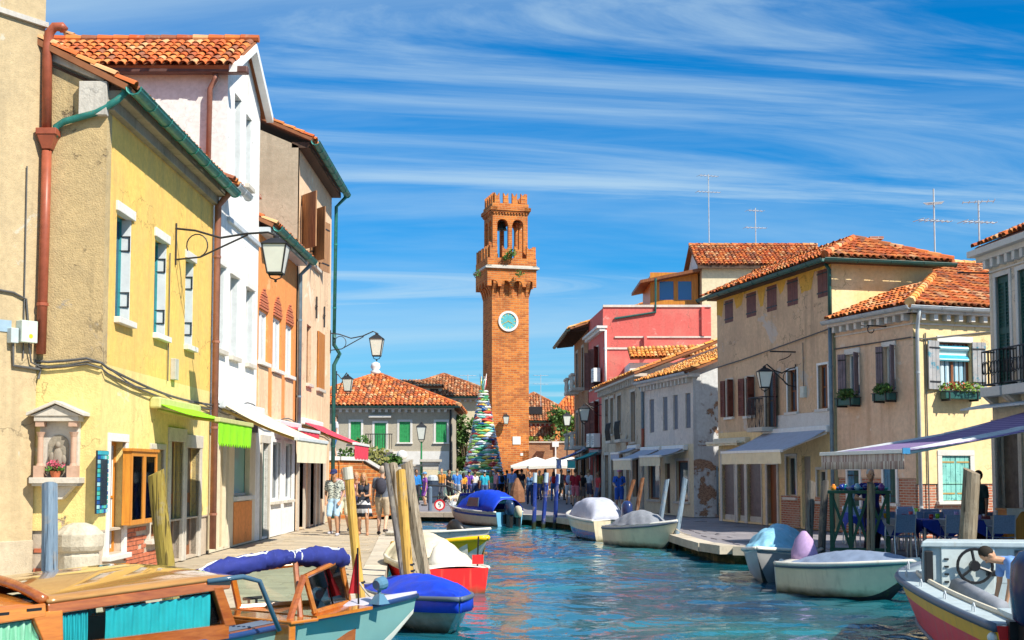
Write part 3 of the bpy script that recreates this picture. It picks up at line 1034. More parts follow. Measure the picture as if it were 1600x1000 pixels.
mb.add([FE.p(0, .82), FE.p(FE.L, .82), FE.p(FE.L, ZB), FE.p(0, ZB)], [(0, 1, 2, 3)]); mb.build('wall', M_yelp, yh)
mb = MB(); wall(mb, FY, 0, FY.L, 0, .82, [(o[0], o[1], max(o[2], .01), .82) for o in (g1, g2, g3, g4)], .24, -.035)
mb.add([FE.p(0, 0, -.035), FE.p(FE.L, 0, -.035), FE.p(FE.L, .82, -.035), FE.p(0, .82, -.035)], [(0, 1, 2, 3)])
FY.box(mb, 0, FY.L, .79, .822, -.2, -.002)
dado = mb.build('brick_base', M_mortar, yh)
# bare end wall with the gable rising away from the canal
gp = [FE.p(-3.5, ZB), FE.p(FE.L, ZB), FE.p(FE.L, EH), FE.p(FE.L - .15, EH + .35), FE.p(-3.5, EH + 2.3)]
mb = MB(); mb.prism(gp, (0, .25, 0)); mb.build('wall', M_tan, yh)
mb = MB()
mb.hexa([FE.p(-3.5, EH + 2.3, .03), FE.p(FE.L - .05, EH + .42, .03), FE.p(FE.L - .05, EH + .42, -.3), FE.p(-3.5, EH + 2.3, -.3),
   FE.p(-3.5, EH + 2.55, .03), FE.p(FE.L - .05, EH + .62, .03), FE.p(FE.L - .05, EH + .62, -.3), FE.p(-3.5, EH + 2.55, -.3)])
FE.box(mb, FE.L - .42, FE.L + .02, EH - .12, EH + .42, 0, .12)
mb.build('coping', M_ltgrey, yh, bevel=.01)
# cornice under the eave
mb = MB()
FY.box(mb, -.02, FY.L, EH - .02, EH + .16, -.2, .12); FY.box(mb, -.02, FY.L, EH + .16, EH + .3, -.2, .28)
mb.build('cornice', plaster('cornice_plaster', (0.36, 0.31, 0.24), None, None, 0.6, 0.6), yh, bevel=.01)
sl = R(27)
up = Vector((-math.cos(sl), 0, math.sin(sl)))
roof_plane(yh, FY.p(-.15, EH + .36, .36), FY.p(FY.L, EH + .36, .36), up, [(0, 0), (FY.L + .15, 0), (FY.L + .15, 4.4), (0, 4.4)], M_tile, M_under, 160)
half_gutter(yh, FY.p(-.18, EH + .30, .46), FY.p(FY.L, EH + .28, .46), FY.n, .115, M_copper)
BRK = MB().box((0, 0, 0), (.235, .03, .062)).mesh('brick'); BRK.materials.append(M_brk)
def bricks(f, parent, u0, u1, z0, z1, ops=(), n=-.028, bw=.25, bh=.076):
 base = base_of(parent)
 for r in range(int((z1 - z0) / bh)):
  k = int((u1 - u0) / bw) + 1
  for i in range(k):
   u = u0 + (i + .5 * (r % 2)) * bw + bw / 2
   z = z0 + (r + .5) * bh
   if u > u1 - .1 or u < u0 + .1 or any(o[0] - .06 < u < o[1] + .06 and z < o[3] and z > o[2] - .06 for o in ops) or rnd(0, 1) < .05:
    continue
   M = f.M(u, z, n + rnd(-.008, .006)) @ Matrix.Rotation(rnd(-.02, .02), 4, 'Y')
   inst('brick', BRK, parent, Matrix.Translation(-base) @ M)
bricks(FY, dado, .35, 5.2, .02, .80, [(g1[0] - .12, g1[1] + .12, .2, 1), (g2[0] - .1, g2[1] + .1, .4, 1), (g3[0] - .1, g3[1] + .1, 0, 1), (g4[0] - .1, g4[1] + .1, 0, 1)])
bricks(FE, dado, .02, .55, .02, .80)
for w in (w1, w2, w3):
 wn = window(FY, w, yh, M_teal, M_glassb, .22, sill=M_marble, sw=0, lintel=M_marble, mull=1, bars=0)
 shutter(FY, w[1] - .24, w[1] - .005, w[2] + .02, w[3] - .02, wn, M_ltwood, -.02, 1, R(-86), 'r', None, th=.03)
 mb = MB()
 for zz in (w[2] + .25, w[3] - .55):
  for dz in (0, .24):
   FY.box(mb, w[1] - .06, w[1] - .045, zz + dz, zz + dz + .018, -.2, -.02)
  FY.box(mb, w[1] - .06, w[1] - .045, zz, zz + .25, -.04, -.022)
 mb.build('hinges', M_iron, wn)
 # scalloped drip edge
wn = window(FY, g1, yh, M_orangep, M_glass, .2, surround=M_marble, sw=.13, sill=M_marble, mull=0, bars=1, curtain=M_curt)
wn = window(FY, g2, yh, M_brdoor, M_glass, .2, surround=M_stone, sw=.1, sill=M_stone, mull=0, bars=1)
for g, sd in ((g3, None), (g4, M_marble)):
 mb = MB()
 FY.box(mb, g[0], g[1], g[2], g[3], -.22, -.17)
 d = mb.build('door', M_brdoor, yh)
 mb = MB()
 for i in range(2):
  FY.box(mb, g[0] + .1, g[1] - .1, .25 + i * 1.05, 1.1 + i * 1.1, -.17, -.155)
 mb.build('door_panel', M_shop, d, bevel=.01)
 mb = MB()
 FY.box(mb, g[0] - .17, g[0], .0, g[3], -.15, .03); FY.box(mb, g[1], g[1] + .17, .0, g[3], -.15, .03)
 FY.box(mb, g[0] - .2, g[1] + .2, g[3], g[3] + .26, -.15, .04)
 mb.build('door_surround', M_stone, d, bevel=.01)
# half buried column at the corner
cb = at(136, 860, 19.6)
mb = MB()
mb.lathe([(.30, 0), (.31, .45), (.29, .5), (.34, .53), (.37, .60), (.37, .78), (.33, .82), (.30, .84), (.24, .90), (.10, .95)], (-6.63, 19.72, 0), 16)
FE.box(mb, .62, .80, 0, .5, 0, .3)
mb.build('corner_column', stone('rough_stone', (0.58, 0.53, 0.42), (0.34, 0.30, 0.23), 4, .85, .8, .8), yh, bevel=.01)
# copper pipe into the red brown downpipe on the end wall
P = lambda x, y, n=.1: at(x, y, 19.9 - n)
pipe(yh, [P(196, 128, .0), P(195, 145, .02), P(184, 156, .06), P(150, 176, .08), P(100, 190, .1), P(88, 198, .1), P(85, 214, .1)], .055, M_copper)
# cable runs and small wall fittings of the house
mb = MB()
pts = [FE.p(-.1, 3.46, .05)] + [FE.p(u, 3.46 - .03 * math.sin(u * 6), .05) for u in (.2, .5, .8)] + [FE.p(1.03, 3.42, .05)] + [FY.p(u, 3.36 - .28 * math.sin(u / FY.L * 3.1) * .4 - .06 * u * .5, .06) for u in np.linspace(.1, FY.L, 16)]
mb.tube(pts, .022, 6)
mb.tube([p + Vector((0.01, 0, -.09)) for p in pts], .014, 5)
mb.tube([p + Vector((0.01, 0, -.04 - .04 * math.sin(i))) for i, p in enumerate(pts)], .012, 5)
mb.build('wall_cables', M_cable, yh)
mb = MB()
u, z = FY.px(269, 545)
FY.box(mb, u - .1, u + .14, 3.45, 3.85, 0, .1)
mb.build('meter_box', M_ltgrey, yh, bevel=.01)
mb = MB(); u = FY.px(268, 450)[0]
mb.tube([FY.p(u - .25, 7.0 - 1.2, .03), FY.p(u - .25, 3.4, .03)], .012, 5)
mb.build('wall_cables', M_cable, yh)
rp = thing('downpipe', 'red brown metal downpipe with funnel box at corner of yellow house', 'downpipe', (P(64, 552).x, P(64, 552).y, P(64, 552).z))
pipe(rp, [P(100, 47), P(97, 42), P(85, 42), P(77, 52), P(74, 70), P(73, 205)], .075, M_rust, name='pipe')
mb = MB()
a = P(75, 222)
mb.hexa([a + Vector((-.07, -.07, -.12)), a + Vector((.07, -.07, -.12)), a + Vector((.07, .07, -.12)), a + Vector((-.07, .07, -.12)),
   a + Vector((-.14, -.12, .1)), a + Vector((.15, -.12, .1)), a + Vector((.15, .09, .1)), a + Vector((-.14, .09, .1))])
mb.box(a + Vector((0.005, -.015, .15)), (.32, .23, .1))
mb.build('funnel_box', M_rust, rp, bevel=.008)
pipe(rp, [P(73, 236), P(70, 360), P(64, 553)], .075, M_rust, name='pipe')
# ---- shrine on the end wall
sx0, sx1 = FE.px(60, 700)[0], FE.px(131, 700)[0]
sz0, sz1 = FE.px(95, 746)[1], FE.px(95, 633)[1]
sc_ = (sx0 + sx1) / 2
sw_ = sx1 - sx0
sh = thing('wall_shrine', 'small pedimented stone shrine with relief and pink flowers on yellow wall', 'shrine', FE.p(sc_, sz0))
mb = MB()
FE.box(mb, sc_ - .30, sc_ + .30, sz0, sz1 - .22, .0, .10)
FE.box(mb, sc_ - .34, sc_ + .34, sz1 - .26, sz1 - .18, 0, .26)
mb.build('backplate', M_stone, sh, bevel=.006)
mb = MB()
FE.box(mb, sc_ - .38, sc_ + .38, sz0 - .09, sz0, 0, .30); FE.box(mb, sc_ - .35, sc_ + .35, sz0 - .13, sz0 - .09, 0, .26)
mb.build('shelf', M_stone, sh, bevel=.008)
mb = MB()
mb.prism([FE.p(sc_ - .26, sz0 - .13, 0), FE.p(sc_ + .26, sz0 - .13, 0), FE.p(sc_ + .08, sz0 - .34, 0), FE.p(sc_ - .08, sz0 - .34, 0)], FE.n * .16)
mb.build('bracket', M_stone, sh, bevel=.01)
mb = MB()
mb.prism([FE.p(sc_ - .40, sz1 - .18), FE.p(sc_ + .40, sz1 - .18), FE.p(sc_, sz1 - .01)], FE.n * .28)
mb.prism([FE.p(sc_ - .44, sz1 - .18), FE.p(sc_, sz1 + .01), FE.p(sc_, sz1 + .06), FE.p(sc_ - .44, sz1 - .13)], FE.n * .33)
mb.prism([FE.p(sc_ + .44, sz1 - .18), FE.p(sc_, sz1 + .01), FE.p(sc_, sz1 + .06), FE.p(sc_ + .44, sz1 - .13)], FE.n * .33)
mb.build('pediment', M_stone, sh, bevel=.006)
for s in (-1, 1):
 c = FE.p(sc_ + s * .255, sz0, .18)
 mb = MB()
 mb.box(c + Vector((0, 0, .09)), (.15, .15, .18))
 mb.lathe([(.06, .18), (.045, .22), (.042, .62), (.055, .66), (.07, .70), (.05, .70)], c, 12)
 mb.box(c + Vector((0, 0, sz1 - sz0 - .30)), (.13, .13, .08))
 mb.build('column', stone('pink_stone', (0.66, 0.44, 0.32), (0.45, 0.28, 0.2)), sh)
mb = MB()
ar = [FE.p(sc_ - .16, sz0 + .02, .1), FE.p(sc_ + .16, sz0 + .02, .1)] + [FE.p(sc_ + .16 * math.cos(a), sz0 + .5 + .16 * math.sin(a), .1) for a in np.linspace(0, math.pi, 9)]
mb.prism(ar, FE.n * .012)
mb.build('niche_panel', paint('dark_fresco', (0.30, 0.26, 0.20), .7, .35, (0.16, 0.26, 0.20), .6, scale=14), sh)
mb = MB()
mb.ball(FE.p(sc_, sz0 + .50, .14), (.045, .04, .055)); mb.lathe([(.11, 0), (.09, .15), (.07, .28), (.03, .36)], FE.p(sc_, sz0 + .1, .14), 10, Matrix.Diagonal((1, .45, 1)))
mb.ball(FE.p(sc_ - .09, sz0 + .3, .14), (.05, .03, .09)); mb.ball(FE.p(sc_ + .09, sz0 + .27, .14), (.045, .03, .08))
mb.build('relief', stone('dark_relief_stone', (.36, .31, .25), (.2, .17, .13)), sh, smooth=True)
LEAFM = paint('leaf_green', (0.07, 0.18, 0.03), .6, .4, (0.16, 0.26, 0.05), .58, scale=30)
PINK = paint('pink_petals', (0.70, 0.12, 0.20), .6, .3, (0.8, 0.5, 0.55), .6, scale=40)
fp = thing('flower_pot', 'terracotta pot of pink flowers standing on the shrine shelf', 'flower pot', FE.p(sc_, sz0, .22))
def leaves(mb, c, rad, n, size, flat=1.0):
 """loose leaf sized quads spread through a volume"""
 c = Vector(c)
 for _ in range(n):
  while True:
   d = Vector((rnd(-1, 1), rnd(-1, 1), rnd(-1, 1)))
   if 0.15 < d.length < 1:
    break
  q = c + Vector((d.x * rad[0], d.y * rad[1], d.z * rad[2]))
  s = size * rnd(.6, 1.3)
  a = Vector((rnd(-1, 1), rnd(-1, 1), rnd(-.7, .7))).normalized()
  b = a.orthogonal().normalized()
  b = (b * math.cos(1) + a.cross(b) * rnd(-1, 1)).normalized()
  mb.add([q - a * s, q + b * s * .45, q + a * s, q - b * s * .45 + Vector((0, 0, s * .15))], [(0, 1, 2, 3)])
 return mb
fc = FE.p(sc_, sz0, .22)
MB().lathe([(.06, 0), (.085, .1), (.075, .1)], fc, 12).build('pot', paint('terracotta', (0.5, 0.14, 0.06), .8), fp)
leaves(MB(), fc + Vector((0, 0, .12)), (.16, .09, .05), 60, .04).build('leaves', LEAFM, fp)
leaves(MB(), fc + Vector((0, 0, .2)), (.14, .08, .08), 90, .028).build('flowers', PINK, fp)
# ---- hanging things of the glass shop
u0, u1, z0, z1 = FY.rect(154, 170, 704, 802, .05)
mr = thing('mosaic_mirror', 'narrow mirror framed in blue mosaic hanging beside first shop window', 'mirror', FY.p((u0 + u1) / 2, z0, .05))
mb = MB(); FY.box(mb, u0 + .1, u1 - .1, z0 + .14, z1 - .14, .03, .06); mb.build('glass', M_glass, mr)
cols = [paint('mosaic_%d' % i, c, .25, .2) for i, c in enumerate([(0.02, 0.30, 0.45), (0.02, 0.10, 0.35), (0.10, 0.50, 0.35), (0.35, 0.65, 0.70), (0.05, 0.42, 0.52)])]
fb = MB(); FY.box(fb, u0, u1, z0, z1, .0, .028); fbk = fb.build('frame', M_iron, mr)
for k, cm in enumerate(cols):
 mb = MB()
 for i in range(5):
  for j in range(14):
   ii, jj = u0 + (u1 - u0) * i / 5, z0 + (z1 - z0) * j / 14
   if (1 <= i <= 3) and (2 <= j <= 11):
    continue
   if (i * 7 + j * 3 + i * j) % 5 == k:
    FY.box(mb, ii + .006, ii + (u1 - u0) / 5 - .006, jj + .006, jj + (z1 - z0) / 14 - .006, .028, .045)
 mb.build('mosaic_tiles', cm, fbk)
u0, u1, z0, z1 = FY.rect(206, 246, 706, 818, .18)
cbn = thing('display_cabinet', 'orange wooden glazed wall cabinet filled with coloured glass pieces', 'cabinet', FY.p((u0 + u1) / 2, z0, .02))
mb = MB()
t = .05
FY.box(mb, u0, u1, z0, z0 + t, .02, .15); FY.box(mb, u0 - .03, u1 + .03, z1, z1 + .05, .02, .2)
FY.box(mb, u0, u0 + t, z0 + t, z1, .02, .15); FY.box(mb, u1 - t, u1, z0 + t, z1, .02, .15)
mb.build('case', M_orangep, cbn, bevel=.005)
mb = MB(); FY.box(mb, u0 + t, u1 - t, z0 + t, z1, .02, .03); mb.build('back', M_ltwood, cbn)
um = (u0 + u1) / 2
for a, b in ((u0, um), (um, u1)):
 mb = MB()
 FY.box(mb, a, a + .07, z0, z1, .151, .175); FY.box(mb, b - .07, b, z0, z1, .151, .175)
 FY.box(mb, a + .07, b - .07, z0, z0 + .08, .151, .173); FY.box(mb, a + .07, b - .07, z1 - .08, z1, .151, .173)
 dr = mb.build('door', M_orangep, cbn, bevel=.004)
 mb = MB(); FY.box(mb, a + .06, b - .06, z0 + .06, z1 - .06, .156, .162); mb.build('pane', clear_glass('cabinet_glass', (.95, .97, .97), 0.0, 1.12), dr)
for i in range(1, 4):
 mb = MB(); zz = z0 + (z1 - z0) * i / 4; FY.box(mb, u0 + t, u1 - t, zz - .01, zz + .01, .03, .145); mb.build('shelf', M_orangep, cbn)
GLC = [paint('glass_piece_%d' % i, c, .12, .1, spec=.7) for i, c in enumerate([(0.02, 0.15, 0.5), (0.6, 0.06, 0.05), (0.05, 0.4, 0.12), (0.75, 0.75, 0.72), (0.75, 0.45, 0.04), (0.02, 0.45, 0.5), (0.4, 0.05, 0.3)])]
nm = ['blue', 'red', 'green', 'white', 'amber', 'turquoise', 'purple']
for i in range(4):
 for j in range(5):
  k = (i * 3 + j * 2) % 7
  c = FY.p(u0 + .14 + (u1 - u0 - .28) * j / 4, z0 + (z1 - z0) * i / 4 + (.05 if i == 0 else .012), .09)
  hgt = rnd(.12, .24)
  mb = MB()
  mb.lathe([(.035, 0), (.015, .03), (.04, hgt * .5), (.05, hgt * .8), (.03, hgt)] if (i + j) % 2 else [(.04, 0), (.05, hgt * .4), (.025, hgt * .7), (.035, hgt)], c, 10)
  o = mb.build('glass_vase', GLC[k], None, smooth=True)
  tag(o, '%s glass vase, %s on the %s shelf of the orange cabinet' % (nm[k], ['nearest', 'second', 'middle', 'fourth', 'farthest'][j], ['bottom', 'second', 'third', 'top'][i]), 'vase', 'glass pieces in the cabinet')
# ---- tall plaster house at the left edge
L0A, L0B = (-14.2, 10.2), (-7.40, 19.86)
FL = Fac(L0A, L0B)
ph = thing('plaster_house', 'tall cream plaster house cut by the photo edge, beside yellow house', 'house', (L0B[0], L0B[1], 0))
mb = MB()
mb.add([FL.p(0, 0), FL.p(FL.L, 0), FL.p(FL.L, 8.75), FL.p(0, 8.75)], [(0, 1, 2, 3)])
mb.build('wall', M_cream, ph)
mb = MB()
FL.box(mb, 0, FL.L + .02, 8.75, 8.83, -.3, .06)
mb.build('string_course', M_ltgrey, ph)
mb = MB()
FL.box(mb, 0, FL.L, 8.83, 12.0, -6, 0.0); FL.box(mb, 0, FL.L - .01, 0.0, 8.74, -6, -.01)
mb.build('wall', M_cream, ph)
q0 = FL.p(-.2, 12.0, .3)
roof_plane(ph, q0, FL.p(FL.L + .2, 12.0, .3), -FL.n + Vector((0, 0, .45)), [(0, 0), (FL.L + .4, 0), (FL.L + .4, 3.6), (0, 3.6)], M_tile, M_under)
mb = MB()
FL.box(mb, 0, FL.L, 0, .68, -.1, .03)
mb.build('plinth', plaster('plinth_plaster', (0.52, 0.44, 0.32), (0.36, 0.31, 0.24), (0.58, 0.54, 0.46), .8, .5, .6), ph, bevel=.01)
u, z = FL.px(36, 520)
mb = MB()
FL.box(mb, u - .13, u + .15, z - .16, z + .18, 0, .16)
bx_ = mb.build('electric_box', paint('pale_green_box', (0.55, 0.62, 0.55), .5), ph, bevel=.01)
mb = MB(); FL.box(mb, u - .28, u - .15, z - .18, z + .05, 0, .12); mb.build('electric_box', paint('grey_blue_box', (0.48, 0.56, 0.58), .5), ph, bevel=.01)
mb = MB(); mb.prism([FL.p(u + .03 + .035 * math.cos(a), z - .06 + .035 * math.sin(a), .161) for a in np.linspace(0, 6.28, 13)[:-1]], FL.n * .003)
mb.build('yellow_mark', paint('yellow_mark', (0.8, 0.5, 0.02), .5), bx_)
mb = MB()
mb.tube([FL.p(u - 2.5, z + .72, .03), FL.p(u - .2, z + .60, .03), FL.p(u + .02, z + .52, .03), FL.p(u + .06, z + .18, .03)], .018, 6)
mb.tube([FL.p(u - .2, z - .18, .05), FL.p(u - .18, z - .52, .04), FL.p(u + .3, z - .55, .04), FL.p(FL.L, z - .70, .05)], .022, 6)
mb.tube([FL.p(u + .05, z - .16, .08), FL.p(u + .12, z - .45, .05), FL.p(FL.L, z - .5, .05)], .014, 6)
mb.tube([FL.p(FL.L - .28, z + 2.6, .03), FL.p(FL.L - .26, z - .4, .03)], .012, 5)
mb.build('wall_cables', M_cable, ph)
u, z = FL.px(6, 509)
mb = MB(); FL.box(mb, u - .3, u + .12, z - .09, z + .09, 0, .015); pl = mb.build('number_plate', paint('blue_plate', (0.30, 0.42, 0.52), .4), ph)
# ---- white house
EW = 7.9
UA = 1.15                                   # upper block starts here along the front
wh = thing('white_house', 'tall white plastered house with gable front and brown gutter', 'house', (YB[0], YB[1], 0))
ops = [FW.rect(337, 351, 412, 547), FW.rect(359, 372, 430, 558), FW.rect(384, 396, 450, 569)]
opu = [FW.rect(366, 377, 150, 288), FW.rect(384, 393, 182, 292)]
gsh = FW.rect(325, 357, 690, 840); gsh = (gsh[0] + .05, gsh[1], .06, 2.55)
gwin = FW.rect(366, 392, 700, 786); gwin = (gwin[0], gwin[1], 1.15, 2.6)
mb = MB()
wall(mb, FW, 0, FW.L, 2.9, EW, ops, .22)
wall(mb, FW, UA, FW.L, EW, 10.9, opu, .22)
pk = (UA + FW.L) / 2
mb.prism([FW.p(UA, 10.9), FW.p(FW.L, 10.9), FW.p(pk, 11.95)], -FW.n * .2)
mb.build('wall', M_white, wh)
FS = Fac(FW.p(UA, 0, -7).xy, FW.p(UA, 0, 0).xy)
mb = MB()
mb.add([FS.p(0, EW - 1.5), FS.p(FS.L, EW - 1.5), FS.p(FS.L, 10.9), FS.p(0, 10.9)], [(0, 1, 2, 3)])
FW.box(mb, UA + .02, FW.L, 0, 10.85, -7, -.28)
mb.build('wall', M_whitec, wh)
mb = MB(); wall(mb, FW, 0, FW.L, 0, 2.9, [gsh, gwin], .2); mb.build('wall', M_cream_p, wh)
for w in ops:
 wn = window(FW, w, wh, M_whitep, M_glass, .2, sill=M_stone, sw=0, lintel=M_marble, bars=0)
 shutter(FW, w[1] - .3, w[1] - .005, w[2] + .02, w[3] - .02, wn, M_ltwood, -.02, 1, R(-86), 'r', None, th=.03)
for w in opu:
 wn = window(FW, w, wh, M_whitep, M_glass, .2, sill=M_stone, sw=0, bars=0)
 shutter(FW, w[1] - .28, w[1] - .005, w[2] + .02, w[3] - .02, wn, M_ltwood, -.02, 1, R(-86), 'r', None, th=.03)
# roof of the upper block: slopes fall to either side of the gable
sl = math.atan2(1.05, (FW.L - UA) / 2)
ru = FW.u * math.cos(sl) + Vector((0, 0, math.sin(sl)))
half = (FW.L - UA) / 2 / math.cos(sl) + .38
a0 = FW.p(UA - .35, 10.9 + .02 - .15, -7); b0 = FW.p(UA - .35, 10.9 + .02 - .15, .25)
roof_plane(wh, a0, b0, ru, [(0, 0), (7.25, 0), (7.25, half), (0, half)], M_tile, M_under, 260)
a1 = FW.p(FW.L + .3, 10.9 - .13, .25); b1 = FW.p(FW.L + .3, 10.9 - .13, -7)
roof_plane(wh, a1, b1, -FW.u * math.cos(sl) + Vector((0, 0, math.sin(sl))), [(0, 0), (7.25, 0), (7.25, half), (0, half)], M_tile, M_under)
ridge(wh, FW.p(pk, 12.1, -7), FW.p(pk, 12.1, .27), M_tile)
mb = MB()
mb.box(FS.p(FS.L - 3, 10.7, .22), (7.0, .22, .16))
mb.build('gutter', paint('dark_brown_gutter', (0.12, 0.06, 0.05), .5, .2), wh, bevel=.03)
mb = MB()
for s, uu in ((1, UA - .35), (-1, FW.L + .3)):
 mb.hexa([FW.p(uu, 10.62, .27), FW.p(pk, 11.78, .27), FW.p(pk, 11.78, .1), FW.p(uu, 10.62, .1), FW.p(uu, 10.80, .27), FW.p(pk, 11.98, .27), FW.p(pk, 11.98, .1), FW.p(uu, 10.80, .1)])
mb.build('bargeboard', M_whitep, wh)
g0 = FS.p(FS.L - .18, 0, .12)
gx = FS.px(335, 150, .12)[0]
pipe(wh, [FS.p(gx + .05, 10.62, .2), FS.p(gx + .03, 10.5, .2), FS.p(gx - .1, 10.3, .13), FS.p(gx - .12, 7.4, .13)], .06, M_brpipe)
# small lower roof between the blocks
roof_plane(wh, FW.p(-.02, EW + .1, .35), FW.p(UA, EW + .1, .35), Vector((-.9, 0, .42)), [(0, 0), (UA, 0), (UA, 3), (0, 3)], M_tile, M_under)
half_gutter(wh, FW.p(0.05, EW + .02, .46), FW.p(UA + .2, EW + .02, .46), FW.n, .1, M_grpipe)
mb = MB()
FW.box(mb, UA + .1, FW.L, EW - .55, EW - .45, 0, .07)
mb.build('string_course', M_grpipe, wh)
pipe(wh, [FW.p(-.05, EW - .02, .4), FW.p(-.05, EW - .2, .35), FW.p(-.08, EW - .5, .12), FW.p(-.08, .1, .12)], .07, M_brpipe)
pipe(wh, [FW.p(.25, 4.9, .06), FW.p(.25, .3, .06)], .03, M_blpipe, clips=False)
# ground floor: tall beige boards, shop window, counter panel
mb = MB()
k = 5
for i in range(k):
 mb = MB()
 a, b = gsh[0] + (gsh[1] - gsh[0]) * i / k, gsh[0] + (gsh[1] - gsh[0]) * (i + 1) / k
 FW.box(mb, a + .01, b - .05, gsh[2], gsh[3], -.12, -.04)
 mb.build('door_board', M_beigep, wh, bevel=.008)
 mb = MB(); FW.box(mb, b - .05, b + .01, gsh[2], gsh[3], -.12, .03 if i % 2 else -.02); mb.build('door_post', M_cream_p, wh)
window(FW, gwin, wh, M_ltwood, M_tealgl, .12, mull=0, bars=0, sill=M_ltwood, sw=0.02)
mb = MB(); FW.box(mb, gwin[0] - .05, gwin[1] + .05, 0.05, 1.02, 0, .03); mb.build('counter_panel', M_oran, wh, bevel=.01)
mb = MB(); FW.box(mb, gwin[0], FW.L - .1, 2.68, 2.95, 0, .07); mb.build('signboard', M_iron, wh)
mb = MB(); FW.box(mb, FW.L - .75, FW.L - .1, .05, 2.5, -.1, .02); mb.build('door', M_cream_p, wh)
# ---- orange house with three arched windows
EO = 7.75
oh = thing('orange_house', 'orange plastered house with three narrow arched brick headed windows', 'house', (WB[0], WB[1], 0))
ow = [FO.rect(404, 418, 486, 566), FO.rect(426, 439, 497, 578), FO.rect(446, 457, 508, 587)]
gw = FO.rect(452, 460, 706, 796); gw = (FO.L - 1.5, FO.L - .5, .95, 2.5)
gd = (.7, 1.5, .05, 2.45); gw2 = (2.0, 3.1, .95, 2.5)
mb = MB(); wall(mb, FO, 0, FO.L, 2.9, EO, ow, .2); mb.build('wall', M_oran, oh)
mb = MB(); wall(mb, FO, 0, FO.L, 0, 2.9, [gd, gw2, gw], .2); mb.build('wall', M_white, oh)
mb = MB(); FO.box(mb, .02, FO.L - .02, 0, EO - .02, -7, -.26); mb.build('wall', M_oran, oh)
for i, w in enumerate(ow):
 wn = window(FO, w, oh, M_whitep, M_glassb, .10, sill=M_marble, sw=.06, bars=0, curtain=M_ltwood)
 cu, hw = (w[0] + w[1]) / 2, (w[1] - w[0]) / 2
 zt = FO.px((404, 426, 446)[i] + 8, (450, 463, 476)[i])[1]
 mb = MB()
 m = 8
 zs_ = np.linspace(w[3] + .02, zt, m + 1)
 for j in range(m):
  ka, kb = (1 - (j / m) ** 2.4), (1 - ((j + 1) / m) ** 2.4)
  mb.prism([FO.p(cu - hw * ka, zs_[j] + .01), FO.p(cu + hw * ka, zs_[j] + .01), FO.p(cu + hw * kb, zs_[j + 1] - .01), FO.p(cu - hw * kb, zs_[j + 1] - .01)], FO.n * (.03 + .012 * (j % 2)))
 mb.build('arch_bricks', M_brk, wn)
 mb = MB(); FO.box(mb, w[0] - .05, w[1] + .05, w[2] - 1.6, w[2] - .12, 0, .02); mb.build('panel', M_peach, oh)
roof_plane(oh, FO.p(-.02, EO + .2, .38), FO.p(FO.L, EO + .2, .38), Vector((-.9, 0, .42)), [(0, 0), (FO.L, 0), (FO.L, 3.6), (0, 3.6)], M_tile, M_under)
half_gutter(oh, FO.p(0, EO + .12, .48), FO.p(FO.L, EO + .12, .48), FO.n, .11, M_copper)
mb = MB(); FO.box(mb, 0, FO.L, EO - .02, EO + .12, -.2, .3); mb.build('cornice', M_grpipe, oh)
pipe(oh, [FO.p(FO.L - .1, EO, .42), FO.p(FO.L - .1, EO - .3, .12), FO.p(FO.L - .1, 3.0, .12)], .06, M_blpipe)
mb = MB(); mb.box(FO.p(FO.L - 1.5, EO + 1.25, -1.1), (.45, .45, .9)); mb.box(FO.p(FO.L - 1.5, EO + 1.75, -1.1), (.6, .6, .1)); mb.build('chimney', M_brickd, oh)
for w in (gw, gw2):
 window(FO, w, oh, M_ltwood, M_glass, .12, mull=0, bars=0, surround=M_whitep, sw=.08, sill=M_stone)
mb = MB(); FO.box(mb, *gd, -.15, -.1); d = mb.build('door', M_dkgsh, oh)
mb = MB(); FO.box(mb, gd[0] - .15, gd[0], 0, gd[3], -.1, .04); FO.box(mb, gd[1], gd[1] + .15, 0, gd[3], -.1, .04); FO.box(mb, gd[0] - .18, gd[1] + .18, gd[3], gd[3] + .2, -.1, .05); mb.build('door_surround', M_stone, d)
# ---- tall beige / peach house
EB = 11.3
bh_ = thing('peach_house', 'tall peach plastered house with bare tan end wall and wooden shutters', 'house', (OB[0], OB[1], 0))
bo = [FB.rect(470, 484, 313, 398), FB.rect(486, 498, 335, 416), FB.rect(479, 486, 508, 600), FB.rect(495, 505, 520, 608)]
gp1 = [(.5, 1.5, .05, 2.4), (2.6, 3.6, .05, 2.4), (4.6, 5.6, .8, 2.4)]
mb = MB(); wall(mb, FB, 0, FB.L, 0, EB, bo + gp1, .2); mb.build('wall', M_peach, bh_)
FBE = Fac((FB.A.x - 7, FB.A.y), FB.A.xy)
mb = MB(); mb.prism([FBE.p(0, 0), FBE.p(FBE.L, 0), FBE.p(FBE.L, EB), FBE.p(0, EB + 3.0)], (0, .2, 0)); mb.build('wall', M_beige, bh_)
mb = MB(); FB.box(mb, .3, FB.L, 0, EB - .05, -7, -.26); mb.build('wall', M_beige, bh_)
slp = Vector((-7, 0, 3.0)).normalized()
roof_plane(bh_, FB.p(-.12, EB + .22, .42), FB.p(FB.L + .1, EB + .22, .42), slp, [(0, 0), (FB.L + .22, 0), (FB.L + .22, 8), (0, 8)], M_tile, M_under)
half_gutter(bh_, FB.p(-.15, EB + .12, .52), FB.p(FB.L + .12, EB + .1, .52), FB.n, .12, M_copper)
mb = MB(); FB.box(mb, 0, FB.L, EB - .05, EB + .12, -.2, .32); mb.build('cornice', M_woodd, bh_)
pipe(bh_, [FB.p(FB.L + .02, EB, .5), FB.p(FB.L + .06, EB - .35, .15), FB.p(FB.L + .06, 6.5, .12)], .06, M_copper)
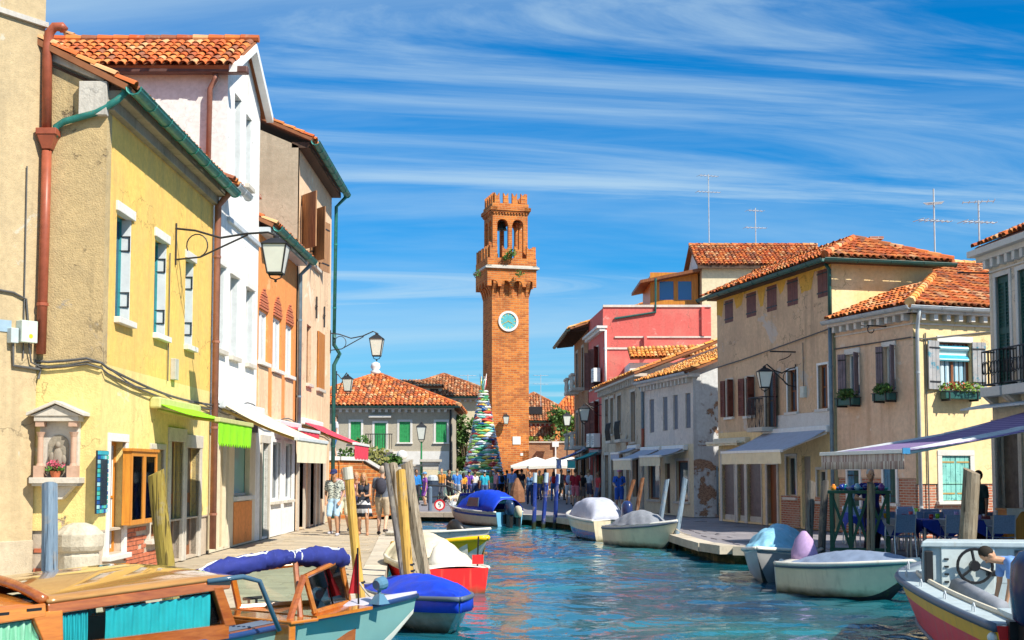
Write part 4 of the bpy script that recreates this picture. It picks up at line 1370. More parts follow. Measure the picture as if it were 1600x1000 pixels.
pipe(bh_, [FB.p(FB.L + .06, 6.5, .12), FB.p(FB.L + .06, 6.1, .12), FB.p(FB.L + .2, 5.8, .3), FB.p(FB.L + .1, 5.4, .12), FB.p(FB.L + .06, .1, .12)], .07, M_dkgreen)
for i, w in enumerate(bo):
 wn = window(FB, w, bh_, M_oldwood, M_glass, .15, sill=M_stone, sw=.04, bars=1)
 hw = (w[1] - w[0]) / 2
 if i < 2:
  shutter(FB, w[0] - hw * 1.0, w[0], w[2], w[3], wn, M_oldwood, .03, 3, R(38), 'r', M_iron)
  shutter(FB, w[1], w[1] + hw, w[2], w[3], wn, M_oldwood, .03, 3, R(15), 'l', M_iron)
 elif i == 3:
  shutter(FB, w[0], w[1], w[2], w[3], wn, M_orwood, .02, 4, 0, 'l')
for g in gp1:
 mb = MB(); FB.box(mb, *g, -.15, -.1); d = mb.build('door', M_brdoor, bh_)
 mb = MB(); FB.box(mb, g[0] - .2, g[0], 0, g[3], -.1, .06); FB.box(mb, g[1], g[1] + .2, 0, g[3], -.1, .06); FB.box(mb, g[0] - .2, g[1] + .2, g[3], g[3] + .2, -.1, .06); mb.build('door_surround', M_stone, d)
mb = MB()
for uu, zz in ((1.0, 9.8), (2.6, 9.6), (3.5, 7.3), (5.2, 7.2)):
 mb.tube([FB.p(uu, zz, .05), FB.p(uu, zz - .7, .05)], .03, 6)
 mb.tube([FB.p(uu - .1, zz - .3, .05), FB.p(uu + .1, zz - .3, .05)], .03, 6)
mb.build('wall_anchors', M_iron, bh_)
# cables strung along the row at first floor height
mb = MB()
for k, dz in enumerate((0, -.07, -.15)):
 pts = [FW.p(u, 3.25 + dz - .12 * math.sin(u * 1.3), .07) for u in np.linspace(0, FW.L, 8)] + [FO.p(u, 3.1 + dz - .1 * math.sin(u * 1.2), .07) for u in np.linspace(.2, FO.L, 8)] + [FB.p(u, 3.05 + dz - .08 * math.sin(u), .07) for u in np.linspace(.2, FB.L, 6)]
 mb.tube(pts, .016, 5)
tag(mb.build('wall_cables', M_cable), 'bundle of sagging grey cables along white, orange and peach house fronts', 'cables')
# ------------------------------------------------------------------ awnings
def awning(name, label, f, u0, u1, zw, nf, zf, vh, mat, bar, vmat=None, cat='awning', box=True, scallop=False, armm=None, sag=.06):
 t = thing(name, label, cat, f.p((u0 + u1) / 2, zw, 0))
 mb = MB()
 mb.grid(lambda a, b: f.p(u0 + (u1 - u0) * a, zw + (zf - zw) * b - sag * math.sin(math.pi * b) * (.7 + .3 * math.cos(a * 12)), .12 + (nf - .12) * b), 14, 8)
 mb.build('cloth', mat, t, smooth=True, solid=.012)
 mb = MB()
 def vf(a, b):
  d = vh * b
  if scallop and b > .9:
   d += .035 * (1 if int(a * 48) % 2 else -1)
  return f.p(u0 + (u1 - u0) * a, zf - .03 - d, nf + .02 + .02 * math.sin(a * 30) * b)
 mb.grid(vf, 48, 3)
 mb.build('valance', vmat or mat, t, solid=.01)
 mb = MB(); f.box(mb, u0 - .03, u1 + .03, zf - .05, zf + .03, nf - .05, nf + .05); mb.build('front_bar', bar, t, bevel=.01)
 for uu in (u0 + .12, u1 - .12):
  mb = MB()
  mid = f.p(uu + (.25 if uu < (u0 + u1) / 2 else -.25), zw + (zf - zw) * .5 - .12, .15 + nf * .45)
  mb.tube([f.p(uu, zw - .12, .1), mid], .035, 6); mb.tube([mid, f.p(uu, zf - .03, nf - .04)], .03, 6)
  mb.build('folding_arm', armm or bar, t)
 if box:
  mb = MB(); f.box(mb, u0 - .05, u1 + .05, zw - .1, zw + .1, .0, .2); mb.build('housing', bar, t, bevel=.03)
 return t
M_aw_green = paint('bright_green_cloth', (0.25, 0.68, 0.01), .8, .12)
M_aw_cream = paint('cream_cloth', (0.74, 0.66, 0.46), .85, .08)
M_aw_red = paint('red_cloth', (0.72, 0.05, 0.09), .8, .12)
M_aw_grey = paint('grey_blue_cloth', (0.42, 0.46, 0.56), .85, .1)
M_aw_bar = paint('ochre_awning_metal', (0.42, 0.30, 0.10), .5, .1)
def span(f, x0, x1, y, n):
 return f.px(x0, y, n)[0], f.px(x1, y, n)[0]
u0, u1 = span(FY, 340, 392, 655, 1.2)
awning('shop_awning', 'bright green awning with fringed valance on yellow house', FY, u0, u1, 2.95, 1.2, 2.66, .42, M_aw_green, paint('pale_green_metal', (0.55, 0.55, 0.22), .5), scallop=True, armm=paint('olive_metal', (0.35, 0.36, 0.08), .5))
u0, u1 = span(FW, 462, 510, 690, 1.75)
awning('shop_awning', 'long cream awning with straight valance on white house', FW, u0 + .1, u1, 3.2, 1.75, 2.45, .5, M_aw_cream, M_ltwood, armm=M_aw_bar)
u0, u1 = span(FB, 552, 575, 693, 1.65)
awning('shop_awning', 'red awning with fringed valance on peach house', FB, u0 + .2, u1, 3.2, 1.65, 2.55, .42, M_aw_red, M_whitep, scallop=True, armm=M_aw_bar)
awning('shop_awning', 'short red awning half rolled in on orange house', FO, 2.2, FO.L - .1, 3.0, .7, 2.85, .2, M_aw_red, M_ltwood, armm=M_aw_bar)
# ------------------------------------------------------------------ right row of houses
# brown house
BA, BN = (7.235, 44.9), (9.26, 36.8)
FR1 = Fac(BA, BN)
FR1s = Fac(BN, (BN[0] + 3.2, BN[1] + .80))
ER = 7.75
br = thing('brown_house', 'brown weathered two storey house with maroon attic shutters and hipped tile roof', 'house', (BN[0], BN[1], 0))
top = [FR1.rect(1133, 1145, 469, 504), FR1.rect(1167, 1181, 457, 495), FR1.rect(1199, 1213, 446, 486), FR1.rect(1231, 1246, 435, 477), FR1.rect(1278, 1294, 421, 464)]
mid = [FR1.rect(1136, 1145, 594, 651), FR1.rect(1166, 1178, 590, 649), FR1.rect(1196, 1210, 583, 668), FR1.rect(1231, 1246, 578, 643), FR1.rect(1279, 1294, 570, 638)]
low = [FR1.rect(1129, 1148, 711, 811), FR1.rect(1153, 1164, 720, 812), FR1.rect(1168, 1190, 720, 814), FR1.rect(1200, 1215, 726, 819), FR1.rect(1229, 1244, 713, 776), FR1.rect(1253, 1267, 713, 822), FR1.rect(1277, 1291, 734, 782)]
for i in (0, 1, 2, 3, 5):
 low[i] = (low[i][0], low[i][1], .06, low[i][3])
z1f = 3.05
mb = MB(); wall(mb, FR1, 0, FR1.L, z1f, ER, top + mid, .2); mb.build('wall', M_brown, br)
mb = MB()
vs, m = [], 40
for i in range(m + 1):                        # ragged band of newer ochre coat under the eaves
 uu = FR1.L * i / m
 lo = ER - .32 - .26 * abs(math.sin(uu * 1.1 + .6)) - rnd(0, .12)
 if any(o[0] - .25 < uu < o[1] + .25 for o in top):
  lo = ER - .10
 vs += [FR1.p(uu, ER - .02, .006), FR1.p(uu, lo, .006)]
fs = [(2 * i, 2 * i + 1, 2 * i + 3, 2 * i + 2) for i in range(m)]
mb.add(vs, fs); mb.build('plaster_band', M_ochre2, br)
mb = MB(); wall(mb, FR1, 0, FR1.L, 0, z1f, low, .2); mb.build('wall', M_paley, br)
mb = MB(); mb.add([FR1s.p(0, 0), FR1s.p(FR1s.L, 0), FR1s.p(FR1s.L, ER), FR1s.p(0, ER)], [(0, 1, 2, 3)]); mb.build('wall', M_ochre, br)
mb = MB(); mb.prism([FR1.p(.02, 0, -.25), FR1.p(FR1.L - .02, 0, -.25), FR1.p(FR1.L - .02, 0, -3.28), FR1.p(.02, 0, -3.28)], (0, 0, ER - .02)); mb.build('wall', M_brown, br)
for w in top:
 wn = window(FR1, w, br, M_woodd, M_glass, .14, mull=0, bars=0)
 um = (w[0] + w[1]) / 2
 shutter(FR1, w[0] - .03, um, w[2], w[3], wn, M_dkbrown, -.03, 3, 0, 'l', M_iron)
 shutter(FR1, um, w[1] + .03, w[2], w[3], wn, M_dkbrown, -.03, 3, 0, 'r', M_iron)
for i, w in enumerate(mid):
 wn = window(FR1, w, br, M_brdoor if i > 2 else M_woodd, M_glassb, .16, surround=M_whitep if i > 2 else M_stone, sw=.07, sill=M_marble if i != 2 else None, bars=1, mull=1 if i < 3 else 0)
 hw = (w[1] - w[0]) * .5
 if i < 2:
  shutter(FR1, w[0] - hw - .1, w[0] - .1, w[2], w[3], wn, M_dkbrown, .03, 3, R(12), 'r', None, True)
  shutter(FR1, w[1] + .1, w[1] + hw + .1, w[2], w[3], wn, M_dkbrown, .03, 3, R(70), 'l', None, True)
 elif i == 2:
  shutter(FR1, w[1] + .08, w[1] + hw + .08, w[2], w[3], wn, M_dkbrown, .03, 3, R(20), 'l', None, True)
 else:
  shutter(FR1, w[0] + hw * .9, w[1] - .01, w[2] + .04, w[3] - .04, wn, M_brdoor, -.12, 2, 0, 'r', None)
# balcony
w = mid[2]
mb = MB(); FR1.box(mb, w[0] - .25, w[1] + .25, w[2] - .14, w[2], 0, .55); bal = mb.build('balcony', M_stone, br, bevel=.01)
mb = MB()
for a in np.linspace(w[0] - .22, w[1] + .22, 12):
 mb.tube([FR1.p(a, w[2], .5), FR1.p(a, w[2] + .5, .56), FR1.p(a, w[2] + .95, .5)], .011, 5)
for s in (w[0] - .22, w[1] + .22):
 for nn in (.12, .25, .38):
  mb.tube([FR1.p(s, w[2], nn), FR1.p(s, w[2] + .95, nn)], .011, 5)
 mb.tube([FR1.p(s, w[2] + .95, 0), FR1.p(s, w[2] + .95, .5)], .016, 5)
mb.tube([FR1.p(w[0] - .22, w[2] + .95, .5), FR1.p(w[1] + .22, w[2] + .95, .5)], .018, 5)
mb.build('railing', M_iron, bal)
def roller(f, g, parent, mat):
 mb = MB(); f.box(mb, g[0], g[1], g[2], g[3], -.15, -.11)
 o = mb.build('rolling_shutter', mat, parent)
 k = int((g[3] - g[2]) / .12)
 for i in range(k):
  mb = MB(); za = g[2] + .2 + (g[3] - g[2] - .2) * i / k
  f.box(mb, g[0] + .02, g[1] - .02, za, za + (g[3] - g[2] - .2) / k - .02, -.11, -.085)
  mb.build('slat', mat, o)
 mb = MB(); f.box(mb, g[0] + .01, g[1] - .01, g[2], g[2] + .18, -.11, -.07); mb.build('bottom_rail', M_stone, o)
for i in (0, 1, 2):
 roller(FR1, low[i], br, M_roll)
mb = MB()
for i in (0, 1, 2):
 FR1.box(mb, low[i][0] - .16, low[i][0], 0, low[i][3], -.1, .03); FR1.box(mb, low[i][1], low[i][1] + .06, 0, low[i][3], -.1, .028)
FR1.box(mb, low[0][0] - .16, low[2][1] + .2, low[0][3], low[0][3] + .2, -.1, .035)
mb.build('shop_surround', M_stone, br)
mb = MB(); FR1.box(mb, *low[3], -.16, -.1); d = mb.build('door', M_brdoor, br)
mb = MB(); g = low[3]; FR1.box(mb, g[0] - .12, g[0], 0, g[3], -.1, .04); FR1.box(mb, g[1], g[1] + .12, 0, g[3], -.1, .04); FR1.box(mb, g[0] - .12, g[1] + .12, g[3], g[3] + .14, -.1, .04); mb.build('door_surround', M_stone, d)
mb = MB(); FR1.box(mb, *low[5], -.16, -.1); mb.build('door', paint('grey_door', (0.3, .28, .26), .5), br)
for i in (4, 6):
 window(FR1, low[i], br, M_cream_p, M_glass, .14, surround=M_marble, sw=.08, sill=M_marble, mull=0, bars=0)
# rubble brick under the windows at the near end
for a, b in ((low[3][1] + .3, low[5][0] - .12), (low[5][1] + .12, FR1.L - .1)):
 mb = MB(); FR1.box(mb, a, b, .02, .98, 0, .03); mb.build('brick_base', M_brickd, br)
mb = MB(); FR1.box(mb, low[3][1] + .1, FR1.L, z1f - .05, z1f + .42, 0, .06); mb.build('fascia', M_marble, br, bevel=.01)
mb = MB(); u = FR1.px(1295, 500)[0]
# hipped roof
ov = .42
zc = ER + .12
c00, c10 = FR1.p(-ov, zc, ov), FR1.p(FR1.L + ov, zc, ov)
dep = 3.3
pit = math.tan(R(24))
hd = (dep + 2 * ov) / 2
Lr = FR1.L + 2 * ov
slc = math.hypot(hd, hd * pit)
roof_plane(br, c00, c10, -FR1.n * hd + Vector((0, 0, hd * pit)), [(0, 0), (Lr, 0), (Lr - hd, slc), (0, slc)], M_tile, M_under, 290, under=M_under)
c11 = FR1.p(FR1.L + ov, zc, -dep - ov)
roof_plane(br, c10, c11, -FR1.u * hd + Vector((0, 0, hd * pit)), [(0, 0), (2 * hd, 0), (hd, slc)], M_tile, M_under, 290)
c01 = FR1.p(-ov, zc, -dep - ov)
roof_plane(br, c11, c01, FR1.n * hd + Vector((0, 0, hd * pit)), [(0, 0), (Lr, 0), (Lr, slc), (hd, slc)], M_tile, M_under)
apex = FR1.p(FR1.L + ov - hd, zc + hd * pit + .06, -dep / 2)
ridge(br, c10 + Vector((0, 0, .06)), apex, M_tile); ridge(br, c11 + Vector((0, 0, .06)), apex, M_tile); ridge(br, apex, FR1.p(-ov, zc + hd * pit + .06, -dep / 2), M_tile)
half_gutter(br, FR1.p(-ov, zc - .08, ov + .1), FR1.p(FR1.L + ov + .1, zc - .08, ov + .1), FR1.n, .1, M_dkgreen)
half_gutter(br, FR1.p(FR1.L + ov + .1, zc - .08, ov + .1), FR1.p(FR1.L + ov + .1, zc - .08, -dep - ov), FR1.u, .1, M_dkgreen)
mb = MB(); FR1.box(mb, -.2, FR1.L + .25, ER - .02, ER + .1, -dep, .3); mb.build('eaves_board', M_woodd, br)
pipe(br, [FR1.p(FR1.L + .02, ER - .02, .2), FR1.p(FR1.L + .02, ER - .2, .08), FR1.p(FR1.L + .02, 6.0, .08)], .055, M_dkgreen)
pipe(br, [FR1.p(FR1.L + .04, 5.9, .1), FR1.p(FR1.L + .04, .1, .1)], .055, M_blpipe)
mb = MB(); ch = FR1.p(FR1.L - 2.2, 0, -2.7); mb.box((ch.x, ch.y, ER + .75), (.3, .3, .9)); mb.box((ch.x, ch.y, ER + 1.22), (.42, .42, .08)); mb.build('chimney', M_brickd, br)
u, z = FR1.px(1258, 612)
mb = MB(); FR1.box(mb, u - .12, u + .12, z - .18, z + .16, 0, .12); mb.build('meter_box', paint('pale_box', (0.6, .62, .55), .5), br, bevel=.01)
mb = MB()
mb.tube([FR1.p(0, 5.35, .05), FR1.p(2.2, 5.45, .05), FR1.p(4.6, 5.6, .05), FR1.p(FR1.L, 5.85, .05)], .02, 5)
mb.tube([FR1.p(u, 5.6, .05), FR1.p(u, z + .1, .05)], .014, 5)
mb.build('wall_cables', M_cable, br)
mb = MB()                                      # wrought sign bracket
u, z = FR1.px(1243, 550)
mb.tube([FR1.p(u, z, 0), FR1.p(u, z, .85)], .025, 6)
mb.tube([FR1.p(u, z - .05 - .22 * math.sin(a * .5), .35 - .2 * math.cos(a)) for a in np.linspace(0, 5.5, 14)], .014, 5)
mb.build('sign_bracket', M_iron, br)
# pale house with flower boxes
PA, PN = (9.32, 36.7), (10.5, 33.35)
FR0 = Fac(PA, PN)
FR0f = Fac(PN, (PN[0] + 5.2, PN[1] + 1.83))
EP = 5.85
pa = thing('flower_house', 'pale peach house with flower boxes, dentil cornice and low tile roof', 'house', (PN[0], PN[1], 0))
pw = [FR0.rect(1323, 1343, 552, 618), FR0.rect(1381, 1399, 540, 610)]
pl_ = [FR0.rect(1325, 1343, 735, 790), FR0.rect(1381, 1400, 722, 785)]
fw_ = [FR0f.rect(1467, 1517, 534, 608)]
fl_ = [FR0f.rect(1472, 1516, 712, 782)]
mb = MB(); wall(mb, FR0, 0, FR0.L, 1.55, EP, pw + [(o[0], o[1], 1.55, o[3]) for o in pl_], .2); mb.build('wall', M_pale, pa)
mb = MB(); wall(mb, FR0, 0, FR0.L, 0, 1.55, [(o[0], o[1], o[2], 1.55) for o in pl_], .2, -.03); db = mb.build('brick_base', M_brickd, pa)
mb = MB(); wall(mb, FR0f, 0, FR0f.L, 1.4, EP, fw_ + [(o[0], o[1], 1.4, o[3]) for o in fl_], .2); mb.build('wall', M_paley, pa)
mb = MB(); wall(mb, FR0f, 0, FR0f.L, 0, 1.4, [(o[0], o[1], o[2], 1.4) for o in fl_], .2, -.03); mb.build('brick_base', M_brickd, pa)
mb = MB(); mb.prism([FR0.p(.02, 0, -.3), FR0.p(FR0.L - .3, 0, -.3), FR0.p(FR0.L - .3, 0, -5), FR0.p(.02, 0, -5)], (0, 0, EP)); mb.build('wall', M_pale, pa)
for i, w in enumerate(pw):
 wn = window(FR0, w, pa, M_whitep, M_glassb, .16, mull=1, bars=0, lintel=M_marble, curtain=None)
 mb = MB(); um = (w[0] + w[1]) / 2
 mb.grid(lambda a, b: FR0.p(um - .1 + .35 * a, w[2] + .3 + (w[3] - w[2] - .4) * b, -.11 + .02 * math.sin(a * 20)), 16, 2); mb.build('curtain', M_curt, wn)
 hw = (w[1] - w[0]) / 2
 shutter(FR0, w[0] - hw * .8, w[0], w[2], w[3], wn, M_shadwood, .03, 3, R(25), 'r', M_iron)
 shutter(FR0, w[1], w[1] + hw * .8, w[2], w[3], wn, M_shadwood, .03, 3, R(62), 'l', M_iron)
for w in pl_:
 wn = window(FR0, w, pa, M_whitep, M_glass, .14, surround=M_whitep, sw=.08, sill=M_marble, mull=0, bars=0)
 um = w[0] + (w[1] - w[0]) * .5
 shutter(FR0, w[0], um, w[2], w[3], wn, M_bluesh, -.05, 2, 0, 'l', M_iron); shutter(FR0, um, w[1], w[2], w[3], wn, M_dkgsh, -.05, 2, 0, 'r', M_iron)
w = fw_[0]
wn = window(FR0f, w, pa, M_brdoor, M_glass, .16, mull=1, bars=0, curtain=M_curtb, lintel=M_marble, sill=M_marble, sw=0)
mb = MB(); mb.grid(lambda a, b: FR0f.p(w[0] + .02 + (w[1] - w[0] - .04) * a, w[3] - .1 - .42 * b, -.06 + .04 * math.sin(b * 9)), 4, 12)
mb.build('roller_blind', stripes('blind_stripes', (0.60, 0.78, 0.78), (0.03, 0.36, 0.50), .16, 1, .55), wn)
shutter(FR0f, w[0] - .42, w[0] - .02, w[2] - .02, w[3], wn, M_blgrsh, .03, 3, R(8), 'r', M_iron)
shutter(FR0f, w[1] + .02, w[1] + .42, w[2] - .02, w[3], wn, M_blgrsh, .03, 3, R(8), 'l', M_iron)
w = fl_[0]
wn = window(FR0f, w, pa, M_whitep, M_glass, .14, surround=M_marble, sw=.14, sill=M_marble, mull=0, bars=0)
um = (w[0] + w[1]) / 2
for a, b, h in ((w[0], um, 'l'), (um, w[1], 'r')):
 shutter(FR0f, a + .005, b - .005, w[2], w[3], wn, M_tealw, -.06, 3, 0, h, paint('rusty_strap', (.42, .28, .10), .7))
mb = MB(); FR0.box(mb, 0, FR0.L, EP - .28, EP - .24, 0, .05); FR0f.box(mb, 0, FR0f.L, EP - .28, EP - .24, 0, .05)
FR0.box(mb, 0, FR0.L + .2, EP, EP + .12, -.2, .28); FR0f.box(mb, -.2, FR0f.L, EP, EP + .118, -.2, .28)
mb.build('cornice', M_rgrey, pa)
for f_, k in ((FR0, 10), (FR0f, 14)):
 for i in range(k):
  mb = MB(); uu = f_.L * (i + .5) / k
  f_.box(mb, uu - .06, uu + .06, EP - .17, EP - .002, 0, .2)
  mb.build('dentil', M_marble, pa)
half_gutter(pa, FR0.p(-.1, EP + .16, .34), FR0.p(FR0.L + .35, EP + .16, .34), FR0.n, .09, M_grpipe)
half_gutter(pa, FR0f.p(-.35, EP + .16, .34), FR0f.p(FR0f.L, EP + .16, .34), FR0f.n, .09, M_grpipe)
pipe(pa, [FR0f.p(-.02, EP + .08, .32), FR0f.p(0.02, EP - .15, .2), FR0f.p(0.08, EP - .5, .07), FR0f.p(.08, .1, .07)], .05, M_grpipe)
A_, B_ = FR0.p(-.05, EP + .2, .32), FR0.p(FR0.L + .32, EP + .2, .32)
Lp = FR0.L + .37
roof_plane(pa, A_, B_, -FR0.n + Vector((0, 0, .40)), [(0, 0), (Lp, 0), (Lp - 2.6, 2.8), (0, 2.8)], M_tile, M_under, 140)
A_, B_ = FR0f.p(-.32, EP + .2, .32), FR0f.p(FR0f.L, EP + .2, .32)
roof_plane(pa, A_, B_, -FR0f.n + Vector((0, 0, .40)), [(0, 0), (FR0f.L + .3, 0), (FR0f.L + .3, 3.6), (3.3, 3.6)], M_tile, M_under, 280)
hp = -FR0f.n * 3.3 + FR0f.u * 3.3 + Vector((0, 0, 3.3 * .4))
ridge(pa, A_ + Vector((0, 0, .05)), A_ + hp + Vector((0, 0, .05)), M_tileo, .13)
mb = MB(); u, z = FR0.px(1385, 510); mb.tube([FR0.p(u, z, 0), FR0.p(u, z, .8)], .02, 6); mb.tube([FR0.p(u, z - .1 - .1 * math.sin(a), .5 - .1 * math.cos(a)) for a in np.linspace(0, 4, 9)], .014, 5); mb.build('sign_bracket', M_iron, pa)
mb = MB()
mb.tube([FR0.p(0, EP - .62, .04), FR0.p(FR0.L, EP - .62, .04), FR0f.p(.3, EP - .66, .04), FR0f.p(3.2, EP - .3, .04)], .02, 5)
mb.tube([FR0f.p(.35, EP - .5, .04), FR0f.p(.35, .4, .04)], .02, 5)
mb.build('wall_cables', M_cable, pa)
# row behind it with a high roof
bk = thing('back_house', 'orange tiled roof of house rising behind the flower box house', 'house', (FR0f.p(3, 0, -6).x, FR0f.p(3, 0, -6).y, 0))
FK = Fac(FR0f.p(2.9, 0, -4.4).xy, FR0f.p(9.5, 0, -4.4).xy)
mb = MB(); FK.box(mb, 0, FK.L, 0, 7.3, -6, 0); mb.build('wall', M_paley, bk)
roof_plane(bk, FK.p(-.3, 7.35, .35), FK.p(FK.L + .3, 7.35, .35), -FK.n + Vector((0, 0, .42)), [(0, 0), (FK.L + .6, 0), (FK.L + .6, 3.3), (0, 3.3)], M_tile, M_under, 120)
ridge(bk, FK.p(-.3, 8.68, -2.72), FK.p(FK.L + .3, 8.68, -2.72), M_tileo)
roof_plane(bk, FK.p(FK.L + .3, 7.35, -6.3), FK.p(-.3, 7.35, -6.3), FK.n + Vector((0, 0, .42)), [(0, 0), (FK.L + .6, 0), (FK.L + .6, 3.3), (0, 3.3)], M_tile, M_under)
# grey house at the right edge with balconies
EA, EN = (10.52, 28.0), (11.55, 18.5)
FRe = Fac(EA, EN)
EE = 6.35
re_ = thing('grey_house', 'grey plastered house cut by the photo edge, with iron balconies and dentil cornice', 'house', (EA[0], EA[1], 0))
ew = [FRe.rect(1558, 1579, 430, 605), (FRe.px(1592, 480)[0], FRe.px(1592, 480)[0] + 1.0, FRe.rect(1558, 1579, 430, 605)[2], FRe.rect(1558, 1579, 430, 605)[3])]
ed = [(.15, 1.15, .05, 2.7), (2.2, 3.6, .05, 2.7)]
mb = MB(); wall(mb, FRe, 0, FRe.L, 0, EE, ew + ed, .25); FRe.box(mb, .02, FRe.L, 0, EE - .02, -6, -.3); mb.build('wall', plaster('warm_grey_plaster', (.78, .68, .55), (.52, .44, .36), (.68, .60, .50), .6, .6, .4, .6), re_)
mb = MB(); FRe.box(mb, -.25, FRe.L, EE, EE + .12, -.3, .18); FRe.box(mb, -.35, FRe.L, EE + .12, EE + .26, -.3, .34); FRe.box(mb, -.02, FRe.L, EE - .28, EE - .24, 0, .04); mb.build('cornice', M_marble, re_, bevel=.01)
for i in range(30):
 mb = MB(); uu = .1 + i * .32; FRe.box(mb, uu - .06, uu + .06, EE - .18, EE - .002, 0, .16); mb.build('dentil', M_marble, re_)
roof_plane(re_, FRe.p(-.2, EE + .32, .22), FRe.p(FRe.L, EE + .32, .22), -FRe.n + Vector((0, 0, .42)), [(0, 0), (FRe.L, 0), (FRe.L, 3.3), (0, 3.3)], M_tile, M_under, 40)
mb = MB(); FRe.box(mb, -.15, FRe.L, EE + .262, EE + .34, -.2, .2); mb.build('flashing', paint('dark_flashing', (.03, .04, .08), .5), re_)
for w in ew:
 wn = window(FRe, w, re_, M_whitep, M_glass, .2, surround=M_marble, sw=.1, mull=0, bars=0)
 um = (w[0] + w[1]) / 2
 shutter(FRe, w[0], um, w[2], w[3], wn, M_dkgsh, -.08, 3, 0, 'l', None, True); shutter(FRe, um, w[1], w[2], w[3], wn, M_dkgsh, -.08, 3, 0, 'r', None, True)
 mb = MB(); FRe.box(mb, w[0] - .14, w[1] + .14, w[2] - .2, w[2], 0, .36); bal = mb.build('balcony', M_marble, re_, bevel=.015)
 mb = MB()
 for a in (w[0] - .1, w[1] + .1):
  mb.prism([FRe.p(a - .07, w[2] - .2, 0), FRe.p(a - .07, w[2] - .2, .28), FRe.p(a - .07, w[2] - .45, 0)], FRe.u * .14)
 mb.build('balcony_brackets', M_stone, bal)
 mb = MB()
 for s, t in (((w[0] - .11, .31), (w[1] + .11, .31)), ((w[0] - .11, 0), (w[0] - .11, .31)), ((w[1] + .11, 0), (w[1] + .11, .31))):
  a, b = FRe.p(s[0], w[2], s[1]), FRe.p(t[0], w[2], t[1])
  for zz in (.06, .78):
   mb.tube([a + Vector((0, 0, zz)), b + Vector((0, 0, zz))], .018, 5)
  k = max(2, int((b - a).length / .13))
  for i in range(k + 1):
   q = a + (b - a) * (i / k)
   mb.tube([q + Vector((0, 0, .06)), q + Vector((0, 0, .78))], .012, 5)
   if i < k:
    q2 = q + (b - a) / k * .5
    mb.tube([q2 + (b - a) / k * .4 * math.cos(t_) + Vector((0, 0, .42 + .14 * math.sin(t_))) for t_ in np.linspace(0, 6.28, 9)], .009, 4)
 mb.build('railing', M_iron, bal)
for g in ed:
 mb = MB(); FRe.box(mb, *g, -.22, -.16); d = mb.build('door', M_shop, re_)
 mb = MB(); FRe.box(mb, g[0] - .15, g[0], 0, g[3], -.1, .05); FRe.box(mb, g[1], g[1] + .15, 0, g[3], -.1, .05); FRe.box(mb, g[0] - .15, g[1] + .15, g[3], g[3] + .15, -.1, .05); mb.build('door_surround', M_stone, d)
mb = MB(); z = FRe.px(1570, 632)[1]; mb.prism([FRe.p(-.4, z, 0), FRe.p(-.4, z - .1, .55), FRe.p(-.4, z - .06, .55), FRe.p(-.4, z + .05, 0)], FRe.u * 4); mb.build('canopy', M_grpipe, re_)
mb = MB(); u, z = FRe.px(1556, 424); mb.tube([FRe.p(.05, z, 0), FRe.p(.05, z, .75)], .02, 6); mb.build('sign_bracket', M_iron, re_)
# grey two storey house with the orange roof
GA, GN = (5.55, 53.9), (6.8, 48.0)
FR2 = Fac(GA, GN)
FR2f = Fac(GN, (GN[0] + 4.5, GN[1] + .95))
EG = 5.3
gh = thing('orange_roof_house', 'small grey plastered house with low orange roof and peeling end wall in bluish shadow colour', 'house', (GN[0], GN[1], 0))
gw_ = [FR2.rect(1015, 1022, 624, 676), FR2.rect(1036, 1043, 620, 673), FR2.rect(1052, 1059, 617, 671), FR2.rect(1071, 1079, 614, 669)]
gl_ = [FR2.rect(1014, 1031, 722, 780), FR2.rect(1039, 1047, 724, 803), FR2.rect(1057, 1076, 720, 783)]
gl_[1] = (gl_[1][0], gl_[1][1], .05, gl_[1][3])
mb = MB(); wall(mb, FR2, 0, FR2.L, 2.75, EG, gw_, .2); mb.build('wall', M_rgrey, gh)
mb = MB(); wall(mb, FR2, 0, FR2.L, 0, 2.75, gl_, .2); mb.build('wall', M_creamy, gh)
mb = MB(); mb.add([FR2f.p(0, 0), FR2f.p(FR2f.L, 0), FR2f.p(FR2f.L, EG + 1.75), FR2f.p(0, EG)], [(0, 1, 2, 3)]); mb.build('wall', M_blotch, gh)
mb = MB(); FR2.box(mb, 0.02, FR2.L - .02, 0, EG - .02, -4.5, -.3); mb.build('wall', M_rgrey, gh)
for w in gw_:
 wn = window(FR2, w, gh, M_stone, M_glass, .12, mull=0, bars=0)
 shutter(FR2, w[0] + .02, w[1] - .02, w[2] + .02, w[3] - .02, wn, paint('slate_shutter_paint', (.14, .15, .19), .6), -.08, 2, 0, 'l')
for i, w in enumerate(gl_):
 if i == 1:
  mb = MB(); FR2.box(mb, *w, -.16, -.1); mb.build('door', M_woodd, gh)
 else:
  window(FR2, w, gh, M_brdoor, M_glassb, .14, mull=0, bars=0, surround=M_stone, sw=.1, sill=M_stone)
for i in range(14):
 mb = MB(); uu = FR2.L * (i + .5) / 14; FR2.box(mb, uu - .06, uu + .06, EG - .25, EG - .05, 0, .2); mb.build('dentil', M_marble, gh)
mb = MB(); FR2.box(mb, -.1, FR2.L + .2, EG - .05, EG + .1, -.2, .3); mb.build('cornice', M_rgrey, gh)
half_gutter(gh, FR2.p(-.1, EG + .12, .36), FR2.p(FR2.L + .25, EG + .12, .36), FR2.n, .09, M_grpipe)
roof_plane(gh, FR2.p(-.1, EG + .16, .34), FR2.p(FR2.L + .25, EG + .16, .34), -FR2.n + Vector((0, 0, .38)), [(0, 0), (FR2.L + .35, 0), (FR2.L + .35, 5.0), (0, 5.0)], M_tileo, M_under, 260)
pipe(gh, [FR2.p(.05, EG, .2), FR2.p(.05, EG - .3, .07), FR2.p(.05, 3.5, .07)], .06, M_blpipe)
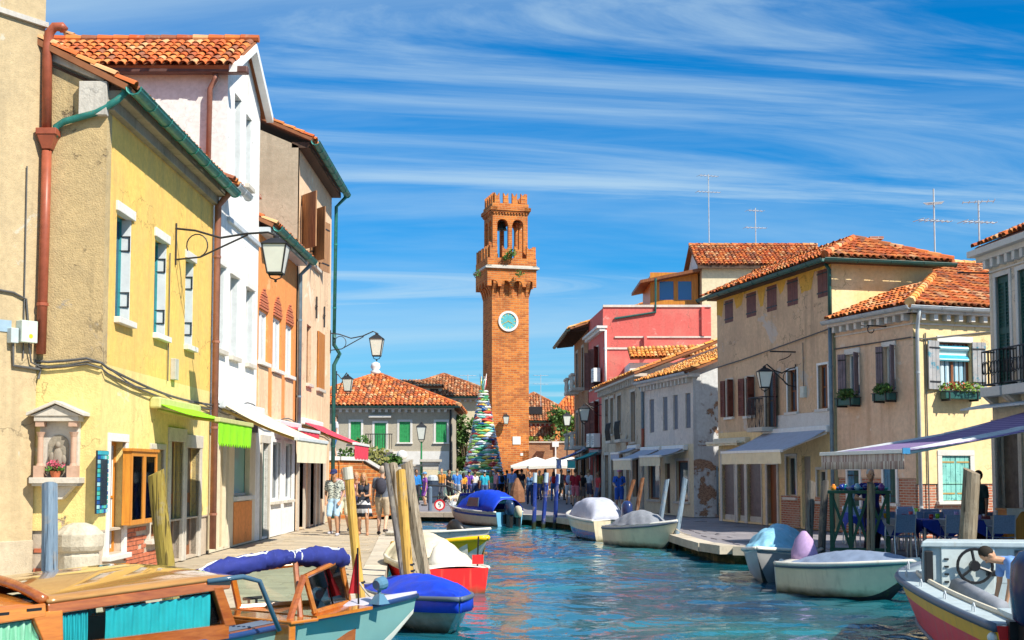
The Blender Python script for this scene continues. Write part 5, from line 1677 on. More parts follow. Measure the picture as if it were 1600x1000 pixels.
pipe(gh, [FR2.p(.05, 3.5, .07), FR2.p(.05, 2.6, .07)], .065, M_rust, False)
pipe(gh, [FR2f.p(1.1, 2.6, .06), FR2f.p(1.1, .1, .06)], .06, M_rgrey, False)
pipe(gh, [FR2f.p(.9, 1.9, .06), FR2f.p(.9, .1, .06)], .03, M_blpipe, False)
# old house with the dark tall windows
OA, ON = (4.57, 65.2), (5.5, 54.2)
FR3 = Fac(OA, ON)
EOo = 5.75
ol = thing('old_house', 'old stained stone house with dark tall windows and dentil cornice', 'house', (ON[0], ON[1], 0))
o3 = [FR3.rect(946, 951, 624, 680), FR3.rect(954, 959, 622, 678), FR3.rect(965, 971, 618, 676), FR3.rect(986, 993, 612, 690)]
o3l = [(1, 2.2, .05, 2.5), (3, 4, .05, 2.5), (5, 6.4, .7, 2.5), (7.2, 8.1, .05, 2.4), (8.8, 10.3, .6, 2.5)]
mb = MB(); wall(mb, FR3, 0, FR3.L, 0, EOo, o3 + o3l, .25); FR3.box(mb, .02, FR3.L - .02, 0, EOo - .02, -5, -.3); mb.build('wall', M_old, ol)
for w in o3:
 window(FR3, w, ol, M_woodd, M_glass, .2, surround=M_stone, sw=.12, sill=M_stone, bars=1)
for w in o3l:
 window(FR3, w, ol, M_woodd, M_glass, .2, surround=M_stone, sw=.15, mull=1, bars=0)
for i in range(24):
 mb = MB(); uu = FR3.L * (i + .5) / 24; FR3.box(mb, uu - .07, uu + .07, EOo - .3, EOo - .03, 0, .24); mb.build('dentil', M_stone, ol)
mb = MB(); FR3.box(mb, -.1, FR3.L + .25, EOo - .03, EOo + .1, -.2, .35); mb.build('cornice', M_stone, ol)
roof_plane(ol, FR3.p(-.1, EOo + .14, .38), FR3.p(FR3.L + .3, EOo + .14, .38), -FR3.n + Vector((0, 0, .38)), [(0, 0), (FR3.L + .4, 0), (FR3.L + .4, 4.6), (0, 4.6)], M_tileo, M_under)
f3e = Fac(ON, (ON[0] + 4.6, ON[1] + .39))
mb = MB(); mb.prism([f3e.p(0, 0, .02), f3e.p(4.6, 0, .02), f3e.p(4.6, EOo + 1.78, .02), f3e.p(0, EOo + .05, .02)], (0, .25, 0)); mb.build('wall', M_marble, ol)
for uu in (5.0, 7.6):
 mb = MB(); FR3.box(mb, uu - .7, uu + .7, 3.02, 3.14, 0, .5); b_ = mb.build('balcony', M_stone, ol)
 mb = MB()
 for a in np.linspace(uu - .68, uu + .68, 9):
  mb.tube([FR3.p(a, 3.14, .47), FR3.p(a, 3.6, .52), FR3.p(a, 3.95, .47)], .015, 5)
 mb.tube([FR3.p(uu - .7, 3.95, .47), FR3.p(uu + .7, 3.95, .47)], .02, 5); mb.build('railing', M_iron, b_)
# lean-to roof and white wall between old house and red house
lt = thing('lean_to', 'short tiled lean-to roof over white wall against the red house', 'outbuilding', (6.2, 63, 0))
q0, q1 = at(984, 560, 63.0), at(1125, 556, 63.0)
mb = MB(); mb.box(((q0.x + q1.x) / 2, 64.6, q0.z / 2 - .1), (q1.x - q0.x, 3, q0.z - .2)); mb.build('wall', M_white, lt)
roof_plane(lt, q0 + Vector((0, -.2, 0)), q1 + Vector((0, -.2, 0)), Vector((0, 1, .5)), [(0, 0), (q1.x - q0.x, 0), (q1.x - q0.x, 1.5), (0, 1.5)], M_tileo, M_under, 60)
# red house
RA, RN = (4.32, 72.0), (4.72, 66.0)
FR4 = Fac(RA, RN)
FR4f = Fac(RN, (RN[0] + 5.6, RN[1]))
ET = 10.2
rh = thing('red_house', 'tall red plastered house with flat parapet and white cornice', 'house', (RN[0], RN[1], 0))
r4 = [(1.0, 2.0, 3.3, 5.4), (3.2, 4.2, 3.3, 5.4), (1.0, 2.0, 6.2, 8.3), (3.2, 4.2, 6.2, 8.3)]
r4l = [(.5, 2.2, .05, 2.6), (3.0, 5.2, .05, 2.6)]
mb = MB(); wall(mb, FR4, 0, FR4.L, 0, 9.2, r4 + r4l, .25); mb.build('wall', M_red, rh)
mb = MB(); FR4f.box(mb, 0, FR4f.L, 0, ET, -.25, 0); FR4.box(mb, .02, FR4.L - .3, 0, 9.15, -5, -.3); FR4.box(mb, 0, FR4.L, 9.22, ET - .02, -.2, -.02); mb.build('wall', M_red, rh)
mb = MB(); FR4f.box(mb, 0, FR4f.L, ET, ET + .12, -.3, .06); FR4f.box(mb, .6, FR4f.L, ET - 1.6, ET - 1.52, 0, .06); FR4f.box(mb, .02, 2.0, ET - 2.2, ET - 2.1, 0, .05); mb.build('coping', M_rgrey, rh)
mb = MB(); FR4f.box(mb, 2.1, 2.25, ET - 2.6, ET - 1.5, 0, .2); FR4f.box(mb, FR4f.L - .5, FR4f.L - .35, ET - 1.5, ET, 0, .12); mb.build('pilaster', M_red, rh)
mb = MB(); FR4.box(mb, -.1, FR4.L + .2, 9.1, 9.22, -.2, .35); FR4.box(mb, -.1, FR4.L + .15, 8.95, 9.098, -.1, .2); mb.build('cornice', M_marble, rh)
for w in r4:
 wn = window(FR4, w, rh, M_woodd, M_glass, .2, surround=M_stone, sw=.12, sill=M_stone)
 shutter(FR4, w[0] - .5, w[0] - .1, w[2], w[3], wn, M_dkbrown, .03, 3, R(40), 'r', None, True); shutter(FR4, w[1] + .1, w[1] + .5, w[2], w[3], wn, M_dkbrown, .03, 3, R(40), 'l', None, True)
for w in r4l:
 window(FR4, w, rh, M_woodd, M_glass, .2, surround=M_stone, sw=.15, mull=1, bars=0)
pipe(rh, [FR4f.p(.12, 9.0, .08), FR4f.p(.12, 5.5, .08)], .06, M_whitep)
mb = MB(); a_, b_ = FR4f.px(960, 498), FR4f.px(1024, 488); mb.tube([FR4f.p(*a_, .06), FR4f.p(*b_, .06), FR4f.p(b_[0] + .02, ET + 1.5, .06)], .06, 8); mb.build('downpipe', M_dkgreen, rh)
# roof terrace room and cream tower block behind
ct = thing('cream_house', 'tall cream house behind the red house with wooden glazed roof room', 'house', (9, 68, 0))
q0, q1 = at(1097, 476, 66.5), at(1290, 476, 66.5)
zt = zat(415, 66.5, 1150)
mb = MB(); mb.box(((q0.x + q1.x) / 2, 69.5, zt / 2), (q1.x - q0.x, 6, zt)); mb.build('wall', M_creamy, ct)
zr = zat(384, 69.5, 1150)
eA, eB = Vector((q0.x - .25, 66.2, zt)), Vector((q1.x + .3, 66.2, zt))
rl = math.hypot(3.3, zr - zt)
roof_plane(ct, eA, eB, Vector((0, 3.3, zr - zt)), [(0, 0), (eB.x - eA.x, 0), (eB.x - eA.x, rl), (0, rl)], M_tile, M_under, 250)
roof_plane(ct, Vector((eB.x, 72.8, zt)), Vector((eA.x, 72.8, zt)), Vector((0, -3.3, zr - zt)), [(0, 0), (eB.x - eA.x, 0), (eB.x - eA.x, rl), (0, rl)], M_tile, M_under)
mb = MB(); mb.prism([(q0.x, 66.5, zt), (q0.x, 72.5, zt), (q0.x, 69.5, zr - .1)], (.2, 0, 0)); mb.build('gable', M_white, ct)
ridge(ct, (eA.x, 69.5, zr + .05), (eB.x, 69.5, zr + .05), M_tile)
mb = MB(); mb.box(((eA.x + eB.x) / 2, 66.25, zt - .12), (eB.x - eA.x, .12, .14)); mb.build('eaves_board', M_woodd, ct)
# glazed room
p0, p1 = at(1016, 474, 67.2), at(1091, 474, 67.2)
zq = zat(430, 67.2, 1050)
FT = Fac((p0.x, 67.2), (p1.x, 67.2))
z0t = ET - .3
glz = [FT.rect(1029, 1054, 438, 470), FT.rect(1058, 1082, 438, 470)]
mb = MB(); wall(mb, FT, 0, FT.L, z0t, zq + .15, glz, .12); FT.box(mb, .02, FT.L - .02, z0t, zq, -4, -.15); mb.build('roof_room', M_orangep, ct)
for w in glz:
 window(FT, w, ct, M_orangep, paint('mirror_pane', (0.03, 0.12, 0.35), .05, .05, spec=.9), .05, mull=0, bars=0, fw=.05)
mb = MB()
ra, rb = at(1000, 440, 66.6), at(1095, 421, 66.6)
mb.hexa([Vector((ra.x, 66.4, ra.z - .1)), Vector((rb.x, 66.4, rb.z - .1)), Vector((rb.x, 71.4, rb.z - .1)), Vector((ra.x, 71.4, ra.z - .1)),
   Vector((ra.x, 66.4, ra.z + .06)), Vector((rb.x, 66.4, rb.z + .06)), Vector((rb.x, 71.4, rb.z + .06)), Vector((ra.x, 71.4, ra.z + .06))])
mb.build('flat_roof', M_brdoor, ct)
# brown gold house with the wide eave, farthest of the right row
DA, DN = (3.95, 81.0), (4.3, 72.1)
FR5 = Fac(DA, DN)
dh = thing('wide_eave_house', 'ochre brick house with wide overhanging eave and stone balconies, beyond the red house', 'house', (DN[0], DN[1], 0))
d5 = [(1.5, 2.6, 6.6, 9.0), (5.2, 6.3, 6.6, 9.0), (1.5, 2.6, 3.2, 5.3), (5.2, 6.3, 3.2, 5.3)]
d5l = [(1, 3, .05, 2.6), (4.5, 7.5, .05, 2.6)]
ED = 9.75
mb = MB(); wall(mb, FR5, 0, FR5.L, 0, ED, d5 + d5l, .25); FR5.box(mb, .02, FR5.L - .02, 0, ED - .02, -7, -.3); mb.build('wall', M_brickw, dh)
for w in d5 + d5l:
 window(FR5, w, dh, M_woodd, M_glass, .2, surround=M_stone, sw=.15, sill=M_stone if w in d5 else None)
for w in d5:
 mb = MB(); FR5.box(mb, w[0] - .4, w[1] + .4, w[2] - .2, w[2] - .02, 0, .75); b_ = mb.build('balcony', M_stone, dh)
 for a in np.linspace(w[0] - .3, w[1] + .3, 6):
  MB().lathe([(.05, 0), (.085, .25), (.05, .5), (.07, .7)], FR5.p(a, w[2] - .02, .66), 8).build('baluster', M_stone, b_)
 mb = MB(); FR5.box(mb, w[0] - .42, w[1] + .42, w[2] + .68, w[2] + .8, .52, .78); mb.build('handrail', M_stone, b_)
roof_plane(dh, FR5.p(-.9, ED - .05, 1.1), FR5.p(FR5.L + 1.0, ED - .05, 1.1), -FR5.n + Vector((0, 0, .36)), [(0, 0), (FR5.L + 1.9, 0), (FR5.L + 1.9 - 1.6, 5.2), (1.5, 5.2)], M_tileo, M_under)
half_gutter(dh, FR5.p(-.9, ED - .12, 1.2), FR5.p(FR5.L + 1.0, ED - .12, 1.2), FR5.n, .1, M_dkgreen)
for i in range(12):
 mb = MB(); uu = -.6 + i * .88; mb.hexa([FR5.p(uu, ED - .1, 0), FR5.p(uu + .1, ED - .1, 0), FR5.p(uu + .1, ED - .22, 1.05), FR5.p(uu, ED - .22, 1.05), FR5.p(uu, ED + .1, 0), FR5.p(uu + .1, ED + .1, 0), FR5.p(uu + .1, ED - .12, 1.05), FR5.p(uu, ED - .12, 1.05)]); mb.build('rafter', M_woodd, dh)
# awnings of the right side
awning('shop_awning', 'pale grey awning with cream valance on brown house', FR1, FR1.px(1205, 672)[0] - .2, FR1.L - .15, 2.95, 1.6, 2.32, .35, M_aw_grey, M_whitep, M_aw_cream)
awning('shop_awning', 'rolled in cream awning above the rolling shutters of brown house', FR1, .05, 2.6, 2.75, .45, 2.7, .08, M_aw_cream, M_cream_p)
awning('shop_awning', 'grey blue awning with cream valance at far end of grey house', FR2, .1, 2.5, 2.62, 1.35, 2.2, .4, M_aw_grey, M_whitep, M_aw_cream)
awning('shop_awning', 'grey blue awning with cream valance at near end of grey house', FR2, 2.9, 5.4, 2.62, 1.1, 2.3, .35, M_aw_grey, M_whitep, M_aw_cream)
awning('shop_awning', 'teal awning on the front of red house', FR4, 1.8, 5.4, 2.75, 1.4, 2.3, .4, paint('teal_cloth', (0.0, 0.32, 0.30), .8), M_blpipe)
awning('shop_awning', 'blue and white awning in front of the wide eave house', FR5, 5.0, 8.6, 3.0, 1.5, 2.4, .5, stripes('blue_white_stripes', (0.03, 0.08, 0.42), (0.7, 0.72, 0.75), 1.2, 0, .5), M_blpipe)
awning('shop_awning', 'pale blue awning rolled half way on the old house', FR3, 8.5, 10.6, 2.75, .9, 2.5, .25, M_aw_grey, M_whitep)
M_purp = stripes('purple_stripes', (0.16, 0.11, 0.26), (0.30, 0.22, 0.40), .16, 0, .5)
M_purpv = stripes('cream_brown_stripes', (0.66, 0.58, 0.52), (0.33, 0.20, 0.18), .08, 0, .55)
# big restaurant awning
fA, fB = FRe.px(1600, 700)[0], 0
ta = thing('restaurant_awning', 'large purple striped awning over the restaurant tables with striped valance', 'awning', FRe.p(4, 3.0, 0))
a0_, a1_ = 1.9, 5.9                           # along the wall
NF, ZWl, ZF = 4.55, 2.98, 2.08
mb = MB(); mb.grid(lambda a, b: FRe.p(a0_ + (a1_ - a0_) * a, ZWl + (ZF - ZWl) * b - .1 * math.sin(math.pi * b), .1 + (NF - .1) * b), 12, 16)
clo = mb.build('cloth', M_purp, ta, smooth=True, solid=.012)
mb = MB(); mb.grid(lambda a, b: FRe.p(a0_ + (a1_ - a0_) * a, ZF - .03 - .28 * b, NF + .02 + .009 * math.sin(a * 60) * b), 120, 2)
mb.build('valance', M_purpv, ta, smooth=True, solid=.008)
mb = MB(); FRe.box(mb, a0_ - .03, a1_ + .03, ZF - .04, ZF + .03, NF - .06, NF + .05); mb.build('front_bar', M_whitep, ta, bevel=.01)
mb = MB(); FRe.box(mb, a1_ + .03, a1_ + .06, ZF - .05, ZF + .05, NF - .07, NF + .06); mb.build('end_cap', paint('blue_cap', (.05, .25, .5), .4), ta)
for uu, s in ((a1_ - .06, -1), (a0_ + .06, 1), (a1_ - .5, -1)):
 mb = MB(); md = FRe.p(uu + s * .4, 2.45, 2.2)
 mb.tube([FRe.p(uu, 2.85, .1), md], .05, 8); mb.tube([md, FRe.p(uu, ZF - .03, NF - .05)], .04, 8); mb.build('folding_arm', M_grpipe, ta)
mb = MB(); FRe.box(mb, a0_ - .1, a1_ + .1, ZWl - .1, ZWl + .12, 0, .25); mb.build('housing', M_grpipe, ta, bevel=.03)
# ------------------------------------------------------------------ brick clock tower
def arch_wall(mb, f, u0, u1, z0, z1, arches, depth, seg=8, n=0.0):
 """wall slab with round arched openings (centre, half width, spring height)"""
 cur = u0
 for uc, hw, zs in arches:
  f.box(mb, cur, uc - hw, z0, z1, n - depth, n)
  for i in range(seg):
   a, b = uc - hw + 2 * hw * i / seg, uc - hw + 2 * hw * (i + 1) / seg
   za = zs + math.sqrt(max(0, hw * hw - (a - uc) ** 2)); zb = zs + math.sqrt(max(0, hw * hw - (b - uc) ** 2))
   mb.hexa([f.p(a, za, n), f.p(b, zb, n), f.p(b, zb, n - depth), f.p(a, za, n - depth), f.p(a, z1, n), f.p(b, z1, n), f.p(b, z1, n - depth), f.p(a, z1, n - depth)])
  cur = uc + hw
 f.box(mb, cur, u1, z0, z1, n - depth, n)
TD = 95.0
tc_ = at(790, 740, TD)
tw = thing('clock_tower', 'tall square brick clock tower with swallow tail battlements and open belfry', 'tower', (tc_.x, TD, 0))
ta_ = R(15)
tux = Vector((math.cos(ta_), math.sin(ta_), 0)); tuy = Vector((-math.sin(ta_), math.cos(ta_), 0))
T0 = Vector((tc_.x, TD, 0))
def tfaces(h):
 """four facades of a square of half width h, front first"""
 c = [T0 - tux * h - tuy * h, T0 + tux * h - tuy * h, T0 + tux * h + tuy * h, T0 - tux * h + tuy * h]
 return [Fac(c[i].xy, c[(i + 1) % 4].xy) for i in range(4)]
zy = lambda y: 1.75 + (HOR - y) * TD / FPX
HS = 1.40
ft = tfaces(HS)
ztop = zy(438)
mb = MB()
arch_wall(mb, ft[0], 0, 2 * HS, 0, 3.2, [(2.02, .46, 1.35)], .5)
ft[0].box(mb, 0, 2 * HS, 3.2, ztop, -2 * HS, 0)
for f in ft[1:]:
 f.box(mb, .0, 2 * HS - .5, 0, 3.2, -.5, 0)
shaft = mb.build('shaft', M_brickt, tw)
mb = MB(); ft[0].box(mb, 1.4, 2.7, 0, 2.2, -.9, -.6); mb.build('door', M_shop, tw)
mb = MB()
for i in range(11):
 a, b = math.pi * i / 11, math.pi * (i + 1) / 11
 mb.prism([ft[0].p(2.02 + math.cos(a) * .47, 1.35 + math.sin(a) * .47), ft[0].p(2.02 + math.cos(b) * .47, 1.35 + math.sin(b) * .47), ft[0].p(2.02 + math.cos(b) * .62, 1.35 + math.sin(b) * .62), ft[0].p(2.02 + math.cos(a) * .62, 1.35 + math.sin(a) * .62)], ft[0].n * .04)
mb.build('door_arch', M_brk, tw)
# corbels carrying the wider top
HU = 1.86
fu = tfaces(HU)
zc0, zc1, zc2 = zy(468), zy(440), zy(424)
for k in range(4):
 for i in range(5):
  uu = .0 + (2 * HS) * i / 4
  mb = MB()
  w = .13
  f = ft[k]
  a = min(max(uu - w, 0), 2 * HS - 2 * w)
  mb.prism([f.p(a, zc0, 0), f.p(a, zc0 + .6, .16), f.p(a, zc1 - .35, .40), f.p(a, zc1, HU - HS), f.p(a, zc1, 0)], f.u * (2 * w))
  mb.build('corbel', M_brickt, tw)
 mb = MB()
 st = 2 * HU / 4
 arch_wall(mb, fu[k], .001 * k, 2 * HU - .001 * k, zc1 - .55, zc2, [(st * (i + .5), st * .36, zc1 - .45) for i in range(4)], .3, n=-.001 * k)
 mb.build('upper_wall', M_brickt, tw)
mb = MB(); f = fu[0]; f.box(mb, .02, 2 * HU - .02, zc2 - .35, zc2 - .02, -2 * HU + .02, -.02); mb.build('platform', M_brickt, tw)
mb = MB()
for k, f in enumerate(fu):
 f.box(mb, -.18 + .002 * k, 2 * HU + .18 - .002 * k, zc2, zc2 + .14, -.3, .18 - .002 * k); f.box(mb, -.08, 2 * HU + .08, zc2 + .142, zc2 + .24, -.3, .08 - .002 * k)
mb.build('string_course', M_stone, tw)
def merlon(f, u, w, z0, h, parent, dep=.28):
 mb = MB()
 mb.prism([f.p(u - w / 2, z0), f.p(u + w / 2, z0), f.p(u + w / 2, z0 + h), f.p(u + w * .3, z0 + h * .86), f.p(u, z0 + h * .66), f.p(u - w * .3, z0 + h * .86), f.p(u - w / 2, z0 + h)], -f.n * dep)
 mb.build('merlon', M_brickt, parent)
zp0, zp1 = zc2 + .24, zy(388)
for k, f in enumerate(fu):
 mb = MB(); f.box(mb, 0.001 * k, 2 * HU - .001 * k, zp0, zp0 + .55, -.28, -.001 * k); mb.build('parapet', M_brickt, tw)
 for i in range(4):
  merlon(f, 2 * HU * (i + .5) / 4, 2 * HU / 4 - .36, zp0 + .55, zp1 - zp0 - .55, tw)
# belfry
HB = 1.34
fbv = tfaces(HB)
zb0, zb1, zb2, zb3 = zc2, zy(334), zy(326), zy(303)
for k, f in enumerate(fbv):
 mb = MB()
 arch_wall(mb, f, .001 * k, 2 * HB - .001 * k, zb0, zb1, [(.75, .45, zy(354)), (2 * HB - .75, .45, zy(354))], .34, 8, -.001 * k)
 mb.build('belfry_wall', M_brickt, tw)
 MB().lathe([(.14, 0), (.11, .1), (.1, 1.5), (.13, 1.6), (.16, zy(354) - zy(388) + .3)], f.p(HB, zy(392), -.17), 10).build('column', M_marble, tw)
 mb = MB(); f.box(mb, -.12, 2 * HB + .12, zb1, zb1 + .12, -.3, .12 - .002 * k); f.box(mb, -.2, 2 * HB + .2, zb1 + .122, zb2, -.3, .2 - .002 * k); mb.build('cornice', M_brickt, tw)
 for i in range(12):
  mb = MB(); uu = 2 * HB * (i + .5) / 12; f.box(mb, uu - .06, uu + .06, zb1 - .12, zb1, 0, .1); mb.build('dentil', M_brickt, tw)
 mb = MB(); f.box(mb, -.05 + .001 * k, 2 * HB + .05 - .001 * k, zb2, zb2 + .3, -.25, .05 - .001 * k); mb.build('parapet', M_brickt, tw)
 for i in range(4):
  merlon(f, 2 * HB * (i + .5) / 4, 2 * HB / 4 - .3, zb2 + .3, zb3 - zb2 - .3, tw, .24)
mb = MB(); fbv[0].box(mb, .03, 2 * HB - .03, zb1 + .02, zb2, -2 * HB + .03, -.03); mb.build('belfry_roof', M_brickt, tw)
MB().lathe([(.42, 0), (.36, .1), (.26, .45), (.2, .62), (.05, .68)], T0 + Vector((-.3, -.3, zy(358))), 14).build('bell', paint('bronze', (.06, .09, .08), .4, metal=.8), tw, smooth=True)
mb = MB(); mb.tube([fbv[0].p(.1, zy(346), -.5), fbv[0].p(2 * HB - .1, zy(346), -.5)], .05, 6); mb.build('bell_beam', M_iron, tw)
u, z = ft[0].px(794, 502)
Rr = .76
def ring(f, u, z, r0, r1, n0, n1, mb, seg=28):
 for i in range(seg):
  a, b = 2 * math.pi * i / seg, 2 * math.pi * (i + 1) / seg
  q = [(r0, a), (r1, a), (r1, b), (r0, b)]
  mb.prism([f.p(u + r * math.cos(t), z + r * math.sin(t), n0) for r, t in q], f.n * (n1 - n0))
mb = MB(); ring(ft[0], u, z, Rr * .78, Rr, 0, .1, mb); clk = mb.build('clock_rim', M_marble, tw)
mb = MB(); mb.prism([ft[0].p(u + Rr * .8 * math.cos(a), z + Rr * .8 * math.sin(a), 0) for a in np.linspace(0, 2 * math.pi, 29)[:-1]], ft[0].n * .04); mb.build('clock_face', paint('teal_dial', (0.10, 0.42, 0.46), .4, .15), clk)
mb = MB()
for i in range(12):
 a = i * math.pi / 6
 d, t = (math.cos(a), math.sin(a)), (-math.sin(a), math.cos(a))
 mb.prism([ft[0].p(u + d[0] * r + t[0] * s, z + d[1] * r + t[1] * s, .04) for r, s in ((.42, -.02), (.57, -.035), (.57, .035), (.42, .02))], ft[0].n * .012)
for a, L_ in ((R(-25), .36), (R(205), .5)):
 d, t = (math.cos(a), math.sin(a)), (-math.sin(a), math.cos(a))
 mb.prism([ft[0].p(u + d[0] * r + t[0] * s, z + d[1] * r + t[1] * s, .055) for r, s in ((-.08, -.03), (L_, -.012), (L_, .012), (-.08, .03))], ft[0].n * .012)
mb.build('clock_hands', paint('gold', (.75, .6, .2), .35, metal=.5), clk)
u, z = ft[0].px(807, 688); mb = MB(); ft[0].box(mb, u - .3, u + .3, z - .3, z + .28, 0, .06); mb.build('plaque', M_marble, tw)
u, z = ft[0].px(815, 710); mb = MB(); ft[0].box(mb, u - .1, u + .1, z - .1, z + .1, 0, .05); mb.build('plaque', M_marble, tw)
mb = MB()
for x, y in ((796, 398), (792, 402), (812, 427), (745, 428), (800, 395)):
 leaves(mb, at(x, y, TD - 2.2), (.35, .25, .3), 60, .1)
mb.build('weeds', LEAFM, tw)
# ------------------------------------------------------------------ glass tree sculpture
SD = 80.0
sb = at(755, 760, SD)
st_ = thing('glass_tree', 'tall conical tree sculpture made of coloured glass tubes before the tower', 'sculpture', (sb.x, SD, 0))
GC = [(0.55, 0.05, 0.04), (0.72, 0.74, 0.70), (0.04, 0.28, 0.10), (0.02, 0.10, 0.30), (0.70, 0.55, 0.10), (0.20, 0.55, 0.50), (0.75, 0.76, 0.74), (0.35, 0.55, 0.12), (0.45, 0.02, 0.02), (0.10, 0.45, 0.25), (0.10, 0.16, 0.30), (0.72, 0.78, 0.76), (0.78, 0.80, 0.78), (0.70, 0.10, 0.06), (0.78, 0.80, 0.78)]
tm = []
for i, c in enumerate(GC):
 m_ = MB().lathe([(.02, -.36), (.07, -.2), (.11, 0), (.08, .18), (.03, .36)], (0, 0, 0), 6).mesh('glass_tube')
 m_.materials.append(paint('tree_glass_%d' % i, c, .15, .1, spec=.7))
 tm.append(m_)
zt0, zt1 = zat(757, SD), zat(612, SD)
cnt = 0
NL = 36
for k in range(NL):
 t = k / (NL - 1)
 r = 1.30 * (1 - t) + .24
 z = zt0 + (zt1 - zt0) * t
 m = max(6, int(16 * (1 - t * .58)))
 for j in range(m):
  a = 2 * math.pi * (j + .5 * (k % 2)) / m + rnd(-.1, .1)
  if math.sin(a) > .45:
   continue
  c = Vector((math.cos(a) * r * .86, math.sin(a) * r * .86, z + rnd(-.04, .04)))
  d = Vector((-math.sin(a), math.cos(a), rnd(-.08, .08)))
  q = d.to_track_quat('Z', 'Y').to_matrix().to_4x4()
  s = .8 + .35 * (1 - t)
  if cnt < 300:
   inst('glass_tube', random.choice(tm), st_, Matrix.Translation(c) @ q @ Matrix.Diagonal((s, s, s * .85, 1)))
  cnt += 1
mb = MB(); mb.tube([(sb.x, SD, 0), (sb.x, SD, zat(590, SD))], [.22, .05], 8); mb.lathe([(.9, 0), (.9, .25), (.8, .3)], (sb.x, SD, 0), 16); mb.build('mast', paint('dark_mast', (.12, .09, .05), .5), st_)
for i in range(7):
 a = i * .9
 mb = MB(); mb.tube([(sb.x, SD, zt1 - .1), (sb.x + .16 * math.cos(a), SD + .16 * math.sin(a), zt1 + .45), (sb.x + .22 * math.cos(a + .5), SD + .2 * math.sin(a), zat(584 + 4 * (i % 3), SD))], [.05, .05, .015], 6)
 mb.build('spire_tube', tm[i % 8].materials[0], st_, smooth=True)
# ------------------------------------------------------------------ houses of the square
def hip_house(name, label, X0, X1, Y0, depth, eave, rise, wm, tmx, ops=(), n_single=0, ridge_len=None, cornice=True, ov=.5):
 t = thing(name, label, 'house', ((X0 + X1) / 2, Y0, 0))
 f = Fac((X0, Y0), (X1, Y0))
 fs_ = Fac((X1, Y0), (X1, Y0 + depth))
 mb = MB(); wall(mb, f, 0, f.L, 0, eave, ops, .18); mb.add([fs_.p(0, 0), fs_.p(fs_.L, 0), fs_.p(fs_.L, eave), fs_.p(0, eave)], [(0, 1, 2, 3)]); f.box(mb, .02, f.L - .02, 0, eave - .02, -depth, -.25); mb.build('wall', wm, t)
 W, Dp = f.L + 2 * ov, depth + 2 * ov
 h = min(W, Dp) / 2
 k = rise / h
 A, B, C, D = f.p(-ov, eave + .1, ov), f.p(f.L + ov, eave + .1, ov), f.p(f.L + ov, eave + .1, -depth - ov), f.p(-ov, eave + .1, -depth - ov)
 sl = math.hypot(h, rise)
 y = Vector((0, 1, 0)); x = Vector((1, 0, 0)); zv = Vector((0, 0, 1))
 roof_plane(t, A, B, y * h + zv * rise, [(0, 0), (W, 0), (W - h, sl), (h, sl)], tmx, M_under, n_single, .26, .42)
 roof_plane(t, B, C, -x * h + zv * rise, [(0, 0), (Dp, 0), (Dp - h, sl), (h, sl)], tmx, M_under, 0, .26, .42)
 roof_plane(t, D, A, x * h + zv * rise, [(0, 0), (Dp, 0), (Dp - h, sl), (h, sl)], tmx, M_under, 0, .26, .42)
 roof_plane(t, C, D, -y * h + zv * rise, [(0, 0), (W, 0), (W - h, sl), (h, sl)], tmx, M_under, 0, .26, .42)
 ap1 = A + x * h + y * h + zv * (rise + .05); ap2 = B - x * h + y * h + zv * (rise + .05)
 for p, q in ((A, ap1), (B, ap2), (C, C - x * h - y * h + zv * (rise + .05))):
  ridge(t, p + zv * .05, q, tmx, .14)
 if cornice:
  mb = MB(); f.box(mb, -.1, f.L + .1, eave - .12, eave, -.2, .25); mb.build('cornice', M_marble, t)
  for i in range(int(f.L / .42)):
   mb = MB(); f.box(mb, .1 + i * .42, .28 + i * .42, eave - .3, eave - .12, 0, .2); mb.build('dentil', M_marble, t)
 half_gutter(t, A + Vector((0, -.08, -.04)), B + Vector((0, -.08, -.04)), (0, -1, 0), .1, M_dkgreen)
 return t, f, ap1
GD = 82.0
xg0, xg1 = at(446, 640, GD).x, at(707, 640, GD).x
eg = zat(637, GD, 620)
fq = Fac((xg0, GD), (xg1, GD))
gwn = [fq.rect(548, 564, 659, 691), fq.rect(585, 603, 661, 702), fq.rect(624, 641, 659, 691), fq.rect(681, 698, 659, 691)]
g_h, f, apx = hip_house('green_shutter_house', 'grey plastered house with green shutters and pyramid tile roof facing the square', xg0, xg1, GD, 10.4, eg, zat(588, GD + 5) - eg, M_grey, M_tile, gwn, 250)
MB().lathe([(.3, 0), (.35, .2), (.22, .3), (.34, .5), (.28, .75), (.05, .85)], apx, 12).build('finial', M_marble, g_h, smooth=True)
for i, w in enumerate(gwn):
 wn = window(f, w, g_h, M_whitep, M_glass, .15, surround=M_marble, sw=.14, sill=M_marble, mull=0, bars=0)
 um = (w[0] + w[1]) / 2
 shutter(f, w[0] + .01, um, w[2], w[3], wn, M_grnsh, -.06, 3, 0, 'l'); shutter(f, um, w[1] - .01, w[2], w[3], wn, M_grnsh, -.06, 3, 0, 'r')
w = gwn[1]
mb = MB(); f.box(mb, w[0] - .5, w[1] + .5, w[2] - .2, w[2] - .03, 0, .9); b_ = mb.build('balcony', M_stone, g_h)
mb = MB()
for a in np.linspace(w[0] - .45, w[1] + .45, 12):
 mb.tube([f.p(a, w[2], .84), f.p(a, w[2] + .95, .84)], .02, 5)
mb.tube([f.p(w[0] - .5, w[2] + .95, .84), f.p(w[1] + .5, w[2] + .95, .84)], .03, 5); mb.build('railing', M_iron, b_)
mb = MB(); f.box(mb, w[0] - .35, w[1] + .35, w[3] + .35, w[3] + .5, 0, .3); mb.build('door_hood', M_marble, g_h)
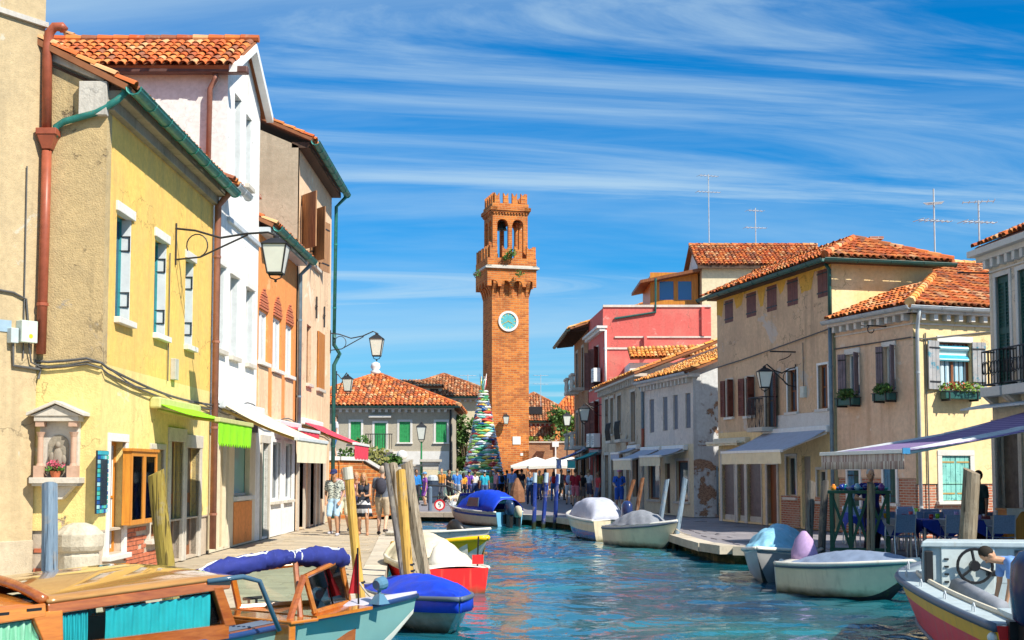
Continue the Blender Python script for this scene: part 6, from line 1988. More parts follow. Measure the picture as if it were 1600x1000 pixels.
pipe(g_h, [f.p(f.L - .12, eg, .2), f.p(f.L - .12, eg - .4, .08), f.p(f.L - .12, 0, .08)], .06, M_iron, False)
mb = MB(); f.box(mb, .02, f.L - .2, 0, zat(705, GD), 0, .06); mb.build('stone_base', M_marble, g_h)
PD = 102.0
p0, p1 = at(600, 640, PD).x, at(748, 640, PD).x
ep = zat(622, PD, 700)
h2, f2, _ = hip_house('long_pale_house', 'long pale house with dormer and dark tiles behind the green shutter house', p0, p1 + 1.5, PD, 9, ep, 2.1, M_creamy, M_tiled, (), 0)
dx0, dx1 = at(668, 610, PD - 1).x, at(684, 610, PD - 1).x
mb = MB(); mb.box(((p0 + dx1) / 2 - 1, PD + 2.2, zat(606, PD) - .8), (dx1 - p0 + 2.5, 3.4, 2.2)); dm = mb.build('dormer', M_creamy, h2)
roof_plane(h2, (p0 - 2, PD + .3, zat(604, PD)), (dx1 + .4, PD + .3, zat(604, PD)), Vector((0, 1, .25)), [(0, 0), (dx1 + 2.4 - p0, 0), (dx1 + 2.4 - p0, 3), (0, 3)], M_tiled, M_under, 0, .26, .42)
fd = Fac((dx0, PD + .49), (dx1, PD + .49))
window(fd, (0.1, fd.L - .05, zat(620, PD), zat(607, PD)), h2, M_woodd, M_glass, .0, mull=1, bars=1)
QD = 118.0
q0, q1 = at(800, 660, QD).x, at(884, 660, QD).x
eq = zat(660, QD, 850)
h3, f3, _ = hip_house('old_tile_house', 'low house with broad old pyramid roof beyond the tower', q0 - 2.2, q1 + 1.4, QD, 9.5, eq, zat(612, QD) - eq, M_red, M_tiled, (), 0)
mb = MB(); a, b = at(823, 640, QD - 1.2), at(848, 640, QD - 1.2); mb.box(((a.x + b.x) / 2, QD + .6, a.z), (b.x - a.x, .7, .7)); mb.build('roof_window', M_iron, h3)
roof_plane(h3, Vector((q0 - 1, QD - 3, zat(683, QD - 3))), Vector((q0 + 4.5, QD - 3, zat(683, QD - 3))), Vector((0, 1, .4)), [(0, 0), (5.5, 0), (5.5, 2.6), (0, 2.6)], M_tiled, M_under, 0, .26, .42)
h4, f4, _ = hip_house('far_orange_house', 'small orange walled house with tile roof behind the brick wall', at(868, 660, 110).x, at(915, 660, 110).x, 110, 8, zat(655, 110), 2.2, M_oran, M_tile, (), 0)
rw = thing('red_shed', 'red walled shed with white pipe behind the brick wall', 'shed', (at(860, 690, 106).x, 106, 0))
a, b = at(850, 690, 106), at(885, 690, 106)
mb = MB(); mb.box(((a.x + b.x) / 2, 107.5, 2), (b.x - a.x, 3, 4.4)); mb.build('wall', plaster('shed_red', (.62, .06, .04)), rw)
mb = MB(); mb.box(((a.x + b.x) / 2, 107.3, 4.26), (b.x - a.x + .6, 3.6, .12)); mb.build('roof', M_whitep, rw)
mb = MB(); mb.tube([(a.x + .3, 105.9, 0), (a.x + .3, 105.9, 4.2)], .08, 6); mb.build('downpipe', M_whitep, rw)
# brick garden wall right of the tower
bw0, bw1 = at(823, 720, 97), at(915, 720, 97)
bw = thing('brick_wall', 'tall old brick garden wall with stone coping right of the tower', 'wall', ((bw0.x + bw1.x) / 2, 97, 0))
zt = zat(692, 97)
mb = MB(); mb.box(((bw0.x + bw1.x) / 2, 97.2, zt / 2), (bw1.x - bw0.x, .4, zt)); mb.build('brickwork', M_brickw, bw)
mb = MB(); mb.box(((bw0.x + bw1.x) / 2, 97.2, zt + .06), (bw1.x - bw0.x + .1, .6, .12)); mb.build('coping', M_stone, bw)
pp = at(868, 700, 96.8)
mb = MB(); mb.tube([(pp.x, 96.9, 0), (pp.x, 96.9, zt - .2)], .06, 6); mb.box((pp.x, 96.9, zt - .1), (.5, .1, .4)); mb.build('sign_post', M_whitep, bw)
# garden wall with gate pillars left of the tower
GWD = 76.0
a, b = at(628, 740, GWD), at(674, 740, GWD)
for i, (x, lb) in enumerate(((628, 'stone gate pillar with ball finial near the bridge'), (673, 'stone gate pillar beside the green railing'))):
 c = at(x, 740, GWD)
 t = thing('gate_pillar', lb, 'pillar', (c.x, GWD, 0), 0, 'gate pillars')
 mb = MB(); mb.box((c.x, GWD, .9), (.85, .85, 1.8)); mb.build('shaft', M_creamy, t)
 mb = MB(); zz = zat(717, GWD); mb.box((c.x, GWD, zz - .1), (1.25, 1.25, .14)); mb.box((c.x, GWD, zz - .27), (1.0, 1.0, .18)); mb.box((c.x, GWD, (1.8 + zz - .36) / 2), (.86, .86, zz - .36 - 1.8)); mb.build('cap', M_stone, t)
 if i == 0:
  MB().lathe([(.2, 0), (.3, .12), (.32, .3), (.22, .48), (.05, .55)], (c.x, GWD, zz - .03), 12).build('ball', M_marble, t, smooth=True)
gw2_ = thing('garden_wall', 'white stone garden wall between the gate pillars', 'wall', ((a.x + b.x) / 2, GWD, 0))
mb = MB(); mb.box(((a.x + b.x) / 2, GWD + .1, 1.0), (b.x - a.x - .9, .3, 2.0)); mb.build('stonework', M_stone, gw2_)
mb = MB(); mb.box(((a.x + b.x) / 2, GWD + .1, 2.05), (b.x - a.x - .9, .42, .1)); mb.build('coping', M_stone, gw2_)
rl = thing('railing_fence', 'green iron railing between gate pillar and glass tree', 'fence', (at(705, 745, GWD).x, GWD, 0))
M_rail = paint('pale_green_iron', (.30, .45, .34), .5)
x0, x1 = at(680, 745, GWD).x, at(737, 745, GWD).x
for i in range(23):
 mb = MB(); x = x0 + (x1 - x0) * i / 22; mb.tube([(x, GWD, .1), (x, GWD, 1.72)], .02, 5); mb.build('bar', M_rail, rl)
for zz in (.2, 1.65):
 mb = MB(); mb.tube([(x0, GWD, zz), (x1, GWD, zz)], .03, 5); mb.build('rail', M_rail, rl)
# ------------------------------------------------------------------ stepped bridge over the side canal
bp = [at(470, 714, 45.6), at(520, 714, 46.8), at(556, 715, 48.3), at(590, 735, 51.8), at(622, 754, 56.5)]
bg_ = thing('canal_bridge', 'brick bridge with white stone parapet coping left of the square', 'bridge', (bp[2].x, bp[2].y, 0))
mb = MB(); mc = MB(); mdk = MB()
for a, b in zip(bp[:-1], bp[1:]):
 d = (b - a); nn = Vector((d.y, -d.x, 0)).normalized() * .28
 for m_, zlo, zhi in ((mb, None, -.12), (mc, -.12, 0.02)):
  pa_, pb_ = a.copy(), b.copy()
  la = Vector((pa_.x, pa_.y, -.1 if zlo is None else pa_.z + zlo)); lb = Vector((pb_.x, pb_.y, -.1 if zlo is None else pb_.z + zlo))
  ha = Vector((pa_.x, pa_.y, pa_.z + zhi)); hb = Vector((pb_.x, pb_.y, pb_.z + zhi))
  g = nn * (1.0 if zlo is None else 1.3)
  m_.hexa([la + g, lb + g, lb - g, la - g, ha + g, hb + g, hb - g, ha - g])
 off = Vector((-2.6, -.3, 0))
 mdk.hexa([Vector((a.x, a.y, -.1)) + off, Vector((b.x, b.y, -.1)) + off, Vector((b.x, b.y, -.1)), Vector((a.x, a.y, -.1)), Vector((a.x, a.y, a.z - .95)) + off, Vector((b.x, b.y, b.z - .95)) + off, Vector((b.x, b.y, b.z - .95)), Vector((a.x, a.y, a.z - .95))])
mb.build('parapet', M_brickt, bg_); mc.build('coping', M_marble, bg_); mdk.build('deck', M_stone, bg_)
# ------------------------------------------------------------------ vegetation
def leafmat(name, a, b):
 return paint(name, a, .6, .45, b, .55, scale=6)
M_lf1 = leafmat('bush_leaves', (0.05, 0.12, 0.02), (0.12, 0.22, 0.03))
M_lf2 = leafmat('bright_leaves', (0.14, 0.26, 0.03), (0.26, 0.34, 0.05))
M_lf3 = leafmat('dark_leaves', (0.03, 0.09, 0.025), (0.08, 0.16, 0.03))
M_lf4 = leafmat('dry_leaves', (0.22, 0.22, 0.06), (0.34, 0.30, 0.12))
M_bark = wood('bark', (0.16, 0.11, 0.07), (0.07, 0.05, 0.03), .9)
def tree(name, label, cat, X, Y, H, W, mat, z0=0.0, n=1500, size=.16, trunk=.3, clumps=14, extra=None):
 t = thing(name, label, cat, (X, Y, z0))
 mb = MB()
 th = H * trunk
 mb.tube([(X, Y, z0), (X + .05, Y, z0 + th), (X, Y, z0 + H * .7)], [.09 + H * .014, .07 + H * .008, .03], 7)
 cl = []
 for i in range(clumps):
  a = rnd(0, 6.28); rr = math.sqrt(rnd(0, 1)) * W * .38; zz = z0 + th + (H - th) * rnd(.08, .9)
  k = 1 - .55 * abs((zz - z0 - th) / (H - th) - .42)
  c = Vector((X + math.cos(a) * rr * k, Y + math.sin(a) * rr * k, zz))
  cl.append(c)
  mb.tube([(X, Y, z0 + th * .9), c], [.045, .012], 5)
 mb.build('trunk', M_bark, t)
 for q, m_ in ((0, mat), (1, extra)):
  if m_ is None:
   continue
  mb = MB()
  for c in cl[q::2] if extra else cl:
   r = W * rnd(.14, .26)
   leaves(mb, c, (r, r, r * rnd(.7, 1.0)), n // clumps, size)
  mb.build('crown', m_, t)
 return t
c = at(708, 745, 90); tree('leafy_tree', 'dense green tree behind the green railing beside the glass tree', 'tree', c.x, 90, zat(676, 90), 2.9, M_lf1, 0, 2600, .13, .12, 26, M_lf2)
c = at(733, 700, 93); tree('slender_tree', 'slender tree rising behind the glass tree', 'tree', c.x, 88, zat(640, 88), 2.2, M_lf1, 0, 1400, .16, .2, 16)
c = at(887, 690, 102); tree('bright_tree', 'bright green tree above the brick wall', 'tree', c.x, 102, zat(640, 102), 3.6, M_lf2, 0, 2600, .17, .45, 24, M_lf1)
c = at(612, 720, 70); tree('garden_bush', 'green garden bush under the balcony of the green shutter house', 'bush', c.x, 70, zat(698, 70), 1.4, M_lf1, 0, 1600, .14, .1, 18)
c = at(556, 720, 66); tree('garden_bush', 'dark bush rising behind the bridge near the red awning', 'bush', c.x, 66, zat(682, 66), 2.2, M_lf1, 0, 1600, .14, .1, 18)
c = at(578, 730, 60); tree('flowering_shrub', 'yellow green shrub leaning over the bridge parapet', 'shrub', c.x, 60, zat(694, 60), 2.4, M_lf4, 0, 2000, .13, .1, 20, M_lf2)
for i in range(9):
 c = at(828 + i * 8.5, 688, 97.2)
 t = thing('wall_plant', '%s potted plant, %s along the brick wall from the tower' % (['green', 'dry yellow', 'orange flowering'][i % 3], ['first', 'second', 'third', 'fourth', 'fifth', 'sixth', 'seventh', 'eighth', 'ninth'][i]), 'plant', (c.x, 97.2, zt + .1) if False else (c.x, 97.2, c.z - .35), 0, 'plants on the brick wall')
 leaves(MB(), Vector((c.x, 97.2, c.z)), (.25, .2, .3), 50, .11).build('leaves', [M_lf2, M_lf4, M_oran][i % 3], t)
 MB().lathe([(.12, 0), (.17, .3)], (c.x, 97.2, c.z - .35), 8).build('pot', M_brk, t)
# ------------------------------------------------------------------ boats
def gloss(name, col, rough=.18, var=.06, coat=.5, wear=None):
 m = paint(name, col, rough, var, wear, .66, kind='obj', bump=.02, scale=3)
 b = m.node_tree.nodes['Principled BSDF']
 b.inputs['Coat Weight'].default_value = coat
 b.inputs['Coat Roughness'].default_value = .05
 return m
M_bw = gloss('boat_white', (0.74, 0.72, 0.64), .3, .1, .3, (0.55, 0.50, 0.38))
M_bcream = gloss('boat_cream', (0.78, 0.68, 0.48), .35, .1, .3, (0.48, 0.42, 0.28))
M_bblue = gloss('boat_blue', (0.02, 0.06, 0.36), .25)
M_bdk = paint('boat_bottom', (0.03, 0.035, 0.04), .5, .3, (0.06, 0.09, 0.04), .55, kind='obj')
M_brail = paint('boat_rail', (0.10, 0.13, 0.18), .4, .1, kind='obj')
M_bred = gloss('boat_red', (0.85, 0.02, 0.02), .4, .06, .1)
M_byel = gloss('boat_yellow', (0.90, 0.52, 0.0), .45, .06, .05)
M_bgrey = paint('boat_grey_paint', (0.42, 0.50, 0.53), .5, .12, (0.30, 0.34, 0.36), .62, kind='obj')
M_in = paint('boat_inside', (0.50, 0.47, 0.40), .6, .2, kind='obj')
M_black = paint('black_plastic', (0.018, 0.018, 0.02), .35, .1, kind='obj')
def slime(m):
 nt = m.node_tree; b = nt.nodes['Principled BSDF']
 src = b.inputs['Base Color'].links[0].from_socket
 tc = nt.nodes.new('ShaderNodeTexCoord'); sp = nt.nodes.new('ShaderNodeSeparateXYZ'); nt.links.new(tc.outputs['Object'], sp.inputs[0])
 nz = nt.nodes.new('ShaderNodeTexNoise'); nz.inputs['Scale'].default_value = 5; nz.inputs['Detail'].default_value = 6; nt.links.new(tc.outputs['Object'], nz.inputs['Vector'])
 ad = nt.nodes.new('ShaderNodeMath'); ad.operation = 'MULTIPLY_ADD'; ad.inputs[1].default_value = -.16
 nt.links.new(nz.outputs['Fac'], ad.inputs[0]); nt.links.new(sp.outputs[2], ad.inputs[2])
 mr = nt.nodes.new('ShaderNodeMapRange'); mr.inputs['From Min'].default_value = -.06; mr.inputs['From Max'].default_value = .08; mr.inputs['To Min'].default_value = .9; mr.inputs['To Max'].default_value = 0
 nt.links.new(ad.outputs[0], mr.inputs['Value'])
 mx = nt.nodes.new('ShaderNodeMix'); mx.data_type = 'RGBA'; mx.inputs['B'].default_value = (.06, .065, .025, 1)
 nt.links.new(mr.outputs[0], mx.inputs['Factor']); nt.links.new(src, mx.inputs['A'])
 # vertical scuffs and drips
 mp = nt.nodes.new('ShaderNodeMapping'); mp.inputs['Scale'].default_value = (9, 9, .8); nt.links.new(tc.outputs['Object'], mp.inputs[0])
 n2 = nt.nodes.new('ShaderNodeTexNoise'); n2.inputs['Scale'].default_value = 1.4; n2.inputs['Detail'].default_value = 7; nt.links.new(mp.outputs[0], n2.inputs['Vector'])
 m2 = nt.nodes.new('ShaderNodeMapRange'); m2.inputs['From Min'].default_value = .56; m2.inputs['From Max'].default_value = .74; m2.inputs['To Max'].default_value = .3
 nt.links.new(n2.outputs['Fac'], m2.inputs['Value'])
 mz = nt.nodes.new('ShaderNodeMix'); mz.data_type = 'RGBA'; mz.inputs['B'].default_value = (.34, .26, .14, 1)
 nt.links.new(m2.outputs[0], mz.inputs['Factor']); nt.links.new(mx.outputs['Result'], mz.inputs['A'])
 nt.links.new(mz.outputs['Result'], b.inputs['Base Color'])
 return m
for m_ in (M_bw, M_bcream, M_bblue, M_bred, M_byel, M_bgrey):
 slime(m_)
class Hull:
 def __init__(s, L, B, fb=.5, bow=.25, draft=.2, stern=.85, rake=.3, full=.55, pw=2.2, chine=.45):
  s.L, s.B, s.fb, s.bow, s.dr, s.st, s.rk, s.fu, s.pw, s.ch = L, B, fb, bow, draft, stern, rake, full, pw, chine
 def b(s, t):
  if t < s.fu:
   return s.B / 2 * (s.st + (1 - s.st) * math.sin(t / s.fu * math.pi / 2))
  return s.B / 2 * max(0.0, 1 - ((t - s.fu) / (1 - s.fu)) ** s.pw)
 def sheer(s, t):
  return s.fb + s.bow * t * t
 def keel(s, t):
  return -s.dr + (s.sheer(t) + s.dr) * max(0, (t - .72) / .28) ** 2.6 * .82
 def pt(s, t, v, side):
  """v 0 keel .. 1 gunwale"""
  b, zs, zk = s.b(t), s.sheer(t), s.keel(t)
  zc = zk + (zs - zk) * (.28 + .1 * t)
  cw = b * (s.ch + .42) * (1 - .55 * max(0, t - .4))
  if v < .4:
   k = v / .4
   y, z = cw * k, zk + (zc - zk) * k ** 1.3
  else:
   k = (v - .4) / .6
   y = cw + (b - cw) * k ** .8
   z = zc + (zs - zc) * k
  x = t * s.L + s.rk * max(0, (z + s.dr) / (zs + s.dr)) * t ** 5 - s.L / 2
  return Vector((x, side * y, z))
 def band(s, name, mat, par, v0, v1, n=26, m=6):
  mb = MB()
  for sd in (-1, 1):
   mb.grid(lambda a, c: s.pt(a, v0 + (v1 - v0) * c, sd), n, m)
  return mb.build(name, mat, par, False, smooth=True)
 def transom(s, mat, par, v1=1.0):
  mb = MB()
  r = [s.pt(0, v1 * i / 10, -1) for i in range(10, -1, -1)] + [s.pt(0, v1 * i / 10, 1) for i in range(1, 11)]
  mb.prism(r, (-.03, 0, 0))
  return mb.build('transom', mat, par, False)
 def rail(s, mat, par, r=.035, v=1.0, name='rub_rail', t1=1.0):
  for sd in (-1, 1):
   mb = MB()
   mb.tube([s.pt(t1 * i / 30, v, sd) + Vector((0, sd * .01, 0)) for i in range(31)], r, 6)
   mb.build(name, mat, par, False, smooth=True)
 def deck(s, mat, par, t0=0.0, t1=1.0, camber=.04, dz=-.01, name='deck'):
  mb = MB()
  def fn(a, c):
   t = t0 + (t1 - t0) * a
   p = s.pt(t, 1.0, 1)
   w = c * 2 - 1
   return Vector((p.x, p.y * w * .985, p.z + dz + camber * (1 - w * w)))
  mb.grid(fn, 20, 8)
  return mb.build(name, mat, par, False, smooth=True, solid=.015)
 def inside(s, mat, par, t0=.06, t1=.9, floor=.1):
  mb = MB()
  def fn(a, c):
   t = t0 + (t1 - t0) * a
   w = c * 2 - 1
   p = s.pt(t, 1, 1)
   zs = p.z
   k = abs(w)
   z = floor if k < .8 else floor + (zs - .02 - floor) * (k - .8) / .2
   return Vector((p.x, p.y * .9 * w, z))
  mb.grid(fn, 18, 20)
  return mb.build('inner_hull', mat, par, False)
 def cover(s, mat, par, t0, t1, h, peak=.5, name='cover', drape=.12, seed=1, ridge=2.0, wr=.02, over=1.05, bows=0):
  """cloth stretched over the boat, sagging between bows, hanging over the rail"""
  rs = random.Random(seed)
  ph = [rs.uniform(0, 6) for _ in range(6)]
  mb = MB()
  def fn(a, c):
   t = t0 + (t1 - t0) * a
   p = s.pt(t, 1, 1)
   w = c * 2 - 1
   env = math.sin(math.pi * min(1, max(0, a)) ** (math.log(.5) / math.log(peak))) ** .6 if 0 < a < 1 else 0
   k = abs(w)
   if k < .86:
    q = k / .86
    y = p.y * over * q
    z = p.z + .02 + h * env * (1 - q ** ridge)
    if bows:
     z -= .035 * abs(math.sin(math.pi * a * bows)) ** .7 * 0 + .05 * (1 - abs(math.cos(math.pi * a * bows))) * (1 - q) * env
    z += wr * (math.sin(t * 23 + ph[0] + q * 6) + .6 * math.sin(t * 41 + w * 13 + ph[1])) * (.3 + q) - wr * 1.6 * abs(math.sin(t * 15 + 2.5 * q + ph[3])) ** .5 * q - wr * .8 * abs(math.sin(t * 33 - 3 * w + ph[4])) ** .6
   else:
    q = (k - .86) / .14
    y = p.y * over + .015 * math.sin(t * 35 + ph[2]) * q
    z = p.z + .02 - drape * q
   return Vector((p.x, math.copysign(y, w), z))
  mb.grid(fn, 44, 30)
  return mb.build(name, mat, par, False, smooth=True, solid=.008)
def outboard(par, x, y, z, mat, s=1.0, tilt=0.0, leg=None):
 M = Matrix.Translation((x, y, z)) @ Matrix.Rotation(tilt, 4, 'Y') @ Matrix.Scale(s, 4)
 def bld(mb, nm, m_, p, **k):
  for i, v in enumerate(mb.v):
   mb.v[i] = M @ v
  return mb.build(nm, m_, p, False, **k)
 mb = MB()
 prof = [(.10, .02), (.15, .06), (.165, .25), (.15, .42), (.09, .5), (.02, .515)]
 mb.lathe(prof, (-.16, 0, 0), 12, Matrix.Diagonal((1.35, .85, 1)))
 cw = bld(mb, 'outboard_motor', mat, par, smooth=True)
 mb = MB(); mb.hexa([Vector(v) for v in ((-.26, -.05, -.75), (-.08, -.05, -.75), (-.08, .05, -.75), (-.26, .05, -.75), (-.28, -.07, .04), (-.02, -.07, .04), (-.02, .07, .04), (-.28, .07, .04))])
 mb.box((-.17, 0, -.5), (.34, .2, .03)); mb.ball((-.2, 0, -.72), (.2, .06, .06))
 bld(mb, 'leg', leg or M_black, cw)
 mb = MB()
 for a in (0, 2.09, 4.19):
  mb.box((-.42, .09 * math.cos(a), -.72 + .09 * math.sin(a)), (.02, .09, .09), Matrix.Rotation(a, 3, 'X') @ Matrix.Rotation(.5, 3, 'Y'))
 bld(mb, 'propeller', M_black, cw)
 mb = MB(); mb.box((.02, 0, -.12), (.1, .24, .3)); bld(mb, 'bracket', M_black, cw)
 return cw
def boat(name, label, X, Y, head, cat='boat', group=None, dz=0.0):
 """head: direction (dx, dy) of the bow"""
 t = thing(name, label, cat, (X, Y, ZW + dz), math.atan2(head[1], head[0]), group)
 return t
GRP = 'boats moored along the canal'
M_cvblue = paint('blue_tarpaulin', (0.004, 0.045, 0.55), .55, .15, kind='obj', bump=.3, scale=9)
M_cvcream = paint('cream_tarpaulin', (0.66, 0.58, 0.42), .8, .12, (0.48, 0.42, 0.30), .6, kind='obj', bump=.3, scale=8)
M_cvgrey = paint('grey_tarpaulin', (0.24, 0.26, 0.30), .75, .12, kind='obj', bump=.3, scale=8)
M_cvlb = paint('light_blue_tarpaulin', (0.20, 0.44, 0.60), .6, .15, (0.42, 0.58, 0.68), .6, kind='obj', bump=.3, scale=8)
M_cvpale = paint('pale_tarpaulin', (0.44, 0.47, 0.58), .75, .1, kind='obj', bump=.3, scale=8)
M_cvmauve = paint('mauve_cover', (0.42, 0.28, 0.50), .7, .15, (0.55, 0.42, 0.55), .6, kind='obj', bump=.4, scale=12)
M_rope = paint('rope', (0.55, 0.50, 0.42), .8, .2)
# blue covered boat
t = boat('covered_boat', 'boat under a tight bright blue tarpaulin beside the water taxi bow', -1.30, 18.2, (.36, -.93), group=GRP)
H = Hull(2.9, 1.2, .40, .10, full=.45, pw=2.8)
H.band('hull', slime(gloss('grey_hull', (.34, .33, .30), .2, .3, .5)), t, 0, 1); H.transom(M_bw, t); H.rail(M_brail, t)
H.cover(M_cvblue, t, -.01, .995, .26, .5, drape=.2, seed=3, wr=.013, bows=5)
# cream covered boat with red stern
t = boat('covered_boat', 'boat under a cream tarpaulin with red stern and small red sign', -1.55, 23.8, (-.36, .93), group=GRP)
H = Hull(3.3, 1.35, .46, .2)
H.band('hull', M_bred, t, .3, .85); H.band('hull_stripe', M_bw, t, .85, 1); H.band('bottom', M_bdk, t, 0, .3)
H.transom(M_bred, t); H.rail(M_bw, t); H.deck(M_bw, t, 0, 1, .05)
H.cover(M_cvcream, t, .22, .98, .46, .42, drape=.1, seed=5, wr=.03)
mb = MB(); mb.lathe([(.22, 0), (.26, .15), (.18, .38), (.05, .48)], (-1.1, .05, .42), 12, Matrix.Diagonal((.7, 1.1, 1))); mb.build('motor_cover', paint('white_cloth', (.72, .70, .66), .8, kind='obj'), t, False, smooth=True)
mb = MB(); mb.box((-1.55, -.42, .60), (.03, .2, .16)); mb.build('sign', M_bred, t, False)
mb = MB(); mb.tube([(-1.53, -.42, .45), (-1.53, -.44, 1.0)], .015, 5); mb.build('staff', M_black, t, False)
# yellow and white boat
t = boat('open_boat', 'open white boat with bright yellow rim and pink motor cover', -1.52, 28.6, (.66, -.75), group=GRP)
H = Hull(2.4, 1.3, .5, .22, stern=.8, full=.5, pw=2.6)
H.band('hull', M_byel, t, .55, 1); H.band('bottom', M_bw, t, 0, .55); H.transom(M_bw, t); H.rail(M_byel, t, .06); H.inside(M_bw, t)
H.deck(M_bw, t, .72, 1, .02)
outboard(t, -1.0, 0, .32, paint('pink_motor_cover', (.62, .42, .44), .6, kind='obj'), .95)
t = boat('open_boat', 'small white boat with tilted dark outboard behind the yellow rimmed boat', -1.95, 34.0, (.85, -.5), group=GRP)
H = Hull(2.6, 1.3, .5, .15)
H.band('hull', M_bw, t, .2, 1); H.band('bottom', M_bdk, t, 0, .2); H.transom(M_bw, t); H.rail(M_bw, t, .04); H.inside(M_in, t)
outboard(t, .9, 0, .55, M_black, 1.1, -.9, M_oldwood)
# blue canopy cabin boat at the far quay
t = boat('cabin_boat', 'white and blue cabin boat with bright blue canvas canopy at the far quay', -1.25, 51.0, (-.60, .80), group=GRP)
H = Hull(3.8, 1.5, .55, .25)
H.band('hull', M_bcream, t, .25, .8); H.band('hull_stripe', M_bblue, t, .8, .9); H.band('hull_top', M_bw, t, .9, 1); H.band('bottom', M_bblue, t, 0, .25); H.transom(paint('transom_blue', (.15, .42, .62), .4, kind='obj'), t); H.rail(M_bw, t, .045); H.deck(M_bw, t, .45, 1, .12)
mb = MB()
def cv(a, c):
 x = -1.85 + 2.6 * a
 w = c * 2 - 1
 hh = .80 * (math.sin(math.pi * (.1 + .82 * a)) ** .5)
 y = .74 * w * (1 - .18 * abs(math.sin(math.pi * c)) * 0)
 z = .58 + hh * (1 - abs(w) ** 4)
 return Vector((x, y * (1 - .12 * (1 - abs(w) ** 4)), z + .015 * math.sin(x * 17 + w * 5)))
mb.grid(cv, 22, 18); can = mb.build('canopy', M_cvblue, t, False, smooth=True, solid=.01)
for sd in (-1, 1):
 mb = MB(); mb.hexa([Vector((x, sd * y, z)) for x, y, z in ((-.9, .74, .76), (-.1, .74, .76), (-.1, .77, .76), (-.9, .77, .76), (-.85, .67, 1.10), (-.2, .67, 1.10), (-.2, .70, 1.10), (-.85, .70, 1.10))]); mb.build('canopy_window', M_glassb, can, False)
mb = MB(); mb.box((-1.68, .0, 1.0), (.03, .6, .26), Matrix.Rotation(-.45, 3, 'Y')); mb.build('canopy_window', M_tealgl, can, False)
mb = MB(); mb.hexa([Vector(v) for v in ((.75, -.6, .7), (1.1, -.45, .72), (1.1, .45, .72), (.75, .6, .7), (.6, -.55, 1.25), (.72, -.5, 1.25), (.72, .5, 1.25), (.6, .55, 1.25))]); mb.build('windscreen', clear_glass('boat_glass'), t, False)
outboard(t, -2.0, .2, .42, paint('dark_blue_cowl', (.02, .05, .12), .25, kind='obj'), 1.15)
outboard(t, -2.0, -.25, .33, M_cvcream, .9)
mb = MB(); mb.tube([(1.5, -.3, .75), (1.55, -.3, 1.05), (1.75, 0, 1.1), (1.55, .3, 1.05), (1.5, .3, .75)], .02, 6); mb.build('bow_rail', M_grpipe, t, False)
# pair moored at the right quay
t = boat('covered_boat', 'white boat with blue waterline under a pale boxy tarpaulin and dark outboard', 2.62, 41.0, (-.22, .975), group=GRP)
H = Hull(4.0, 1.45, .62, .2)
H.band('hull', M_bcream, t, .66, .86); H.band('hull_top', M_bw, t, .86, 1); H.band('bottom', M_bblue, t, 0, .66); H.transom(M_bcream, t); H.rail(M_bw, t, .05); H.deck(M_bw, t, 0, 1)
H.cover(M_cvpale, t, .08, .8, .62, .45, drape=.05, seed=8, ridge=5, wr=.012, over=.88)
outboard(t, -2.12, -.35, .62, paint('navy_cowl', (.02, .04, .14), .25, kind='obj'), 1.2)
t = boat('covered_boat', 'cream boat with grey domed tarpaulin and pointed bow at the right quay', 3.72, 36.4, (.45, -.89), group=GRP)
H = Hull(2.8, 1.25, .55, .22, full=.45, pw=1.8)
H.band('hull', M_bcream, t, .15, .93); H.band('hull_top', M_bw, t, .93, 1); H.band('bottom', M_bdk, t, 0, .15); H.transom(M_bcream, t); H.rail(M_brail, t, .03, .93); H.deck(M_bw, t, 0, 1, .06)
H.cover(M_cvgrey, t, .05, .78, .42, .5, drape=.03, seed=9, wr=.02, over=.92)
# light blue covered boat
t = boat('covered_boat', 'small grey boat under wrinkled light blue tarpaulin with white fenders', 5.38, 26.0, (-.42, -.91), group=GRP)
H = Hull(3.0, 1.3, .5, .18, full=.5)
H.band('hull', gloss('grey_hull_paint', (.36, .36, .36), .3, .1, .3), t, .1, .9); H.band('hull_top', M_bw, t, .9, 1); H.band('bottom', M_bdk, t, 0, .1); H.transom(M_bw, t); H.rail(M_bw, t, .04); H.deck(M_bw, t, 0, 1, .05)
H.cover(M_cvlb, t, .02, .88, .52, .5, drape=.07, seed=12, wr=.035, over=.98)
for x, y in ((1.3, .35), (1.0, .58)):
 mb = MB(); mb.ball((x, y, .32), (.09, .09, .15)); mb.build('fender', M_whitep, t, False, smooth=True)
# white boat with mauve motor cover
t = boat('covered_boat', 'white boat with grey blue low tarpaulin and mauve covered motor', 5.72, 22.2, (.60, -.80), group=GRP)
H = Hull(2.25, 1.15, .52, .16, full=.5, pw=2.0, rake=.4)
H.band('hull', M_bcream, t, .35, .93); H.band('hull_top', M_bw, t, .93, 1); H.band('bottom', M_bdk, t, 0, .35); H.transom(M_bw, t); H.rail(M_brail, t, .03, .95); H.rail(M_bw, t, .04); H.deck(M_bw, t, 0, 1, .06)
H.cover(paint('grey_blue_tarpaulin', (.20, .26, .38), .7, .12, kind='obj', bump=.3, scale=8), t, .12, .96, .20, .5, drape=.03, seed=14, wr=.009, over=.93)
mb = MB(); mb.lathe([(.26, 0), (.25, .2), (.17, .42), (.05, .56), (.02, .57)], (-.98, .12, .5), 14, Matrix.Diagonal((1, .85, 1))); mb.build('motor_cover', M_cvmauve, t, False, smooth=True)
mb = MB(); mb.ball((1.0, -.12, .68), (.05, .04, .04)); mb.ball((.75, .22, .66), (.04, .04, .04)); mb.build('cleats', M_grpipe, t, False)
outboard(t, -1.2, .12, .3, M_cvmauve, .5)
